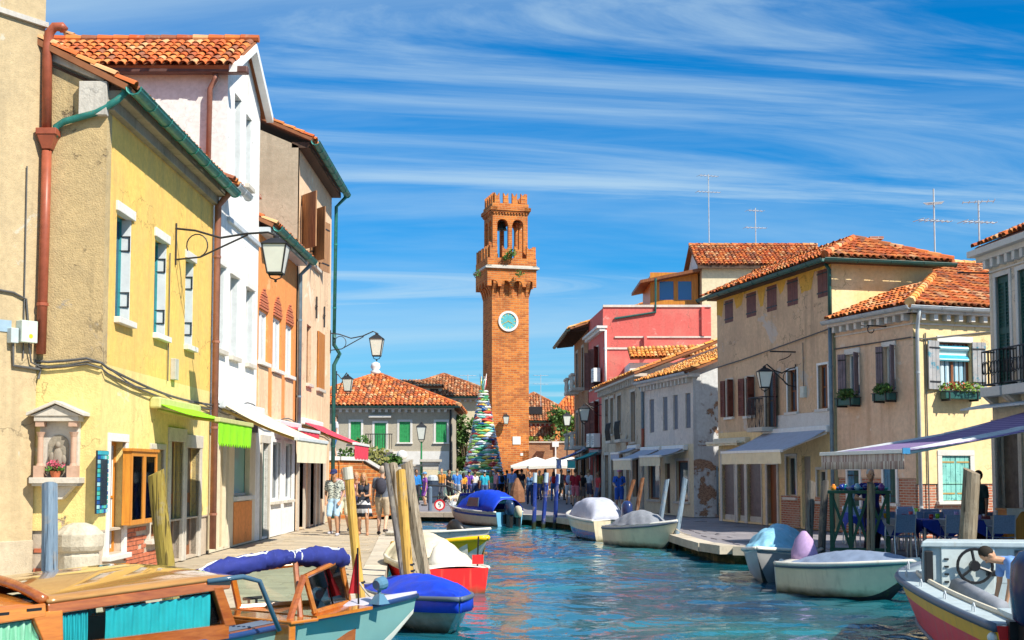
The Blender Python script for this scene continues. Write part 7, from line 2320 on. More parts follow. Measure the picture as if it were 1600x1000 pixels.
# red and yellow work boat
t = boat('work_boat', 'red and yellow work boat with grey steering shelter and black steering wheel', 5.86, 14.9, (.13, .99))
H = Hull(6.6, 2.35, .74, .16, .25, .88, .45, .6, 2.4)
H.band('hull', M_bred, t, .30, .80); H.band('hull_stripe', M_byel, t, .82, .965); H.band('hull_top', M_bgrey, t, .965, 1); H.band('bottom', paint('teal_bottom', (.04, .22, .26), .5, .3, (.4, .05, .04), .6, kind='obj'), t, 0, .30)
mb = MB(); H.rail(M_brail, t, .028, .52, 'lower_rub_rail'); H.rail(M_brail, t, .045, .985); H.transom(M_bred, t)
H.band('hull_seam', M_bred, t, .80, .82)
H.deck(M_bgrey, t, .70, 1, .05)
H.inside(M_bgrey, t, .03, .72, .22)
for sd in (-1, 1):                              # side decks
 mb = MB(); mb.grid(lambda a, c: (lambda p: Vector((p.x, sd * (p.y - (1 - c) * .30 if p.y > .3 else p.y * c), p.z + .012)))(H.pt(.0 + .75 * a, 1, 1)), 20, 3); mb.build('side_deck', M_bgrey, t, False, solid=.02)
 mb = MB(); mb.tube([(H.pt(tt, 1, 1).x, sd * (H.pt(tt, 1, 1).y - .24), H.pt(tt, 1, 1).z + .04) for tt in np.linspace(.02, .7, 14)], .03, 6); mb.build('grab_rail', M_cream_p, t, False)
for tt in (.15, .32, .5, .64, .8):
 p = H.pt(tt, 1, 1)
 mb = MB(); mb.tube([(p.x - .05, p.y - .07, p.z), (p.x - .05, p.y - .07, p.z + .07), (p.x, p.y - .07, p.z + .1), (p.x + .05, p.y - .07, p.z + .07), (p.x + .05, p.y - .07, p.z)], .010, 5); mb.build('rope_hoop', M_grpipe, t, False)
# shelter: front with little windows, bulkhead with wheel, roof edge
zf, xr, xf = .80, .55, 1.75
zr = 1.23
mb = MB()
mb.hexa([Vector(v) for v in ((xr - .04, -1.0, zf), (xr, -1.0, zf), (xr, 1.0, zf), (xr - .04, 1.0, zf), (xr - .04, -.98, zr), (xr, -.98, zr), (xr, .98, zr), (xr - .04, .98, zr))])
mb.box((xr - .02, .1, .5), (.04, 1.6, .62))
bulk = mb.build('bulkhead', M_bgrey, t, False)
mb = MB(); mb.hexa([Vector(v) for v in ((xr - .1, -1.02, zr), (xf - .35, -.8, zr), (xf - .35, .8, zr), (xr - .1, 1.02, zr), (xr - .1, -1.0, zr + .07), (xf - .35, -.78, zr + .05), (xf - .35, .78, zr + .05), (xr - .1, 1.0, zr + .07))]); mb.build('shelter_roof', M_bgrey, t, False, bevel=.015)
for sd in (-1, 1):
 mb = MB(); mb.hexa([Vector((x, sd * y, z)) for x, y, z in ((xr, 1.0, zf), (xf, .72, zf + .02), (xf, .69, zf + .02), (xr, .97, zf), (xr, .98, zr), (xf - .4, .78, zr), (xf - .4, .75, zr), (xr, .95, zr))]); sw2 = mb.build('shelter_side', M_bcream, t, False)
 mb = MB(); mb.hexa([Vector((x, sd * y, z)) for x, y, z in ((xr + .25, .955, zf + .14), (xf - .45, .84, zf + .14), (xf - .45, .82, zf + .14), (xr + .25, .93, zf + .14), (xr + .25, .95, zr - .1), (xf - .55, .84, zr - .1), (xf - .55, .82, zr - .1), (xr + .25, .93, zr - .1))]); mb.build('side_window', M_glassb, sw2, False)
mb = MB(); mb.hexa([Vector(v) for v in ((xf, -.72, zf), (xf + .03, -.72, zf), (xf + .03, .72, zf), (xf, .72, zf), (xf - .42, -.78, zr), (xf - .39, -.78, zr), (xf - .39, .78, zr), (xf - .42, .78, zr))]); fr_ = mb.build('shelter_front', M_bcream, t, False)
mb = MB(); mb.box((xr - .06, .47, .98), (.04, .62, .62)); pnl = mb.build('dash_panel', paint('pale_panel', (.55, .62, .62), .4, kind='obj'), bulk, False, bevel=.01)
mb = MB(); cx, cy, cz, rr = xr - .22, .42, 1.02, .20
mb.tube([(cx, cy + rr * math.cos(a), cz + rr * math.sin(a)) for a in np.linspace(0, 6.2832, 25)], .018, 6, False)
for a in (R(80), R(200), R(320)):
 mb.tube([(cx, cy, cz), (cx, cy + rr * math.cos(a), cz + rr * math.sin(a))], .018, 5)
mb.lathe([(.06, 0), (.07, .05), (.03, .16)], (cx - .02, cy, cz), 10, Matrix.Rotation(R(90), 3, 'Y')); mb.build('steering_wheel', M_black, bulk, False)
for p_, d_, n_ in (((xr - .13, .2, 1.1), (.1, .09, .09), 'gauge'), ((xr - .13, .21, .93), (.1, .12, .07), 'gauge'), ((xr - .10, .93, .98), (.1, .09, .42), 'throttle_box')):
 MB().box(p_, d_).build(n_, M_black, bulk, False, bevel=.012)
for i in range(4):
 MB().box((xr - .085, .72, .82 + i * .09), (.02, .05, .02)).build('switch', M_black, bulk, False)
mb = MB(); mb.box((xr - .05, -.45, 1.05), (.02, .75, .3)); mb.build('opening_window', M_glass, bulk, False)
mb = MB(); mb.tube([(-1.4, .55, .70), (.35, .62, .78)], .10, 8); mb.build('rolled_tarpaulin', M_cvgrey, t, False, smooth=True)
mb = MB(); mb.box((-2.9, 0, .80), (.7, 1.7, .05)); mb.build('stern_deck', M_bgrey, t, False)
outboard(t, -3.35, .78, .75, paint('blue_black_cowl', (.01, .03, .10), .25, kind='obj'), 1.35)
mb = MB(); p = H.pt(.012, .97, 1); mb.ball((p.x, p.y + .02, p.z - .08), .05); mb.build('stern_light', M_whitep, t, False)
# grey wooden boat cut by the lower edge
t = boat('wooden_boat', 'weathered grey wooden boat end cut by the lower photo edge', 4.75, 9.0, (-.62, .78))
H = Hull(4.4, 1.5, .42, .22)
H.band('hull', M_oldwood, t, 0, 1); H.transom(M_oldwood, t); H.rail(wood('grey_timber', (.42, .38, .32), (.2, .18, .15), .8), t, .045); H.inside(M_oldwood, t); H.deck(wood('grey_planks', (.40, .37, .32), (.2, .18, .15), .8), t, .86, 1, .03)
mb = MB(); H.cover(M_cvlb, t, .0, .55, .25, .5, drape=.05, seed=20, wr=.03)
# ------------------------------------------------------------------ water taxi
M_mahog = wood('varnished_mahogany', (0.46, 0.14, 0.025), (0.26, 0.06, 0.012), .22, 'obj', (1.2, 9, 9), .5, .9, 1.6)
M_mahog2 = wood('orange_varnish', (0.68, 0.24, 0.03), (0.46, 0.13, 0.02), .22, 'obj', (1.2, 9, 9), .5, .9, 1.6)
M_roofv = wood('varnished_roof', (0.50, 0.27, 0.07), (0.36, 0.16, 0.04), .06, 'obj', (1.0, 6, 6), .6, 1.0, 1.2)
M_tealhull = gloss('teal_hull', (0.22, 0.42, 0.40), .12, .05, .8)
M_curtT = paint('turquoise_curtain', (0.01, 0.36, 0.42), .8, .12, kind='obj')
M_curtG = paint('pale_green_curtain', (0.36, 0.72, 0.50), .8, .1, kind='obj')
M_navy = paint('navy_canvas', (0.02, 0.03, 0.20), .8, .2, (0.05, 0.07, 0.30), .6, kind='obj', bump=.3, scale=10)
hx = Vector((.595, .804, 0)); rx = Vector((.804, -.595, 0))
LT = 7.4
bowp = Vector((-1.035, 14.0, 0))
ctr = bowp - hx * (LT / 2 + .30)
t = thing('water_taxi', 'varnished wooden water taxi with turquoise curtains and folded navy canvas top', 'water taxi', (ctr.x, ctr.y, ZW), math.atan2(hx.y, hx.x))
H = Hull(LT, 2.15, .745, .055, .25, .9, .30, .30, 1.35, .35)
H.band('hull', M_tealhull, t, .3, .93); H.band('bottom', M_bw, t, 0, .3); H.band('sheer_strake', M_tealhull, t, .93, 1); H.transom(M_tealhull, t); H.rail(gloss('navy_rail', (.02, .05, .16), .3), t, .03, .985)
XB = LT / 2 + .30
ax = lambda a: XB - a                           # metres aft of the bow tip
# foredeck and side decks
H.deck(paint('grey_violet_deck', (.50, .48, .56), .35, .08, kind='obj', spec=.5), t, .845, 1, .05, name='foredeck')
for sd in (-1, 1):
 mb = MB(); mb.grid(lambda a, c: (lambda p: Vector((p.x, sd * max(0, p.y - (1 - c) * .26), p.z + .005)))(H.pt(.02 + .83 * a, 1, 1)), 24, 2); sdk = mb.build('side_deck', M_mahog, t, False, solid=.02)
 mb = MB()
 for k in range(4):
  mb.tube([(lambda p: (p.x, sd * (p.y - .05 - .05 * k), p.z + .02))(H.pt(tt, 1, 1)) for tt in np.linspace(.56, .72, 8)], .012, 5)
 mb.build('deck_strips', M_brail, sdk, False)
H.inside(M_mahog, t, .03, .86, .12)
zg = .75                                        # gunwale above water
def quad(mb, pts, th):
 a, b, c = Vector(pts[0]), Vector(pts[1]), Vector(pts[2])
 n = (b - a).cross(c - a).normalized() * th
 mb.prism([Vector(p) - n * .5 for p in pts], n)
# cabin
a0c, a1c, a2c = 3.35, 5.05, 7.3
yw = .80
zr0, zr1, zr2 = 1.235, 1.17, 1.09
for sd in (-1, 1):
 # lower cabin side, posts, roof rail
 mb = MB(); quad(mb, [(ax(a0c), sd * yw, zg), (ax(a2c), sd * yw, zg - .02), (ax(a2c), sd * yw, zg + .12), (ax(a0c), sd * yw, zg + .12)], .05); mb.build('cabin_side', M_mahog, t, False)
 mb = MB(); quad(mb, [(ax(a0c - .05), sd * (yw - .03), zr0), (ax(a1c), sd * (yw - .03), zr1), (ax(a1c), sd * (yw - .02), zr1 - .08), (ax(a0c - .02), sd * (yw - .02), zr0 - .08)], .06); mb.build('roof_rail', M_mahog, t, False, bevel=.01)
 mb = MB(); quad(mb, [(ax(a1c + .02), sd * (yw - .03), zr1 + .01), (ax(a2c), sd * (yw - .03), zr2), (ax(a2c), sd * (yw - .02), zr2 - .10), (ax(a1c + .02), sd * (yw - .02), zr1 - .09)], .07); rr_ = mb.build('aft_roof_rail', M_mahog2, t, False, bevel=.01)
 mb = MB()
 for k in range(8):
  aa = a1c + .12 + k * .26
  zz = zr1 + (zr2 - zr1) * (aa - a1c) / (a2c - a1c) - .02
  mb.box((ax(aa), sd * (yw + .008), zz), (.12, .012, .018))
 mb.build('vent_slots', M_black, rr_, False)
 mb = MB(); quad(mb, [(ax(a1c - .12), sd * yw, zg + .1), (ax(a1c + .02), sd * yw, zg + .1), (ax(a1c + .14), sd * (yw - .02), zr1 - .05), (ax(a1c - .12), sd * (yw - .02), zr1 - .05)], .06); mb.build('cabin_post', M_mahog2, t, False, bevel=.01)
 mb = MB(); quad(mb, [(ax(a0c - .08), sd * yw, zg + .1), (ax(a0c + .04), sd * yw, zg + .1), (ax(a0c + .16), sd * (yw - .02), zr0 - .05), (ax(a0c + .06), sd * (yw - .02), zr0 - .05)], .06); mb.build('cabin_post', M_mahog, t, False, bevel=.01)
 mb = MB(); quad(mb, [(ax(a0c + .04), sd * (yw - .01), zg + .12), (ax(a1c - .12), sd * (yw - .01), zg + .12), (ax(a1c - .12), sd * (yw - .03), zr1 - .07), (ax(a0c + .16), sd * (yw - .03), zr0 - .07)], .012); w_ = mb.build('side_window', clear_glass('taxi_glass', (.95, .99, .98), 0.0, 1.2), t, False)
 mb = MB(); quad(mb, [(ax(a1c + .04), sd * (yw - .01), zg + .12), (ax(a2c - .1), sd * (yw - .01), zg + .12), (ax(a2c - .1), sd * (yw - .03), zr2 - .09), (ax(a1c + .14), sd * (yw - .03), zr1 - .09)], .012); mb.build('side_window', clear_glass('taxi_glass_aft', (.85, .92, .9), .0, 1.2), t, False)
 def curtain(aa, ab, mt, yoff=.030):
  mb = MB()
  def fn(u, v):
   a = aa + (ab - aa) * u
   zt_ = (zr0 + (zr1 - zr0) * (a - a0c) / (a1c - a0c)) if a < a1c else (zr1 + (zr2 - zr1) * (a - a1c) / (a2c - a1c))
   z = zg + .10 + (zt_ - .1 - zg - .10) * v
   pinch = 1 - .12 * math.sin(math.pi * (1 - v)) * (u - .5)
   return Vector((ax(aa + (ab - aa) * u), sd * (yw - yoff + .009 * math.sin(u * 75) + .005 * math.sin(u * 31 + v * 3)), z))
  mb.grid(fn, 110, 6)
  mb.build('curtain', mt, t, False, smooth=True)
 curtain(a0c + .16, a1c - .52, M_curtT); curtain(a1c - .36, a1c - .08, M_curtT); curtain(a1c + .05, a1c + .75, M_curtG); curtain(a1c + 1.35, a2c - .2, M_curtG)
# roof panels
mb = MB(); mb.grid(lambda u, v: (lambda a, w: Vector((ax(a), w * (yw + .0), (zr0 + (zr1 - zr0) * (a - a0c) / (a1c - a0c)) + .015 + .11 * (1 - w * w) * min(1, (a - a0c + .1) / .5) ** .5)))(a0c - .06 + (a1c - a0c + .06) * u, v * 2 - 1), 20, 16)
mb.build('cabin_roof', M_roofv, t, False, smooth=True, solid=.03)
mb = MB(); mb.grid(lambda u, v: (lambda a, w: Vector((ax(a), w * (yw - .05), (zr1 + (zr2 - zr1) * (a - a1c) / (a2c - a1c)) - .015 + .07 * (1 - w * w))))(a1c + .02 + (a2c - a1c) * u, v * 2 - 1), 20, 14)
mb.build('aft_roof', M_mahog2, t, False, smooth=True, solid=.02)
mb = MB(); mb.tube([(ax(a1c + .02 - .0 * w * w), w * (yw - .02), zr1 + .03 + .125 * (1 - w * w)) for w in np.linspace(-1, 1, 15)], .04, 8); mb.build('roof_coaming', M_mahog, t, False, smooth=True)
mb = MB(); mb.box((ax(a2c), 0, .95), (.06, 1.6, .4)); mb.build('aft_bulkhead', M_mahog, t, False)
mb = MB(); mb.box((ax(5.0), 0, .62), (2.6, .9, .12)); mb.box((ax(5.0), -.42, .82), (2.6, .1, .35)); mb.build('bench', paint('dark_upholstery', (.05, .035, .03), .6, kind='obj'), t, False, bevel=.02)
# cabin front windows
for y0, y1 in ((-.74, -.28), (.28, .74)):
 mb = MB(); quad(mb, [(ax(a0c - .02), y0, zg + .08), (ax(a0c - .02), y1, zg + .08), (ax(a0c + .1), y1, zr0), (ax(a0c + .1), y0, zr0)], .014); fg = mb.build('front_window', clear_glass('front_glass', (.8, .92, .85), .15), t, False)
 mb = MB()
 for p, q in (((ax(a0c - .02), y0, zg + .08), (ax(a0c + .1), y0, zr0)), ((ax(a0c - .02), y1, zg + .08), (ax(a0c + .1), y1, zr0)), ((ax(a0c - .02), y0, zg + .08), (ax(a0c - .02), y1, zg + .08))):
  mb.tube([p, q], .022, 6)
 mb.build('front_frame', M_mahog, t, False)
# chrome handrail arch at the cabin corner
for sd in (-1, 1):
 mb = MB(); mb.tube([(ax(a0c + .22), sd * yw, zr0 + .0), (ax(a0c - .12), sd * (yw + .05), zr0 + .02), (ax(a0c - .3), sd * (yw + .06), zr0 - .03), (ax(a0c - .5), sd * (yw + .10), zg + .02)], .022, 8); mb.build('handrail', gloss('navy_chrome', (.06, .12, .18), .15), t, False, smooth=True)
# dashboard, wheel, instruments
mb = MB(); mb.box((ax(2.55), -.0, zg - .12), (.08, 1.5, .32)); mb.box((ax(2.42), 0, zg + .05), (.34, 1.55, .03)); dsh = mb.build('dashboard', M_mahog2, t, False, bevel=.01)
mb = MB(); c = Vector((ax(2.95), .15, zg + .12)); rr = .19
mb.tube([c + Vector((.05 * math.sin(a), rr * math.cos(a), rr * math.sin(a))) for a in np.linspace(0, 6.2832, 25)], .014, 6, False)
for a in (.5, 2.6, 4.7):
 mb.tube([c + Vector((.04, 0, 0)), c + Vector((.05 * math.sin(a), rr * math.cos(a), rr * math.sin(a)))], .012, 5)
mb.tube([c, Vector((ax(2.58), .15, zg))], .02, 6); mb.build('steering_wheel', M_mahog, t, False)
mb = MB()
for y, z in ((.45, zg + .0), (.45, zg - .16), (.62, zg - .05), (.62, zg - .2)):
 mb.lathe([(.05, 0), (.055, .02), (.05, .04), (.005, .042)], (ax(2.6), y, z), 12, Matrix.Rotation(R(-90), 3, 'Y'))
mb.lathe([(.09, 0), (.1, .05), (.09, .13), (.03, .14)], (ax(2.75), .62, zg - .06), 12, Matrix.Rotation(R(-60), 3, 'Y'))
mb.build('instruments', gloss('chrome_blue', (.25, .32, .42), .1), dsh, False)
# V shaped windscreen
vs = [(ax(2.05), .52), (ax(1.05), .0), (ax(2.05), -.52)]
zb_, ztp = zg + .06, (zg + .42, zg + .5, zg + .42)
lean = .13
for i in (0, 1):
 (xa, ya), (xb, yb) = vs[i], vs[i + 1]
 A1, B1 = Vector((xa, ya, zb_)), Vector((xb, yb, zb_ + .02)); A2, B2 = Vector((xa - lean, ya * .94, ztp[i])), Vector((xb - lean, yb, ztp[i + 1]))
 mb = MB()
 for p, q, r_ in ((A1, A2, .032), (B1, B2, .026), (A1, B1, .036), (A2, B2, .026)):
  mb.tube([p, q], r_, 6)
 wf = mb.build('windscreen_frame', M_mahog2, t, False)
 mb = MB(); quad(mb, [A1, B1, B2, A2], .008); mb.build('windscreen', clear_glass('screen_glass_%d' % i), wf, False)
for sd in (-1, 1):                               # arms that carry the canvas
 mb = MB(); mb.tube([(ax(2.05) - lean, sd * .5, zg + .42), (ax(2.5), sd * .62, zg - .02)], .035, 6); mb.build('screen_arm', M_mahog, t, False)
mb = MB(); quad(mb, [(ax(1.15), -.42, zg + .04), (ax(1.15), .42, zg + .04), (ax(2.1), .6, zg + .04), (ax(2.1), -.6, zg + .04)], .03); mb.build('cockpit_deck', M_mahog2, t, False)
# folded canvas
def roll(path, rad, seed, name='canvas_top'):
 rs = random.Random(seed); mb = MB()
 P = [Vector(p) for p in path]
 pts, rr = [], []
 n = 26
 for i in range(n + 1):
  u = i / n * (len(P) - 1); k = min(int(u), len(P) - 2); f_ = u - k
  pts.append(P[k].lerp(P[k + 1], f_)); e = math.sin(math.pi * min(1, max(0, i / n))) ** .35 if 0 < i < n else .3
  rr.append(rad * e * (.82 + .3 * rs.random()))
 o0 = len(mb.v); mb.tube(pts, rr, 14)
 for j, v in enumerate(mb.v):
  i = j // 14; a = (j % 14) / 14 * 6.28
  v.z -= .014 * math.sin(a * 3 + i * .5) + .01 * math.sin(a * 5 + i * 1.3) + (.02 if v.z < pts[min(i, n)].z else 0)
 o = mb.build(name, M_navy, t, False, smooth=True)
 mb = MB()
 mb.tube([p + Vector((0, 0, r * .92)) + Vector((0, .05 * math.sin(i * .4), 0)) for i, (p, r) in enumerate(zip(pts, rr))][1:-1], .010, 5)
 for q in (.05, .95):
  i = int(q * n); c = pts[i]; d = (pts[min(i + 1, n)] - pts[max(0, i - 1)]).normalized(); x = d.cross(Vector((0, 0, 1))).normalized(); y = x.cross(d)
  mb.tube([c + (x * math.cos(a) + y * math.sin(a)) * rr[i] * 1.02 for a in np.linspace(0, 6.2832, 13)], .008, 5, False)
 mb.build('lashing', M_whitep, o, False)
roll([(ax(1.0), .06, zg + .50), (ax(1.35), -.06, zg + .55), (ax(2.2), -.34, zg + .60)], .085, 4)
roll([(ax(2.12), -.32, zg + .61), (ax(2.7), -.38, zg + .58), (ax(3.35), -.34, zg + .50)], .075, 6)
mb = MB(); mb.tube([(ax(2.1), -.3, zg + .58), (ax(2.3), -.6, zg)], .028, 6); mb.tube([(ax(3.05), -.32, zg + .52), (ax(3.2), -.6, zg)], .028, 6); mb.build('canvas_props', M_mahog, t, False)
# bow fittings: lamp, flag, cleats
mb = MB(); mb.lathe([(.05, 0), (.07, .03), (.07, .11), (.05, .13), (.02, .135)], (ax(.95), -.28, zg + .24), 12, Matrix.Rotation(R(80), 3, 'Y')); mb.tube([(ax(.9), -.28, zg + .05), (ax(.9), -.28, zg + .25)], .02, 6); mb.hexa([Vector((ax(.9) + x, -.28 + y, z)) for x, y, z in ((-.08, -.07, zg + .05), (.08, -.07, zg + .05), (.08, .07, zg + .05), (-.08, .07, zg + .05), (-.03, -.03, zg + .15), (.03, -.03, zg + .15), (.03, .03, zg + .15), (-.03, .03, zg + .15))]); mb.build('search_lamp', gloss('blue_chrome', (.10, .22, .32), .12), t, False)
mb = MB(); mb.tube([(ax(1.1), -.18, zg + .05), (ax(1.12), -.18, zg + .62)], .01, 5); fl0 = mb.build('flag_staff', M_black, t, False)
mb = MB(); mb.grid(lambda u, v: Vector((ax(1.11) + .03 * math.sin(u * 5) * v, -.18 + (u - .15) * (.03 + .09 * v), zg + .56 - .40 * v)), 6, 10); mb.build('flag', paint('red_gold_flag', (.50, .02, .03), .8, .2, (.7, .45, .05), .68, kind='obj', scale=20), fl0, False, solid=.006)
mb = MB()
for a, y in ((.95, .3), (1.75, .72)):
 for dx in (-.05, .05):
  mb.tube([(ax(a) + dx, y - .06, zg + .06), (ax(a) + dx, y - .06, zg + .12)], .014, 5)
 mb.tube([(ax(a) - .12, y - .06, zg + .12), (ax(a) + .12, y - .06, zg + .12)], .018, 6)
mb.build('cleats', M_iron, t, False)
# ------------------------------------------------------------------ mooring ropes
def rope(label, a, b, sag=.25):
 a, b = Vector(a), Vector(b)
 mb = MB()
 mb.tube([a.lerp(b, i / 12) - Vector((0, 0, sag * 4 * (i / 12) * (1 - i / 12))) for i in range(13)], .014, 5)
 tag(mb.build('mooring_rope', M_rope, None), label, 'rope', 'mooring ropes')
rope('slack rope from the taxi bow to the straw yellow pole', (-1.25, 13.6, .42), (-1.93, 16.3, .35), .12)
rope('rope tying the blue tarpaulin boat to the orange yellow pole', (-1.5, 19.6, .05), (-1.47, 18.6, .2), .05)
rope('rope from the red sterned boat to the quay', (-1.9, 24.6, .15), (-2.5, 25.5, .02), .06)
rope('rope from the mauve motor boat to the terrace edge', (5.1, 23.3, .2), (6.5, 25.7, .02), .12)
rope('rope from the cream boat bow to the right quay', (4.3, 35.4, .35), (4.8, 34.6, .02), .08)
rope('rope from the work boat bow to the massive timber post', (6.3, 18.2, .5), (7.4, 20.5, .55), .15)
# ------------------------------------------------------------------ mooring poles
def pole(label, top, bot, D, wpx, mat, cap=None, rings=0, cut=True, group='mooring poles', rough=.06, name='mooring_pole', capmat=None):
 a, b = at(*bot, D), at(*top, D)
 d = (b - a).normalized()
 k = (a.z + 1.6) / max(.2, d.z)
 base = a - d * k
 r = wpx / 2 * D / FPX
 t = thing(name, label, 'pole', (a.x, a.y, ZW), 0, group)
 L = (b - base).length
 n = 16
 mb = MB()
 x = d.orthogonal().normalized(); y = d.cross(x)
 sd = rnd(0, 6)
 m = 12
 o = len(mb.v)
 for i in range(n + 1):
  f = i / n
  c = base + d * (L * f) + x * (.02 * math.sin(f * 5 + sd)) * r / .08
  rr = r * (1.08 - .14 * f)
  for j in range(m):
   al = 6.2832 * j / m
   q = rr * (1 + rough * math.sin(al * 3 + sd) + rough * .5 * math.sin(al * 5 + f * 9 + sd))
   tip = 0
   if i == n and cut:
    tip = r * (.35 * math.cos(al + sd))
   mb.v.append(c + x * (q * math.cos(al)) + y * (q * math.sin(al)) + d * tip)
 for i in range(n):
  for j in range(m):
   kx = (j + 1) % m
   mb.f.append((o + i * m + j, o + i * m + kx, o + (i + 1) * m + kx, o + (i + 1) * m + j))
 mb.f.append(tuple(o + n * m + j for j in range(m)))
 mb.build('shaft', mat, t, smooth=False)
 if capmat:
  mb = MB(); mb.tube([b - d * (cap * D / FPX), b + d * .01], r * 1.04, 12); mb.build('painted_top', capmat, t)
 for i in range(rings):
  c = a + d * (.12 + i * .09)
  mb = MB(); mb.tube([c - d * .012, c + d * .012], r * 1.12, 12); mb.build('iron_ring', M_iron, t)
 return t
M_pblue = wood('grey_blue_pole', (.26, .36, .46), (.14, .20, .27), .7, 'world', (14, 14, .8), weed=True)
M_polive = wood('olive_pole', (.40, .30, .06), (.26, .18, .03), .7, 'world', (14, 14, .8), weed=True)
M_pyel = wood('yellow_pole', (.74, .46, .10), (.52, .28, .05), .6, 'world', (14, 14, .8), weed=True)
M_pgrey = wood('grey_timber_pole', (.46, .38, .28), (.24, .18, .12), .85, 'world', (14, 14, .8), weed=True)
M_pdgrey = wood('dark_grey_pole', (.22, .20, .18), (.10, .09, .085), .85, 'world', (14, 14, .8), weed=True)
M_pcob = wood('cobalt_pole', (.02, .06, .34), (.01, .03, .20), .5, 'world', (14, 14, .8), weed=True)
M_pbrown = wood('brown_pole', (.30, .13, .06), (.16, .07, .035), .7, 'world', (14, 14, .8), weed=True)
M_pale_b = paint('pale_blue_paint', (.48, .60, .70), .5, .1)
pole('thick grey blue mooring pole in front of the shrine', (75, 757), (79, 890), 12.6, 25, M_pblue)
pole('thick olive mooring pole in front of the display cabinet', (247, 738), (263, 885), 13.7, 27, M_polive)
pole('straw yellow bamboo coloured pole with pale top beside the walking couple', (543, 731), (564, 925), 16.3, 15, M_pyel, 18, 1, capmat=paint('pale_top', (.60, .55, .45), .6))
pole('orange yellow mooring pole with two rings beside the quay edge', (625, 736), (641, 905), 18.6, 16, M_pyel, rings=2)
pole('weathered grey mooring pole just behind the orange yellow pole', (611, 726), (640, 858), 21.0, 17, M_pgrey, rough=.1)
pole('thick weathered grey brown mooring pole with a knot, rightmost of the left quay cluster', (637, 722), (656, 852), 22.0, 20, M_pgrey, rough=.1)
pole('thin dark mooring pole leaning behind the orange yellow pole', (602, 724), (630, 900), 19.5, 9, M_pdgrey)
for i, (tp, bt, w) in enumerate((((836, 739), (834, 816), 'leftmost'), ((854, 739), (849, 820), 'middle'), ((872, 741), (867, 821), 'rightmost'))):
 pole('cobalt blue mooring pole with pale top, %s of the three' % w, tp, bt, 47.5, 6.5, M_pcob, 15, capmat=M_pale_b, cut=False)
pole('brown leaning mooring pole nearer the pale covered boat', (990, 750), (973, 810), 39.5, 6.5, M_pbrown)
pole('brown leaning mooring pole standing more upright behind the cream boat', (1004, 747), (995, 800), 39, 6.5, M_pbrown)
pole('grey blue mooring pole behind the bow of the cream boat', (1043, 749), (1034, 806), 37.4, 7.5, M_pblue)
pole('tall grey blue mooring pole leaning at the bow of the cream boat', (1070, 747), (1056, 842), 35.2, 8.5, M_pblue)
pole('grey timber post left of the green rack, nearer the blue covered boat', (1267, 752), (1262, 862), 26.4, 13, M_pdgrey)
pole('grey timber post left of the green rack, right one of the pair', (1289, 752), (1285, 850), 27.2, 12, M_pdgrey)
pole('grey timber post with black band standing before the green rack', (1361, 755), (1359, 870), 25.2, 13, M_pgrey, rings=1)
pole('massive cracked timber post with chamfered top beside the work boat', (1518, 736), (1509, 850), 20.5, 27, wood('old_oak_post', (.34, .27, .19), (.16, .12, .08), .85, 'world', (14, 14, .8), weed=True), rough=.05)
# ------------------------------------------------------------------ lamps
def lantern(t, c, w, h, four=True):
 """tapered street lantern hanging with its top at c"""
 c = Vector(c)
 zt, zb = c.z - h * .22, c.z - h * .86
 ht, hb = w / 2, w * .3
 cor = [(-1, -1), (1, -1), (1, 1), (-1, 1)]
 fr = MB()
 T = [Vector((c.x + sx * ht, c.y + sy * ht, zt)) for sx, sy in cor]; B = [Vector((c.x + sx * hb, c.y + sy * hb, zb)) for sx, sy in cor]
 for i in range(4):
  fr.tube([T[i], B[i]], w * .035, 5); fr.tube([T[i], T[(i + 1) % 4]], w * .04, 5); fr.tube([B[i], B[(i + 1) % 4]], w * .04, 5)
 f_ = fr.build('lantern_frame', M_iron, t)
 for i in range(4):
  j = (i + 1) % 4
  mb = MB(); mid = (T[i] + T[j] + B[i] + B[j]) / 4; q = [p.lerp(Vector((c.x, c.y, p.z)), .04) for p in (B[i], B[j], T[j], T[i])]
  nn = Vector((mid.x - c.x, mid.y - c.y, 0)).normalized() * .006
  mb.prism(q, nn); mb.build('pane', M_lampgl, f_)
 mb = MB()
 mb.hexa([Vector((c.x + sx * ht * 1.12, c.y + sy * ht * 1.12, zt)) for sx, sy in cor] + [Vector((c.x + sx * ht * .35, c.y + sy * ht * .35, zt + h * .15)) for sx, sy in cor])
 mb.lathe([(w * .12, h * .14), (w * .14, h * .2), (w * .03, h * .24)], (c.x, c.y, zt), 8)
 mb.build('cap', M_iron, t)
 mb = MB()
 for sx in (-1, 1):
  mb.tube([Vector((c.x + sx * hb, c.y, zb)), Vector((c.x + sx * hb * .7, c.y, zb - h * .1)), Vector((c.x, c.y, zb - h * .14))], w * .03, 5)
 mb.ball((c.x, c.y, zb - h * .17), w * .06); mb.build('finial', M_iron, t)
def wall_lamp(label, f, u, z, n, lz, w, h, curl=True):
 t = thing('street_lamp', label, 'street lamp', f.p(u, z, 0), 0, 'street lamps')
 mb = MB()
 e = f.p(u, lz, n)
 pts = [f.p(u, z, 0), f.p(u, z - .04, n * .2), f.p(u, z - .18, n * .45), f.p(u, z - .10, n * .7), f.p(u, lz + .06, n * .92), e]
 mb.tube(pts, .022, 6)
 mb.tube([f.p(u, z - .6, 0), f.p(u, z - .55, n * .25), f.p(u, z - .32, n * .5), f.p(u, z - .12, n * .72)], .018, 6)
 if curl:
  mb.tube([f.p(u, z - .33 + .22 * math.sin(a), n * .22 + .2 * math.cos(a)) for a in np.linspace(-1.2, 3.6, 14)], .013, 5)
 mb.tube([f.p(u, z + .1, .02), f.p(u, z - .7, .02)], .02, 5)
 mb.build('bracket', M_iron, t)
 lantern(t, e, w, h)
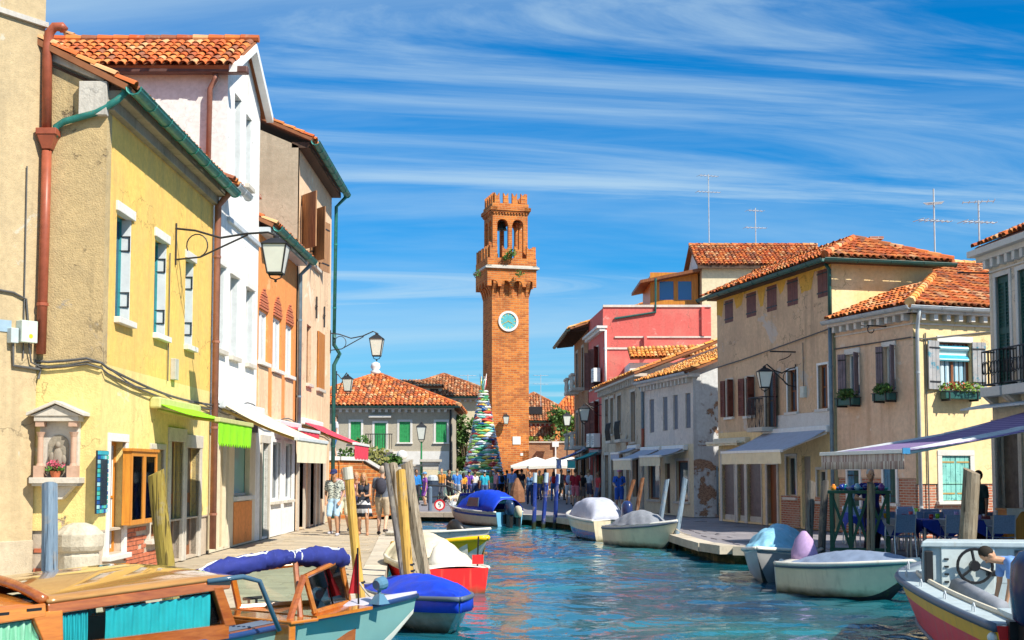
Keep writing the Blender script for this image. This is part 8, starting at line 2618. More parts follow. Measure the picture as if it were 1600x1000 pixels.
u, z = FY.px(274, 357); wall_lamp('large iron lantern on a curled bracket fixed to the yellow house', FY, u, z, 1.92, zat(372, 24.4), .46, .85)
u = FB.L - .1; wall_lamp('iron lantern on long bracket at far corner of the peach house', FB, u, zat(520, 44), 1.62, zat(520, 44), .46, .92)
fx = Fac((-6.3, 44.8), (-6.3, 46)); wall_lamp('small lantern on short bracket below the peach house corner lamp', fx, .9, zat(584, 45.7), .42, zat(585, 45.7), .36, .7, False)
u, z = FR1.px(1244, 590); wall_lamp('iron lantern on curved bracket in the middle of the brown house front', FR1, u, zat(574, 39), 1.05, zat(573, 39), .42, .75)
fxx = FR4; wall_lamp('pale lantern on bracket at corner of the red house', FR4, 5.6, zat(632, 66.5), .95, zat(632, 66.5), .55, 1.0, False)
u, z = ft[0].px(800, 660); wall_lamp('white lantern on bracket low on the clock tower', ft[0], u - .6, z + .6, .6, z + .6, .45, .85, False)
c = at(658, 785, 76)
t = thing('lamp_post', 'green cast iron lamp post standing on the square', 'lamp post', (c.x, 76, 0), 0, 'street lamps')
zt = zat(690, 76)
MB().lathe([(.26, 0), (.28, .3), (.2, .4), (.17, .9), (.1, 1.05), (.085, 1.1), (.075, 2.2), (.1, 2.25), (.06, 2.32), (.05, zt - .1), (.09, zt)], (c.x, 76, 0), 12).build('post', paint('lamp_green', (.03, .22, .08), .45, .2), t, smooth=False)
lantern(t, (c.x, 76, zt + 1.15), .55, 1.2)
c = at(886, 690, 95)
t = thing('lamp_post', 'dark lamp on tall post before the bright tree', 'lamp post', (c.x, 95, 0), 0, 'street lamps')
MB().lathe([(.12, 0), (.06, .5), (.04, zat(668, 95))], (c.x, 95, 0), 8).build('post', M_iron, t); lantern(t, (c.x, 95, zat(644, 95)), .6, 1.15)
# ------------------------------------------------------------------ antennas
def antenna(label, x, ytop, ybot, D, arms):
 a, b = at(x, ybot, D), at(x, ytop, D)
 t = thing('roof_antenna', label, 'antenna', (a.x, D, a.z), 0, 'roof antennas')
 mb = MB(); mb.tube([(a.x, D, a.z - .6), (a.x, D, b.z)], .028, 6); mb.build('mast', M_grpipe, t)
 for zz, L, k, ang in arms:
  z = b.z - zz
  mb = MB(); d = Vector((math.cos(ang), math.sin(ang), 0)); e = Vector((-d.y, d.x, 0)); c = Vector((a.x, D, z))
  mb.tube([c - d * L / 2, c + d * L / 2], .018, 5)
  for i in range(k):
   q = c + d * (L * (i / (k - 1) - .5)); s = .34 - .03 * i
   mb.tube([q - e * s, q + e * s], .012, 4)
  mb.build('aerial', M_grpipe, t)
antenna('tallest thin antenna on the cream house roof', 1108, 272, 380, 69.5, [(.1, 1.1, 6, .3), (1.0, 1.3, 7, .2)])
antenna('short antenna on the cream house roof right of the tall one', 1181, 325, 384, 69.5, [(.15, .9, 5, .3), (1.1, 1.2, 6, .2)])
antenna('thick antenna with panel behind the brown house roof', 1461, 295, 400, 43, [(.5, .35, 4, 1.2), (1.1, 1.2, 7, .25)])
antenna('antenna with long sideways aerial beside the grey house cornice', 1531, 313, 405, 43, [(.05, 1.0, 6, 2.9), (.75, 1.2, 7, .2)])
antenna('small faint antenna on the old tile house beyond the tower', 845, 585, 625, 119, [(.1, 1.4, 5, .2), (.9, 1.4, 5, .3)])
antenna('small antenna behind the long pale house', 731, 585, 615, 108, [(.1, 1.4, 5, .2)])
# ------------------------------------------------------------------ air conditioners
for i, (u, z, lb) in enumerate(((5.3, zat(586, 66.4), 'upper air conditioner on the red house front'), (5.2, zat(688, 66.4), 'lower air conditioner on the red house front, nearer one'), (3.2, zat(688, 68.5), 'lower air conditioner on the red house front, farther one'))):
 t = thing('air_conditioner', lb, 'air conditioner', FR4.p(u, z - .4, 0), 0, 'air conditioners')
 mb = MB(); FR4.box(mb, u - .48, u + .48, z - .36, z + .36, .12, .48); mb.build('case', M_whitep, t, bevel=.02)
 mb = MB(); ring(FR4, u - .1, z, .2, .27, .48, .5, mb, 18); mb.build('fan_grille', M_grpipe, t)
 mb = MB()
 for k in range(4):
  FR4.box(mb, u + .25, u + .42, z - .2 + k * .12, z - .16 + k * .12, .48, .49)
 mb.build('vents', M_iron, t)
 mb = MB(); FR4.box(mb, u - .4, u - .36, z - .42, z - .36, 0, .48); FR4.box(mb, u + .36, u + .4, z - .42, z - .36, 0, .48); mb.build('bracket', M_iron, t)
# ------------------------------------------------------------------ flower boxes
M_flr = leafmat('red_flowers', (.60, .08, .05), (.75, .40, .10))
for f, w, lb, fl in ((FR0, pw[0], 'dark green flower box under the farther side window of the flower house', 0), (FR0, pw[1], 'dark green flower box under the nearer side window of the flower house', 0), (FR0f, fw_[0], 'bright flower box with red blooms under the big front window', 1)):
 a, b = w[0] - .12, w[1] + .12
 if fl: a, b = w[0] - .05, w[1] + .05
 t = thing('flower_box', lb, 'flower box', f.p((a + b) / 2, w[2] - .28, .2), 0, 'flower boxes')
 mb = MB(); f.box(mb, a, b, w[2] - .28, w[2] - .06, .08, .32); mb.build('planter', M_dkgreen, t, bevel=.02)
 mb = MB(); f.box(mb, a - .02, b + .02, w[2] - .09, w[2] - .07, .05, .34); f.box(mb, a + .1, a + .13, w[2] - .33, w[2] - .07, 0, .34); f.box(mb, b - .13, b - .1, w[2] - .33, w[2] - .07, 0, .34); mb.build('rail', M_iron, t)
 mb = MB(); leaves(mb, f.p((a + b) / 2, w[2] + .02, .2), ((b - a) / 2 * abs(f.u.x) + .14, (b - a) / 2 * abs(f.u.y) + .14, .17), 420, .055); mb.build('leaves', M_lf2 if fl else M_lf1, t)
 if fl:
  mb = MB(); leaves(mb, f.p(a + .35, w[2] + .06, .22), (.32, .14, .14), 120, .04); leaves(mb, f.p(b - .3, w[2] + .05, .22), (.2, .14, .1), 40, .035); mb.build('flowers', M_flr, t)
# ------------------------------------------------------------------ restaurant terrace
M_cloth = paint('navy_cloth', (.015, .045, .36), .85, .15, kind='obj')
M_cloth2 = paint('grey_runner', (.40, .42, .48), .85, .1, kind='obj')
M_alu = paint('aluminium', (.62, .64, .66), .35, .1, metal=.7, kind='obj')
M_weave = paint('blue_grey_weave', (.20, .28, .44), .7, .2, kind='obj', bump=.4, scale=40)
def table_proto():
 t = thing('restaurant_table', 'x', 'table')
 mb = MB()
 z = .75; s = .46
 n = 24
 mb.grid(lambda a, b: Vector(((a - .5) * 2 * s, (b - .5) * 2 * s, z)), 2, 2)
 # hanging corners: the cloth is turned 45 degrees, so it hangs in four points
 for k in range(4):
  R_ = Matrix.Rotation(k * math.pi / 2, 3, 'Z')
  mb.grid(lambda a, b: R_ @ Vector(((a - .5) * 2 * s * (1 - b * .0), -s - .012 - .015 * math.sin(a * 20) * b, z - b * (.34 * (1 - abs(a - .5) * 1.6) + .05))), 14, 5)
 mb.build('tablecloth', M_cloth, t, False, solid=.006)
 mb = MB()
 mb.grid(lambda a, b: Vector(((a - .5) * .34 * (1 - max(0, abs(b - .5) - .35) * 3.2), (b - .5) * 2 * (s + .03), z + .012)), 4, 10)
 for k in (-1, 1):
  mb.add([Vector((-.16, k * (s + .035), z + .012)), Vector((.16, k * (s + .035), z + .012)), Vector((0, k * (s + .05), z - .34))], [(0, 1, 2)])
 mb.build('runner', M_cloth2, t, False, solid=.004)
 for sx in (-1, 1):
  for sy in (-1, 1):
   mb = MB(); mb.tube([(sx * .4, sy * .4, 0), (sx * .4, sy * .4, z - .03)], .022, 6); mb.build('leg', M_alu, t, False)
 return t
def chair_proto():
 t = thing('terrace_chair', 'x', 'chair')
 for sx in (-1, 1):
  mb = MB(); mb.tube([(sx * .23, .22, 0), (sx * .23, .20, .44), (sx * .22, .2, .64), (sx * .22, -.15, .66), (sx * .21, -.24, .66)], .014, 6); mb.build('front_leg', M_alu, t, False)
  mb = MB(); mb.tube([(sx * .22, -.28, 0), (sx * .21, -.22, .45), (sx * .2, -.30, .88)], .014, 6); mb.build('rear_leg', M_alu, t, False)
 mb = MB(); mb.grid(lambda a, b: Vector(((a - .5) * .44, -.22 + .44 * b, .45 - .015 * math.sin(math.pi * a))), 6, 6); mb.build('seat', M_weave, t, False, solid=.012)
 mb = MB(); mb.grid(lambda a, b: Vector(((a - .5) * .42, -.235 - .07 * b, .52 + .36 * b)), 6, 6); mb.build('backrest', M_weave, t, False, solid=.012)
 return t
tp, cp = table_proto(), chair_proto()
spots = [(7.75, 26.4, 'nearest the green rack'), (8.75, 26.2, 'second in the front row'), (9.65, 26.0, 'third in the front row'), (7.9, 28.2, 'first in the second row'), (8.9, 28.0, 'middle of the second row'), (9.85, 27.9, 'last in the second row'), (8.3, 30.2, 'back row, canal side'), (9.5, 30.0, 'back row, house side')]
CUPC = [('blue', (.02, .08, .45)), ('yellow', (.75, .48, .02)), ('red', (.50, .03, .04)), ('green', (.25, .55, .03)), ('lilac', (.42, .32, .62)), ('white', (.7, .7, .7))]
cupm = {n_: paint('cup_' + n_, c_, .15, .1, spec=.6) for n_, c_ in CUPC}
for i, (x, y, lb) in enumerate(spots):
 o = tp if i == 0 else copy_tree(tp)
 o.location = (x, y, .0); o.rotation_euler.z = R(-10 + rnd(-6, 6))
 tag(o, 'terrace table with navy cloth and grey runner, %s' % lb, 'table', 'restaurant tables')
 for k, (dx, dy, rz, sd) in enumerate(((0, -.68, 0, 'canal'), (0, .68, math.pi, 'house'))):
  c = cp if (i == 0 and k == 0) else copy_tree(cp)
  c.location = (x + dx + rnd(-.05, .05), y + dy, 0); c.rotation_euler.z = rz + rnd(-.15, .15)
  tag(c, 'woven aluminium chair, %s side of terrace table %s' % (['near', 'far'][k], lb), 'chair', 'terrace chairs')
 for k in range(3):
  nme, _ = CUPC[(i * 2 + k) % 6]
  mb = MB(); mb.lathe([(.035, 0), (.042, .03), (.05, .10), (.045, .10), (.038, .03), (.005, .02)], (x - .28 + .26 * k, y + (.2 if k % 2 else -.2), .765), 10)
  tag(mb.build('cup', cupm[nme], None, smooth=True), '%s glass cup on terrace table %s' % (nme, lb), 'cup', 'cups on the terrace tables')
# green rack with glass pieces
g0, g1 = at(1297, 868, 26.3), at(1392, 872, 25.95)
g0.z = g1.z = 0
FG = Fac(g0.xy, g1.xy)
hR = 1.36
t = thing('green_rack', 'dark green wooden rack with crossed braces at the terrace edge', 'rack', g0)
MG = paint('rack_green', (.02, .10, .06), .5, .2, (.05, .16, .09), .62)
for uu in np.linspace(.04, FG.L - .04, 4):
 for nn in (0, -.5):
  mb = MB(); FG.box(mb, uu - .035, uu + .035, .0, hR - .08, nn - .035, nn + .035); mb.build('post', MG, t)
mb = MB(); FG.box(mb, -.03, FG.L + .03, hR - .08, hR - .02, -.56, .06); mb.build('top_board', MG, t, bevel=.008)
mb = MB(); FG.box(mb, 0, FG.L, .1, .18, -.03, .03); mb.build('bottom_rail', MG, t)
us = np.linspace(.04, FG.L - .04, 4)
for i in range(3):
 for a, b in ((us[i], us[i + 1]), (us[i + 1], us[i])):
  mb = MB(); nn = .03 if a < b else -.03
  mb.hexa([FG.p(a - .03, .18, nn + .02), FG.p(a + .03, .18, nn + .02), FG.p(a + .03, .18, nn - .02), FG.p(a - .03, .18, nn - .02), FG.p(b - .03, hR - .08, nn + .02), FG.p(b + .03, hR - .08, nn + .02), FG.p(b + .03, hR - .08, nn - .02), FG.p(b - .03, hR - .08, nn - .02)]); mb.build('brace', MG, t)
gcol = [('orange', (.75, .25, .03)), ('blue', (.02, .10, .50)), ('dark blue', (.01, .03, .25)), ('turquoise', (.03, .45, .55)), ('lilac', (.40, .34, .65)), ('royal blue', (.01, .06, .45)), ('pale blue', (.25, .50, .70)), ('cyan', (.05, .5, .6)), ('navy', (.01, .02, .18)), ('white', (.65, .68, .72)), ('green', (.05, .45, .10)), ('teal', (.02, .30, .30)), ('violet', (.22, .08, .42)), ('aqua', (.12, .60, .62))]
for i, (n_, c_) in enumerate(gcol):
 uu = .08 + (FG.L - .16) * i / (len(gcol) - 1)
 c = FG.p(uu, hR - .02, -.18 - .14 * (i % 2))
 mb = MB(); k = rnd(.045, .065)
 if i % 3 == 0:
  mb.lathe([(k * .7, 0), (k, k * .6), (k * 1.1, k * 1.4), (k * .5, k * 2.1), (k * .6, k * 2.4)], c, 10)
 elif i % 3 == 1:
  mb.lathe([(k * .5, 0), (k * .9, k * .5), (k * 1.2, k * 1.1), (k * 1.1, k * 1.2), (k * .3, k * .7)], c, 10)
 else:
  mb.ball(c + Vector((0, 0, k)), k); mb.ball(c + Vector((k * .6, 0, k * 1.7)), k * .5)
 tag(mb.build('glass_ornament', paint('ornament_%d' % i, c_, .12, .15, spec=.7), None, smooth=True), '%s glass ornament standing on the green rack' % n_, 'ornament', 'glass ornaments on the rack')
# host stand at the house
c = at(1588, 800, 25.5); c.z = 0
t = thing('serving_cabinet', 'orange wooden serving cabinet with pale cloths at the photo edge', 'cabinet', c)
mb = MB(); mb.box(c + Vector((0, 0, .48)), (.55, .5, .96)); mb.build('body', M_orangep, t, bevel=.01)
mb = MB(); mb.box(c + Vector((0, 0, .98)), (.62, .56, .04)); mb.build('top', M_orangep, t)
mb = MB(); mb.grid(lambda a, b: c + Vector((-.3 + .6 * a, -.29 - .02 * math.sin(a * 14) * b, 1.01 - .3 * b * (.6 + .4 * math.sin(a * 9)))), 20, 4); mb.build('cloth', M_rgrey, t, solid=.006)
c2 = at(1560, 800, 26.2); c2.z = 0
t = thing('side_table', 'small side table with dark red cloth beside the serving cabinet', 'table', c2)
mb = MB(); mb.lathe([(.42, .35), (.36, .8), (.34, .82), (.01, .825)], c2, 14); mb.build('cloth', paint('dark_red_cloth', (.12, .02, .03), .8), t, smooth=True)
mb = MB(); mb.tube([c2, c2 + Vector((0, 0, .8))], .04, 6); mb.build('leg', M_alu, t)
mb = MB(); mb.grid(lambda a, b: c2 + Vector((-.3 + .6 * a * (1 - .4 * b), -.36 - .04 * b, .84 - .3 * b)), 6, 4); mb.build('napkin', M_rgrey, t, solid=.006)
# ------------------------------------------------------------------ square: parasols, seats, sign, bin
M_par = paint('white_canvas', (.74, .72, .66), .85, .06)
for i, (x, D, lb) in enumerate(((838, 91, 'white cafe parasol nearest the tower'), (866, 89.5, 'white cafe parasol in the middle of the row'), (893, 90, 'white cafe parasol beside the blue awning'))):
 c = at(x, 735, D); zt, ze = zat(714, D), zat(729, D)
 t = thing('parasol', lb, 'parasol', (c.x, D, 0), 0, 'white parasols')
 mb = MB(); w = 1.8
 rim = [(-w, -w), (0, -w * 1.02), (w, -w), (w * 1.02, 0), (w, w), (0, w * 1.02), (-w, w), (-w * 1.02, 0)]
 vs = [Vector((c.x + a, D + b, ze + (.08 if k % 2 else 0))) for k, (a, b) in enumerate(rim)] + [Vector((c.x, D, zt))]
 mb.add(vs, [(k, (k + 1) % 8, 8) for k in range(8)])
 vs2 = [v - Vector((0, 0, .18)) for v in vs[:8]]
 mb.add(vs[:8] + vs2, [(k, (k + 1) % 8, 8 + (k + 1) % 8, 8 + k) for k in range(8)])
 mb.build('canopy', M_par, t, solid=.015)
 mb = MB(); mb.tube([(c.x, D, 0), (c.x, D, zt + .1)], .035, 8); mb.build('pole', M_oldwood, t)
 mb = MB(); mb.box((c.x, D, .05), (.6, .6, .1)); mb.build('base', M_stone, t)
c = at(808, 797, 54.5)
t = thing('folded_parasol', 'folded brown parasol standing at the quay edge by the blue canopy boat', 'parasol', (c.x, 54.5, 0))
zt = zat(745, 54.5)
MB().lathe([(.12, .35), (.34, .42), (.30, .9), (.16, zt - .25), (.05, zt - .05)], (c.x, 54.5, 0), 9).build('canopy', paint('brown_canvas', (.22, .10, .05), .8, .3), t)
MB().tube([(c.x, 54.5, 0), (c.x, 54.5, zt)], .03, 6).build('pole', M_iron, t)
wch = None
for i in range(7):
 c = at(822 + i * 12, 778, 88.6 - (i % 2) * 1.2)
 if wch is None:
  wch = thing('cafe_chair', 'x', 'chair')
  mb = MB(); mb.grid(lambda a, b: Vector(((a - .5) * .45, -.22 + .44 * b, .45)), 3, 3); mb.build('seat', M_whitep, wch, False, solid=.03)
  mb = MB(); mb.grid(lambda a, b: Vector(((a - .5) * .45, -.23 - .08 * b - .06 * math.cos((a - .5) * 3), .45 + .42 * b)), 6, 3); mb.build('backrest', M_whitep, wch, False, solid=.03)
  for sx in (-1, 1):
   for sy in (-1, 1):
    mb = MB(); mb.tube([(sx * .2, sy * .2, .45), (sx * .24, sy * .24, 0)], .02, 5); mb.build('leg', M_whitep, wch, False)
  o = wch
 else:
  o = copy_tree(wch)
 o.location = (c.x, c.y, 0); o.rotation_euler.z = rnd(0, 6)
 tag(o, 'white cafe chair, %s from the tower side under the parasols' % ['first', 'second', 'third', 'fourth', 'fifth', 'sixth', 'seventh'][i], 'chair', 'white cafe chairs')
c = at(687, 789, 54.2)
t = thing('round_sign', 'round white sign with red rim on the far quay edge', 'sign', (c.x, 54.3, 0))
fsn = Fac((c.x - 1, 54.2), (c.x + 1, 54.2)); zz = zat(789, 54.2)
mb = MB(); mb.prism([fsn.p(1 + .2 * math.cos(a), zz + .2 * math.sin(a), 0) for a in np.linspace(0, 6.2832, 21)[:-1]], fsn.n * .02); mb.build('disc', M_whitep, t)
mb = MB(); ring(fsn, 1, zz, .17, .235, 0, .03, mb, 22); mb.build('rim', M_bred if False else paint('sign_red', (.55, .02, .03), .4), t)
mb = MB()
for dx, dz, w, h in ((0, .09, .09, .025), (-.04, .05, .025, .08), (0, .015, .09, .025), (.04, -.03, .025, .08), (0, -.08, .09, .025), (0, 0, .09, .02)):
 fsn.box(mb, 1 + dx - w / 2, 1 + dx + w / 2, zz + dz - h / 2, zz + dz + h / 2, .02, .026)
mb.build('symbol', M_iron, t)
mb = MB(); mb.tube([fsn.p(1, -.3, -.03), fsn.p(1, zz, -.03)], .03, 6); mb.build('post', M_grpipe, t)
c = at(676, 779, 70)
t = thing('litter_bin', 'dark litter bin with pale bag beside the lamp post', 'bin', (c.x, 70, 0))
MB().lathe([(.3, 0), (.32, .1), (.32, 1.15), (.34, 1.2), (.28, 1.2)], (c.x, 70, 0), 12).build('body', paint('bin_blue', (.04, .06, .10), .5), t)
MB().lathe([(.3, 1.2), (.28, 1.4), (.15, 1.5)], (c.x, 70, 0), 10).build('bag', M_grpipe, t)
MB().lathe([(.09, .0), (.09, 1.0), (.05, 1.05)], (at(672, 790, 56).x, 56, 0), 10).build('bollard', paint('bollard_blue', (.12, .18, .26), .5), None)
tag(bpy.data.objects['bollard'], 'short grey blue bollard with orange patch at the far quay edge', 'bollard')
c0, c1 = at(690, 775, 66), at(736, 775, 66)
t = thing('hand_rail', 'black tube handrail frame on the square before the gate', 'railing', (c0.x, 66, 0))
mb = MB(); mb.tube([(c0.x - 1.2, 66, 0), (c0.x - 1.2, 66, 1.0), (c0.x + .3, 66, .95), (c1.x, 66, .4)], .05, 8); mb.build('frame', M_iron, t)
mb = MB(); mb.tube([(c0.x - 1.2, 66, .4), (c0.x + .2, 66, .4)], .04, 6); mb.build('lower_rail', M_iron, t)
st5 = thing('stone_stair', 'brick stair rising along the tower to the wall', 'stairs', (at(835, 740, 94).x, 94, 0))
for i in range(9):
 a = at(838 - i * 2.6 + 9, 740, 94)
 mb = MB(); mb.box((at(862 - i * 6, 740, 94).x, 94.3, .2 * (9 - (8 - i)) / 2 * 0 + (.24 * i + .24) / 2 * 0 + (.24 * (i + 1)) / 2), (.32, .9, .24 * (i + 1))); mb.build('step', M_brickw, st5)
# ------------------------------------------------------------------ people
def skin_mat(name, c):
 k = NT(name)
 m = k.fin(k.mix(k.rng(k.noise(12, 'obj'), .3, .7), sc(c4(c), .9), sc(c4(c), 1.08)), .55, 0, .35)
 k.b.inputs['Subsurface Weight'].default_value = .08
 return m
SK = [skin_mat('skin_tan', (.50, .27, .16)), skin_mat('skin_light', (.62, .38, .26)), skin_mat('skin_brown', (.34, .17, .10))]
def cap_(mb, p, q, r0, r1, n=9):
 p, q = Vector(p), Vector(q)
 d = (q - p)
 L = d.length
 d = d.normalized() if L > 1e-6 else Vector((0, 0, 1))
 pts, rr = [], []
 for k in (-1, -.7, -.35):
  pts.append(p + d * (k * r0)); rr.append(max(.002, r0 * math.sqrt(max(0, 1 - k * k))))
 pts.append(p); rr.append(r0); pts.append(q); rr.append(r1)
 for k in (.35, .7, 1):
  pts.append(q + d * (k * r1)); rr.append(max(.002, r1 * math.sqrt(max(0, 1 - k * k))))
 mb.tube(pts, rr, n)
def ik(S, T, l1, l2, pole):
 S, T, pole = Vector(S), Vector(T), Vector(pole)
 d = T - S
 L = min(d.length, (l1 + l2) * .995)
 d = d.normalized()
 a = (l1 * l1 - l2 * l2 + L * L) / (2 * L)
 h = math.sqrt(max(0, l1 * l1 - a * a))
 pv = pole - d * pole.dot(d)
 pv = pv.normalized() if pv.length > 1e-5 else d.orthogonal()
 return S + d * a + pv * h, S + d * L
def remesh(o, vox, it=4):
 md = o.modifiers.new('remesh', 'REMESH'); md.mode = 'VOXEL'; md.voxel_size = vox; md.use_smooth_shade = True
 sm = o.modifiers.new('smooth', 'SMOOTH'); sm.factor = .5; sm.iterations = it
 return o
_cloth = {}
def cloth(c, pat=None):
 key = (tuple(c), pat)
 if key not in _cloth:
  k = NT('cloth_%d' % len(_cloth))
  nz = k.noise(16, 'obj', detail=3)
  base = k.mix(k.rng(nz, .3, .7), sc(c4(c), .85), sc(c4(c), 1.12))
  if pat:
   base = k.mix(k.rng(k.noise(13, 'obj', (1, 1, 2.2), 2, .5, 1.5), .50, .53), base, pat)
  _cloth[key] = k.fin(base, .85, 0, .2)
 return _cloth[key]
def person(label, X, Y, face, H=1.72, z=0.0, skin=0, top=(.3, .3, .3), bottom=(.1, .1, .2), hair=(.05, .035, .025), legs='shorts', stride=0.0, hands=None, female=False,
     sleeve='short', hat=None, pat=None, vox=.016, detail=False, dress=None, bag=None, shoes=(.08, .07, .07), longhair=False, look=0.0, headdown=0.0, lean=0.0, group='people on the quays', phone=False, extra=None, sit=None):
 """face: heading the person looks to, degrees counter clockwise from +x. local +y is forward"""
 s = H / 1.72
 t = thing('person', label, 'person', (X, Y, z), R(face - 90), group)
 W = .92 if female else 1.0
 hipw, shw = .095, .185 * W
 pel = Vector((0, 0, .93)); ln = Vector((0, math.sin(lean), math.cos(lean)))
 wst = pel + ln * .15; chs = pel + ln * .36; nck = pel + ln * .54; hd = pel + ln * .58 + Vector((0, .02 + .05 * headdown, .10 if lean < .7 else .02)) + ln * (.0 if lean < .7 else .1)
 side = Vector((1, 0, 0)); fw = Vector((0, math.cos(lean), -math.sin(lean)))
 feet, knees, hips = [], [], []
 for i, sg in enumerate((-1, 1)):
  hp = pel + Vector((sg * hipw, 0, -.02))
  st = stride * (1 if i == 0 else -1)
  an = Vector((sg * (hipw + .015), st * .30 - .02, .085 + (.07 if st < 0 else 0) * min(1, abs(stride) * 2)))
  kn, an = ik(hp, an, .44, .42, (0, 1, 0))
  hips.append(hp); knees.append(kn); feet.append(an)
 sh = [nck - ln * .075 + side * (sg * shw) for sg in (-1, 1)]
 if hands is None:
  hands = [Vector((-.27 * W, .05 + .12 * stride, .80)), Vector((.27 * W, .05 - .12 * stride, .80))]
 hands = [Vector(h) for h in hands]
 elb, wr = [], []
 for i, sg in enumerate((-1, 1)):
  e, w = ik(sh[i], hands[i], .285, .255, (sg * .5, -1, -.2))
  elb.append(e); wr.append(w)
 S = lambda v: Vector(v) * s
 b = MB()
 def C(p, q, r0, r1):
  cap_(b, S(p), S(q), r0 * s, r1 * s)
 def torso(mb, k):
  for dx in (-1, 1):
   cap_(mb, S(pel + side * dx * .07), S(wst + side * dx * .055 * W), (.105 + k) * s, (.095 * W + k) * s)
   cap_(mb, S(wst + side * dx * .055 * W), S(chs + side * dx * .085 * W), (.095 * W + k) * s, (.10 * W + k) * s)
   cap_(mb, S(chs + side * dx * .085 * W), S(nck - ln * .08 + side * dx * .12 * W), (.10 * W + k) * s, (.06 + k) * s)
  if female:
   for dx in (-1, 1):
    mb.ball(S(chs + side * dx * .075 + fw * .075), (.062 + k) * s)
 torso(b, 0)
 C(nck - ln * .03, hd - Vector((0, .01, .05)), .055, .05)
 RH = Matrix.Rotation(-lean if lean > .7 else -.25 * headdown, 3, 'X')
 h_ = lambda *v: hd + RH @ Vector(v)
 b.ball(S(h_(0, 0, .02)), (.076 * s, .095 * s, .118 * s), M=RH); b.ball(S(h_(0, .03, -.045)), (.058 * s, .062 * s, .062 * s), M=RH)
 b.ball(S(h_(0, .098, -.005)), (.014 * s, .018 * s, .02 * s))
 for sg in (-1, 1):
  b.ball(S(h_(sg * .078, -.005, .0)), (.012 * s, .022 * s, .032 * s), M=RH)
 for i, sg in enumerate((-1, 1)):
  C(hips[i], knees[i], .085, .055); C(knees[i], knees[i].lerp(feet[i], .35) + Vector((0, -.012, 0)), .055, .056); C(knees[i].lerp(feet[i], .35) + Vector((0, -.012, 0)), feet[i], .054, .036)
  C(feet[i] + Vector((0, -.03, -.04)), feet[i] + Vector((sg * .015, .15, -.05)), .036, .032)
  C(sh[i], elb[i], .05 * W, .04 * W); C(elb[i], wr[i], .038 * W, .026)
  d = (wr[i] - elb[i]).normalized()
  if phone:
   d = (Vector((0, .35, 1.14)) - wr[i]).normalized()
  pm = wr[i] + d * .05
  C(wr[i], pm + d * .03, .028, .032)
  sidev = d.cross(Vector((0, 1, 0)) if abs(d.y) < .8 else Vector((0, 0, 1))).normalized()
  fl = Vector((0, .5, -.1)) if not phone else Vector((0, -.1, .6))
  for k, L_ in enumerate((.055, .068, .064, .05)):
   r0 = pm + d * .04 + sidev * ((k - 1.5) * .019)
   m_ = r0 + d * (L_ * .55) + fl * .012; e_ = m_ + d * (L_ * .45) + fl * .03
   C(r0, m_, .0105, .0095); C(m_, e_, .0095, .008)
  th0 = pm - d * .01 + sidev * (-.034 * sg)
  th1 = th0 + d * .035 + sidev * (-.02 * sg) + fl * .02; C(th0, th1, .013, .011); C(th1, th1 + d * .03, .011, .009)
 body = remesh(b.build('body', SK[skin], t, False), vox * (.62 if detail else 1) * s, 3)
 if look:
  pass
 # hair
 hb = MB()
 if hair is not None:
  hb.ball(S(h_(0, -.022, .045)), (.086 * s, .098 * s, .108 * s), M=RH)
  if longhair:
   cap_(hb, S(hd + Vector((0, -.06, .03))), S(hd + Vector((0, -.085, -.17))), .075 * s, .055 * s)
   for sg in (-1, 1):
    cap_(hb, S(hd + Vector((sg * .065, -.02, .03))), S(hd + Vector((sg * .085, .0, -.19))), .035 * s, .028 * s)
  ho = hb.build('hair', cloth(hair), t, False, smooth=True); ho.modifiers.new('rm', 'REMESH').voxel_size = .018 * s
  ho.modifiers['rm'].use_smooth_shade = True
 eb = MB()
 for sg in (-1, 1):
  eb.ball(S(h_(sg * .032, .083, .022)), (.011 * s, .008 * s, .007 * s), 8, 5)
 eb.build('eyes', M_iron, t, False)
 mb = MB(); mb.ball(S(h_(0, .088, -.055)), (.022 * s, .008 * s, .006 * s), 8, 5); mb.build('mouth', cloth((.35, .10, .09)), t, False)
 # shirt
 if dress is None or True:
  mb = MB(); torso(mb, .016)
  for i, sg in enumerate((-1, 1)):
   if sleeve == 'short':
    cap_(mb, S(sh[i]), S(sh[i].lerp(elb[i], .62)), .066 * W * s, .062 * W * s)
   elif sleeve == 'long':
    cap_(mb, S(sh[i]), S(elb[i]), .066 * W * s, .052 * W * s); cap_(mb, S(elb[i]), S(wr[i]), .052 * W * s, .036 * s)
   else:
    cap_(mb, S(sh[i] * .82 + nck * .18), S(sh[i] * .7 + chs * .3), .045 * s, .05 * s)
  remesh(mb.build('shirt' if not dress else 'bodice', cloth(top, pat), t, False), .016 * s)
 if dress:
  mb = MB()
  mb.lathe([(.135 * s, 1.12 * s), (.16 * s, 1.0 * s), (.20 * s, .85 * s), (.25 * s, .52 * s), (.245 * s, .52 * s), (.13 * s, 1.0 * s)], (0, 0, 0), 24, Matrix.Diagonal((1, .72, 1)))
  for j, v in enumerate(mb.v):
   a = math.atan2(v.y, v.x); k = max(0, (1.0 * s - v.z)) * .06
   v.x += math.cos(a) * k * math.sin(a * 9); v.y += math.sin(a) * k * math.sin(a * 9)
  mb.build('skirt', dress, t, False, smooth=True)
 else:
  mb = MB()
  for dx in (-1, 1):
   cap_(mb, S(pel + side * dx * .07), S(wst.lerp(pel, .35) + side * dx * .055), .122 * s, .112 * s)
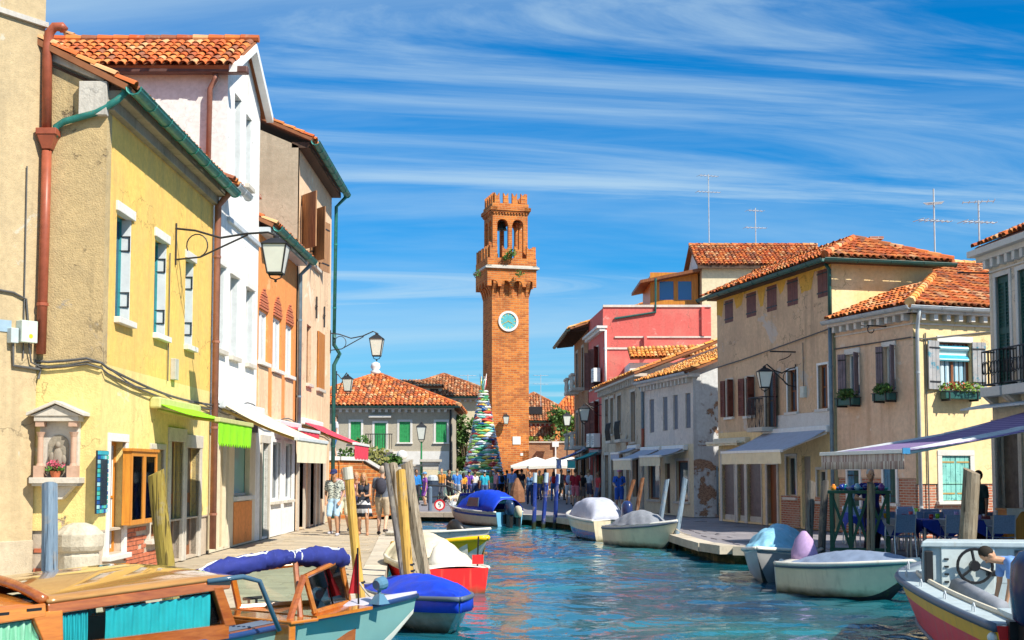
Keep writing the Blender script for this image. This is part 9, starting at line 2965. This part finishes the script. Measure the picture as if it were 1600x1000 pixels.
  for i in (0, 1):
   if legs == 'shorts':
    cap_(mb, S(hips[i]), S(hips[i].lerp(knees[i], .85)), .105 * s, .085 * s)
   elif legs == 'trousers':
    cap_(mb, S(hips[i]), S(knees[i]), .102 * s, .072 * s); cap_(mb, S(knees[i]), S(feet[i] + Vector((0, -.01, -.01))), .072 * s, .056 * s)
  remesh(mb.build(legs, cloth(bottom), t, False), .016 * s)
 for i, sg in enumerate((-1, 1)):
  mb = MB(); cap_(mb, S(feet[i] + Vector((0, -.04, -.045))), S(feet[i] + Vector((sg * .015, .155, -.052))), .046 * s, .04 * s)
  mb.build('shoe', cloth(shoes), t, False, smooth=True)
 if hat:
  mb = MB(); mb.ball(S(h_(0, -.01, .06)), (.096 * s, .108 * s, .085 * s), M=RH); mb.hexa([S(h_(*v)) for v in ((-.075, .06, .06), (.075, .06, .06), (.065, .19, .035), (-.065, .19, .035), (-.075, .06, .075), (.075, .06, .075), (.065, .19, .045), (-.065, .19, .045))]); mb.build('hat', cloth(hat), t, False, smooth=True)
 if bag:
  mb = MB(); mb.ball(S(chs + Vector((0, -.19, -.05))), (.15 * s, .10 * s, .22 * s)); o = mb.build('backpack', cloth(bag), t, False, smooth=True)
  for sg in (-1, 1):
   mb = MB(); mb.tube([S(chs + Vector((sg * .11, -.15, .12))), S(nck + Vector((sg * .11, 0, -.02))), S(chs + Vector((sg * .12, .13, 0))), S(wst + Vector((sg * .13, 0, 0)))], .018 * s, 6); mb.build('strap', cloth(bag), o, False)
 if phone:
  mb = MB(); mb.box(S((0, .36, 1.16)), (.075, .015, .15), Matrix.Rotation(.5, 3, 'X')); mb.build('phone', M_black, t, False)
 return t
def pq(x, yfoot, D=None):
 g = gnd(x, yfoot)
 return (g.x, g.y)
# left quay
K = dict(detail=True, vox=.016)
g = (-4.85, 34.6)
person('man in dark cap, patterned shirt and pale blue shorts, hands in pockets', at(522, 800, 34.6).x, 34.6, 262, 1.76, skin=0, top=(.55, .58, .50), pat=(.05, .07, .08), bottom=(.40, .58, .75), hair=(.06, .05, .04), hat=(.03, .04, .12), hands=[(-.20, .09, .92), (.20, .09, .92)], headdown=.6, stride=.25, shoes=(.45, .45, .5), **K)
person('person in mauve shirt and pale shorts half hidden behind the man in cap', at(537, 800, 35.7).x, 35.7, 268, 1.80, skin=1, top=(.52, .36, .40), bottom=(.66, .62, .45), hair=(.35, .25, .18), stride=-.5, shoes=(.1, .1, .12), **K)
dressm = stripes('dress_stripes', (.03, .035, .05), (.70, .70, .72), .24, 1, .52)
person('woman in black and white striped dress looking at her phone', at(568, 800, 34.8).x, 34.8, 272, 1.66, skin=0, top=(.03, .035, .05), hair=(.42, .24, .10), longhair=True, female=True, sleeve='none', dress=dressm, hands=[(-.07, .30, 1.10), (.07, .30, 1.10)], phone=True, headdown=.8, stride=.2, shoes=(.5, .25, .15), **K)
person('person in rose top half hidden behind the woman in striped dress', at(556, 800, 36.6).x, 36.6, 270, 1.68, skin=0, top=(.45, .25, .25), bottom=(.05, .06, .15), hair=(.45, .26, .10), female=True, stride=-.4, **K)
person('man seen from behind in grey T-shirt and beige shorts with dark bag', at(597, 800, 35.2).x, 35.2, 85, 1.84, skin=1, top=(.13, .15, .19), bottom=(.50, .40, .28), hair=(.40, .34, .28), stride=.55, bag=(.05, .05, .07), shoes=(.06, .05, .05), **K)
person('person in white and blue on the bridge under the red awning', at(524, 700, 50.5).x, 50.5, 200, 1.7, z=zat(716, 50.5), skin=1, top=(.6, .6, .65), bottom=(.05, .15, .35), vox=.022)
person('person in orange top leaning behind the bridge parapet', at(545, 700, 49.6).x, 49.6, 250, 1.68, z=.25, skin=0, top=(.60, .22, .10), bottom=(.2, .1, .08), vox=.022)
# square
V = dict(vox=.022)
def sq(label, x, yf, face, **k):
 p = pq(x, yf + (7 if x < 780 else 2))
 kk = dict(V); kk.update(k)
 return person(label, p[0], p[1], face, **kk)
sq('person in bright blue jacket beside the green lamp post', 650, 781, 300, H=1.78, skin=2, top=(.03, .20, .55), bottom=(.04, .04, .06), legs='trousers', sleeve='long')
sq('person in purple dress and blue hat right of the green lamp post', 664, 783, 200, H=1.66, top=(.30, .10, .40), bottom=(.25, .08, .35), hat=(.15, .35, .60), female=True)
sq('man dressed all in black walking on the square', 701, 780, 340, H=1.76, top=(.015, .015, .018), bottom=(.015, .015, .018), legs='trousers', stride=.7, hands=[(-.2, .25, 1.0), (.2, .3, 1.05)])
sq('man in blue T-shirt and grey shorts facing the glass tree', 714, 779, 80, H=1.80, skin=1, top=(.06, .22, .62), bottom=(.38, .42, .48), hair=(.25, .18, .1))
sq('person in red and yellow top with dark hair', 724, 777, 100, H=1.62, top=(.62, .16, .04), pat=(.65, .48, .04), bottom=(.02, .02, .03), legs='trousers', longhair=True, female=True)
sq('person in purple shirt with hand on hip', 733, 776, 70, H=1.74, top=(.18, .07, .40), bottom=(.08, .10, .30), hat=(.05, .08, .30), hands=[(-.27, .05, .8), (.2, .05, .98)])
sq('person in turquoise T-shirt behind the blue canopy boat', 757, 778, 90, H=1.74, top=(.03, .38, .52), bottom=(.1, .15, .3), hat=(.25, .45, .6))
sq('person in blue top and black shorts with black bag', 783, 778, 110, H=1.70, top=(.08, .20, .62), bottom=(.015, .015, .02), bag=(.015, .015, .02))
sq('tall man in light blue shirt and beige shorts', 800, 780, 95, H=1.86, skin=1, top=(.26, .36, .68), bottom=(.48, .40, .32), hair=(.18, .12, .08))
sq('person in dark top close behind the tall man', 792, 777, 60, H=1.74, top=(.04, .06, .15), bottom=(.03, .03, .08), legs='trousers')
sq('woman in blue sleeveless top and dark trousers walking towards the canal', 828, 788, 268, H=1.68, top=(.06, .14, .28), bottom=(.02, .04, .10), legs='trousers', sleeve='none', female=True, stride=.5)
sq('person in white top with long dark hair and red bag', 865, 780, 90, H=1.66, top=(.62, .56, .64), bottom=(.05, .15, .35), legs='trousers', longhair=True, female=True, bag=(.6, .03, .03))
sq('man with white and blue backpack and white shorts', 889, 786, 85, H=1.78, top=(.28, .04, .06), bottom=(.66, .66, .70), bag=(.35, .40, .55), hat=(.5, .6, .65))
sq('man in dark red T-shirt and pink shorts', 899, 789, 80, H=1.80, top=(.30, .015, .03), bottom=(.62, .18, .22), hair=(.10, .06, .04))
sq('person in dark clothes with black bag by the teal awning', 909, 788, 100, H=1.66, top=(.05, .05, .06), bottom=(.25, .2, .18), bag=(.02, .02, .02))
p = pq(968, 800)
person('man in bright blue shirt and shorts with pink cap on the right quay', p[0], p[1], 262, 1.78, skin=1, top=(.03, .13, .62), bottom=(.03, .10, .45), hat=(.62, .25, .42), hands=[(-.12, .26, 1.08), (.15, .28, 1.05)], bag=(.02, .04, .15), vox=.018, stride=.2)
# terrace
person('grey haired man in navy shirt standing behind the green rack', at(1361, 800, 27.0).x, 27.0, 275, 1.76, skin=0, top=(.015, .02, .14), bottom=(.03, .03, .06), legs='trousers', hair=(.42, .42, .42), hands=[(-.24, .26, 1.12), (.24, .26, 1.12)], **K)
person('waiter in dark green shirt standing half hidden behind the massive timber post', at(1530, 800, 26.4).x, 26.4, 200, 1.72, skin=2, top=(.02, .05, .05), bottom=(.03, .03, .04), legs='trousers', vox=.018)
person('man in blue shirt bending down inside the work boat', 6.02, 14.75, 178, 1.45, z=-.20, skin=0, top=(.16, .30, .62), bottom=(.03, .20, .50), legs='trousers', hair=(.03, .025, .02), lean=1.25, hands=[(-.16, .50, .52), (.16, .54, .50)], **K)
crowd = [(640, 778, 'person in white shirt left of the green lamp post', (.65, .63, .6), (.1, .12, .2)), (690, 775, 'person in orange top by the green railing', (.6, .25, .05), (.1, .1, .12)), (742, 776, 'person in white top at the foot of the glass tree', (.62, .6, .58), (.05, .08, .2)), (748, 775, 'child in red shirt at the foot of the glass tree', (.55, .05, .05), (.1, .15, .3)),
   (767, 776, 'person in green shirt behind the blue canopy', (.08, .3, .12), (.3, .28, .25)), (775, 777, 'person in pink top behind the blue canopy', (.62, .28, .32), (.05, .05, .1)), (815, 777, 'person in black top near the tower door', (.02, .02, .03), (.3, .25, .2)), (843, 779, 'person in yellow shirt between the blue poles', (.7, .5, .08), (.1, .12, .25)),
   (852, 777, 'person in navy dress under the parasols', (.03, .05, .2), (.03, .05, .2)), (877, 779, 'person in grey shirt beside the parasol pole', (.3, .3, .32), (.15, .13, .1)), (920, 786, 'person in white shirt at the teal awning', (.6, .6, .6), (.1, .1, .15)), (935, 790, 'person in red top before the old house', (.5, .06, .06), (.12, .14, .22))]
for i, (x, yf, lb, tpc, btc) in enumerate(crowd):
 sq(lb, x, yf, [90, 250, 120, 300, 60, 200][i % 6], H=1.3 if 'child' in lb else rnd(1.62, 1.82), top=tpc, bottom=btc, skin=i % 3, legs='trousers' if i % 2 else 'shorts', stride=rnd(-.4, .5), hair=[(.05, .03, .02), (.3, .2, .1), (.12, .08, .05)][i % 3], female=i % 2 == 0, longhair=i % 4 == 0)
# small dog on the square
p = pq(708, 789)
t = thing('dog', 'small yellow and white dog beside the man in blue T-shirt', 'dog', (p[0], p[1], 0), R(20))
mb = MB()
cap_(mb, (-.22, 0, .36), (.05, 0, .36), .10, .12); cap_(mb, (.05, 0, .37), (.2, 0, .38), .125, .11); cap_(mb, (.22, 0, .42), (.32, 0, .58), .075, .06); cap_(mb, (.33, 0, .62), (.38, 0, .6), .07, .055); cap_(mb, (.40, 0, .59), (.48, 0, .565), .04, .03)
for sy in (-1, 1):
 mb.ball((.31, sy * .06, .66), (.03, .02, .05))
 cap_(mb, (.2, sy * .07, .34), (.2, sy * .07, .18), .045, .032); cap_(mb, (.2, sy * .07, .18), (.22, sy * .07, .03), .03, .028)
 cap_(mb, (-.2, sy * .07, .34), (-.14, sy * .08, .2), .065, .04); cap_(mb, (-.14, sy * .08, .2), (-.26, sy * .08, .12), .036, .025); cap_(mb, (-.26, sy * .08, .12), (-.24, sy * .08, .03), .025, .027)
cap_(mb, (-.3, 0, .42), (-.42, 0, .58), .03, .018)
remesh(mb.build('body', paint('dog_fur', (.70, .62, .48), .8, .1, (.62, .34, .08), .52, kind='obj', scale=4), t, False), .016)
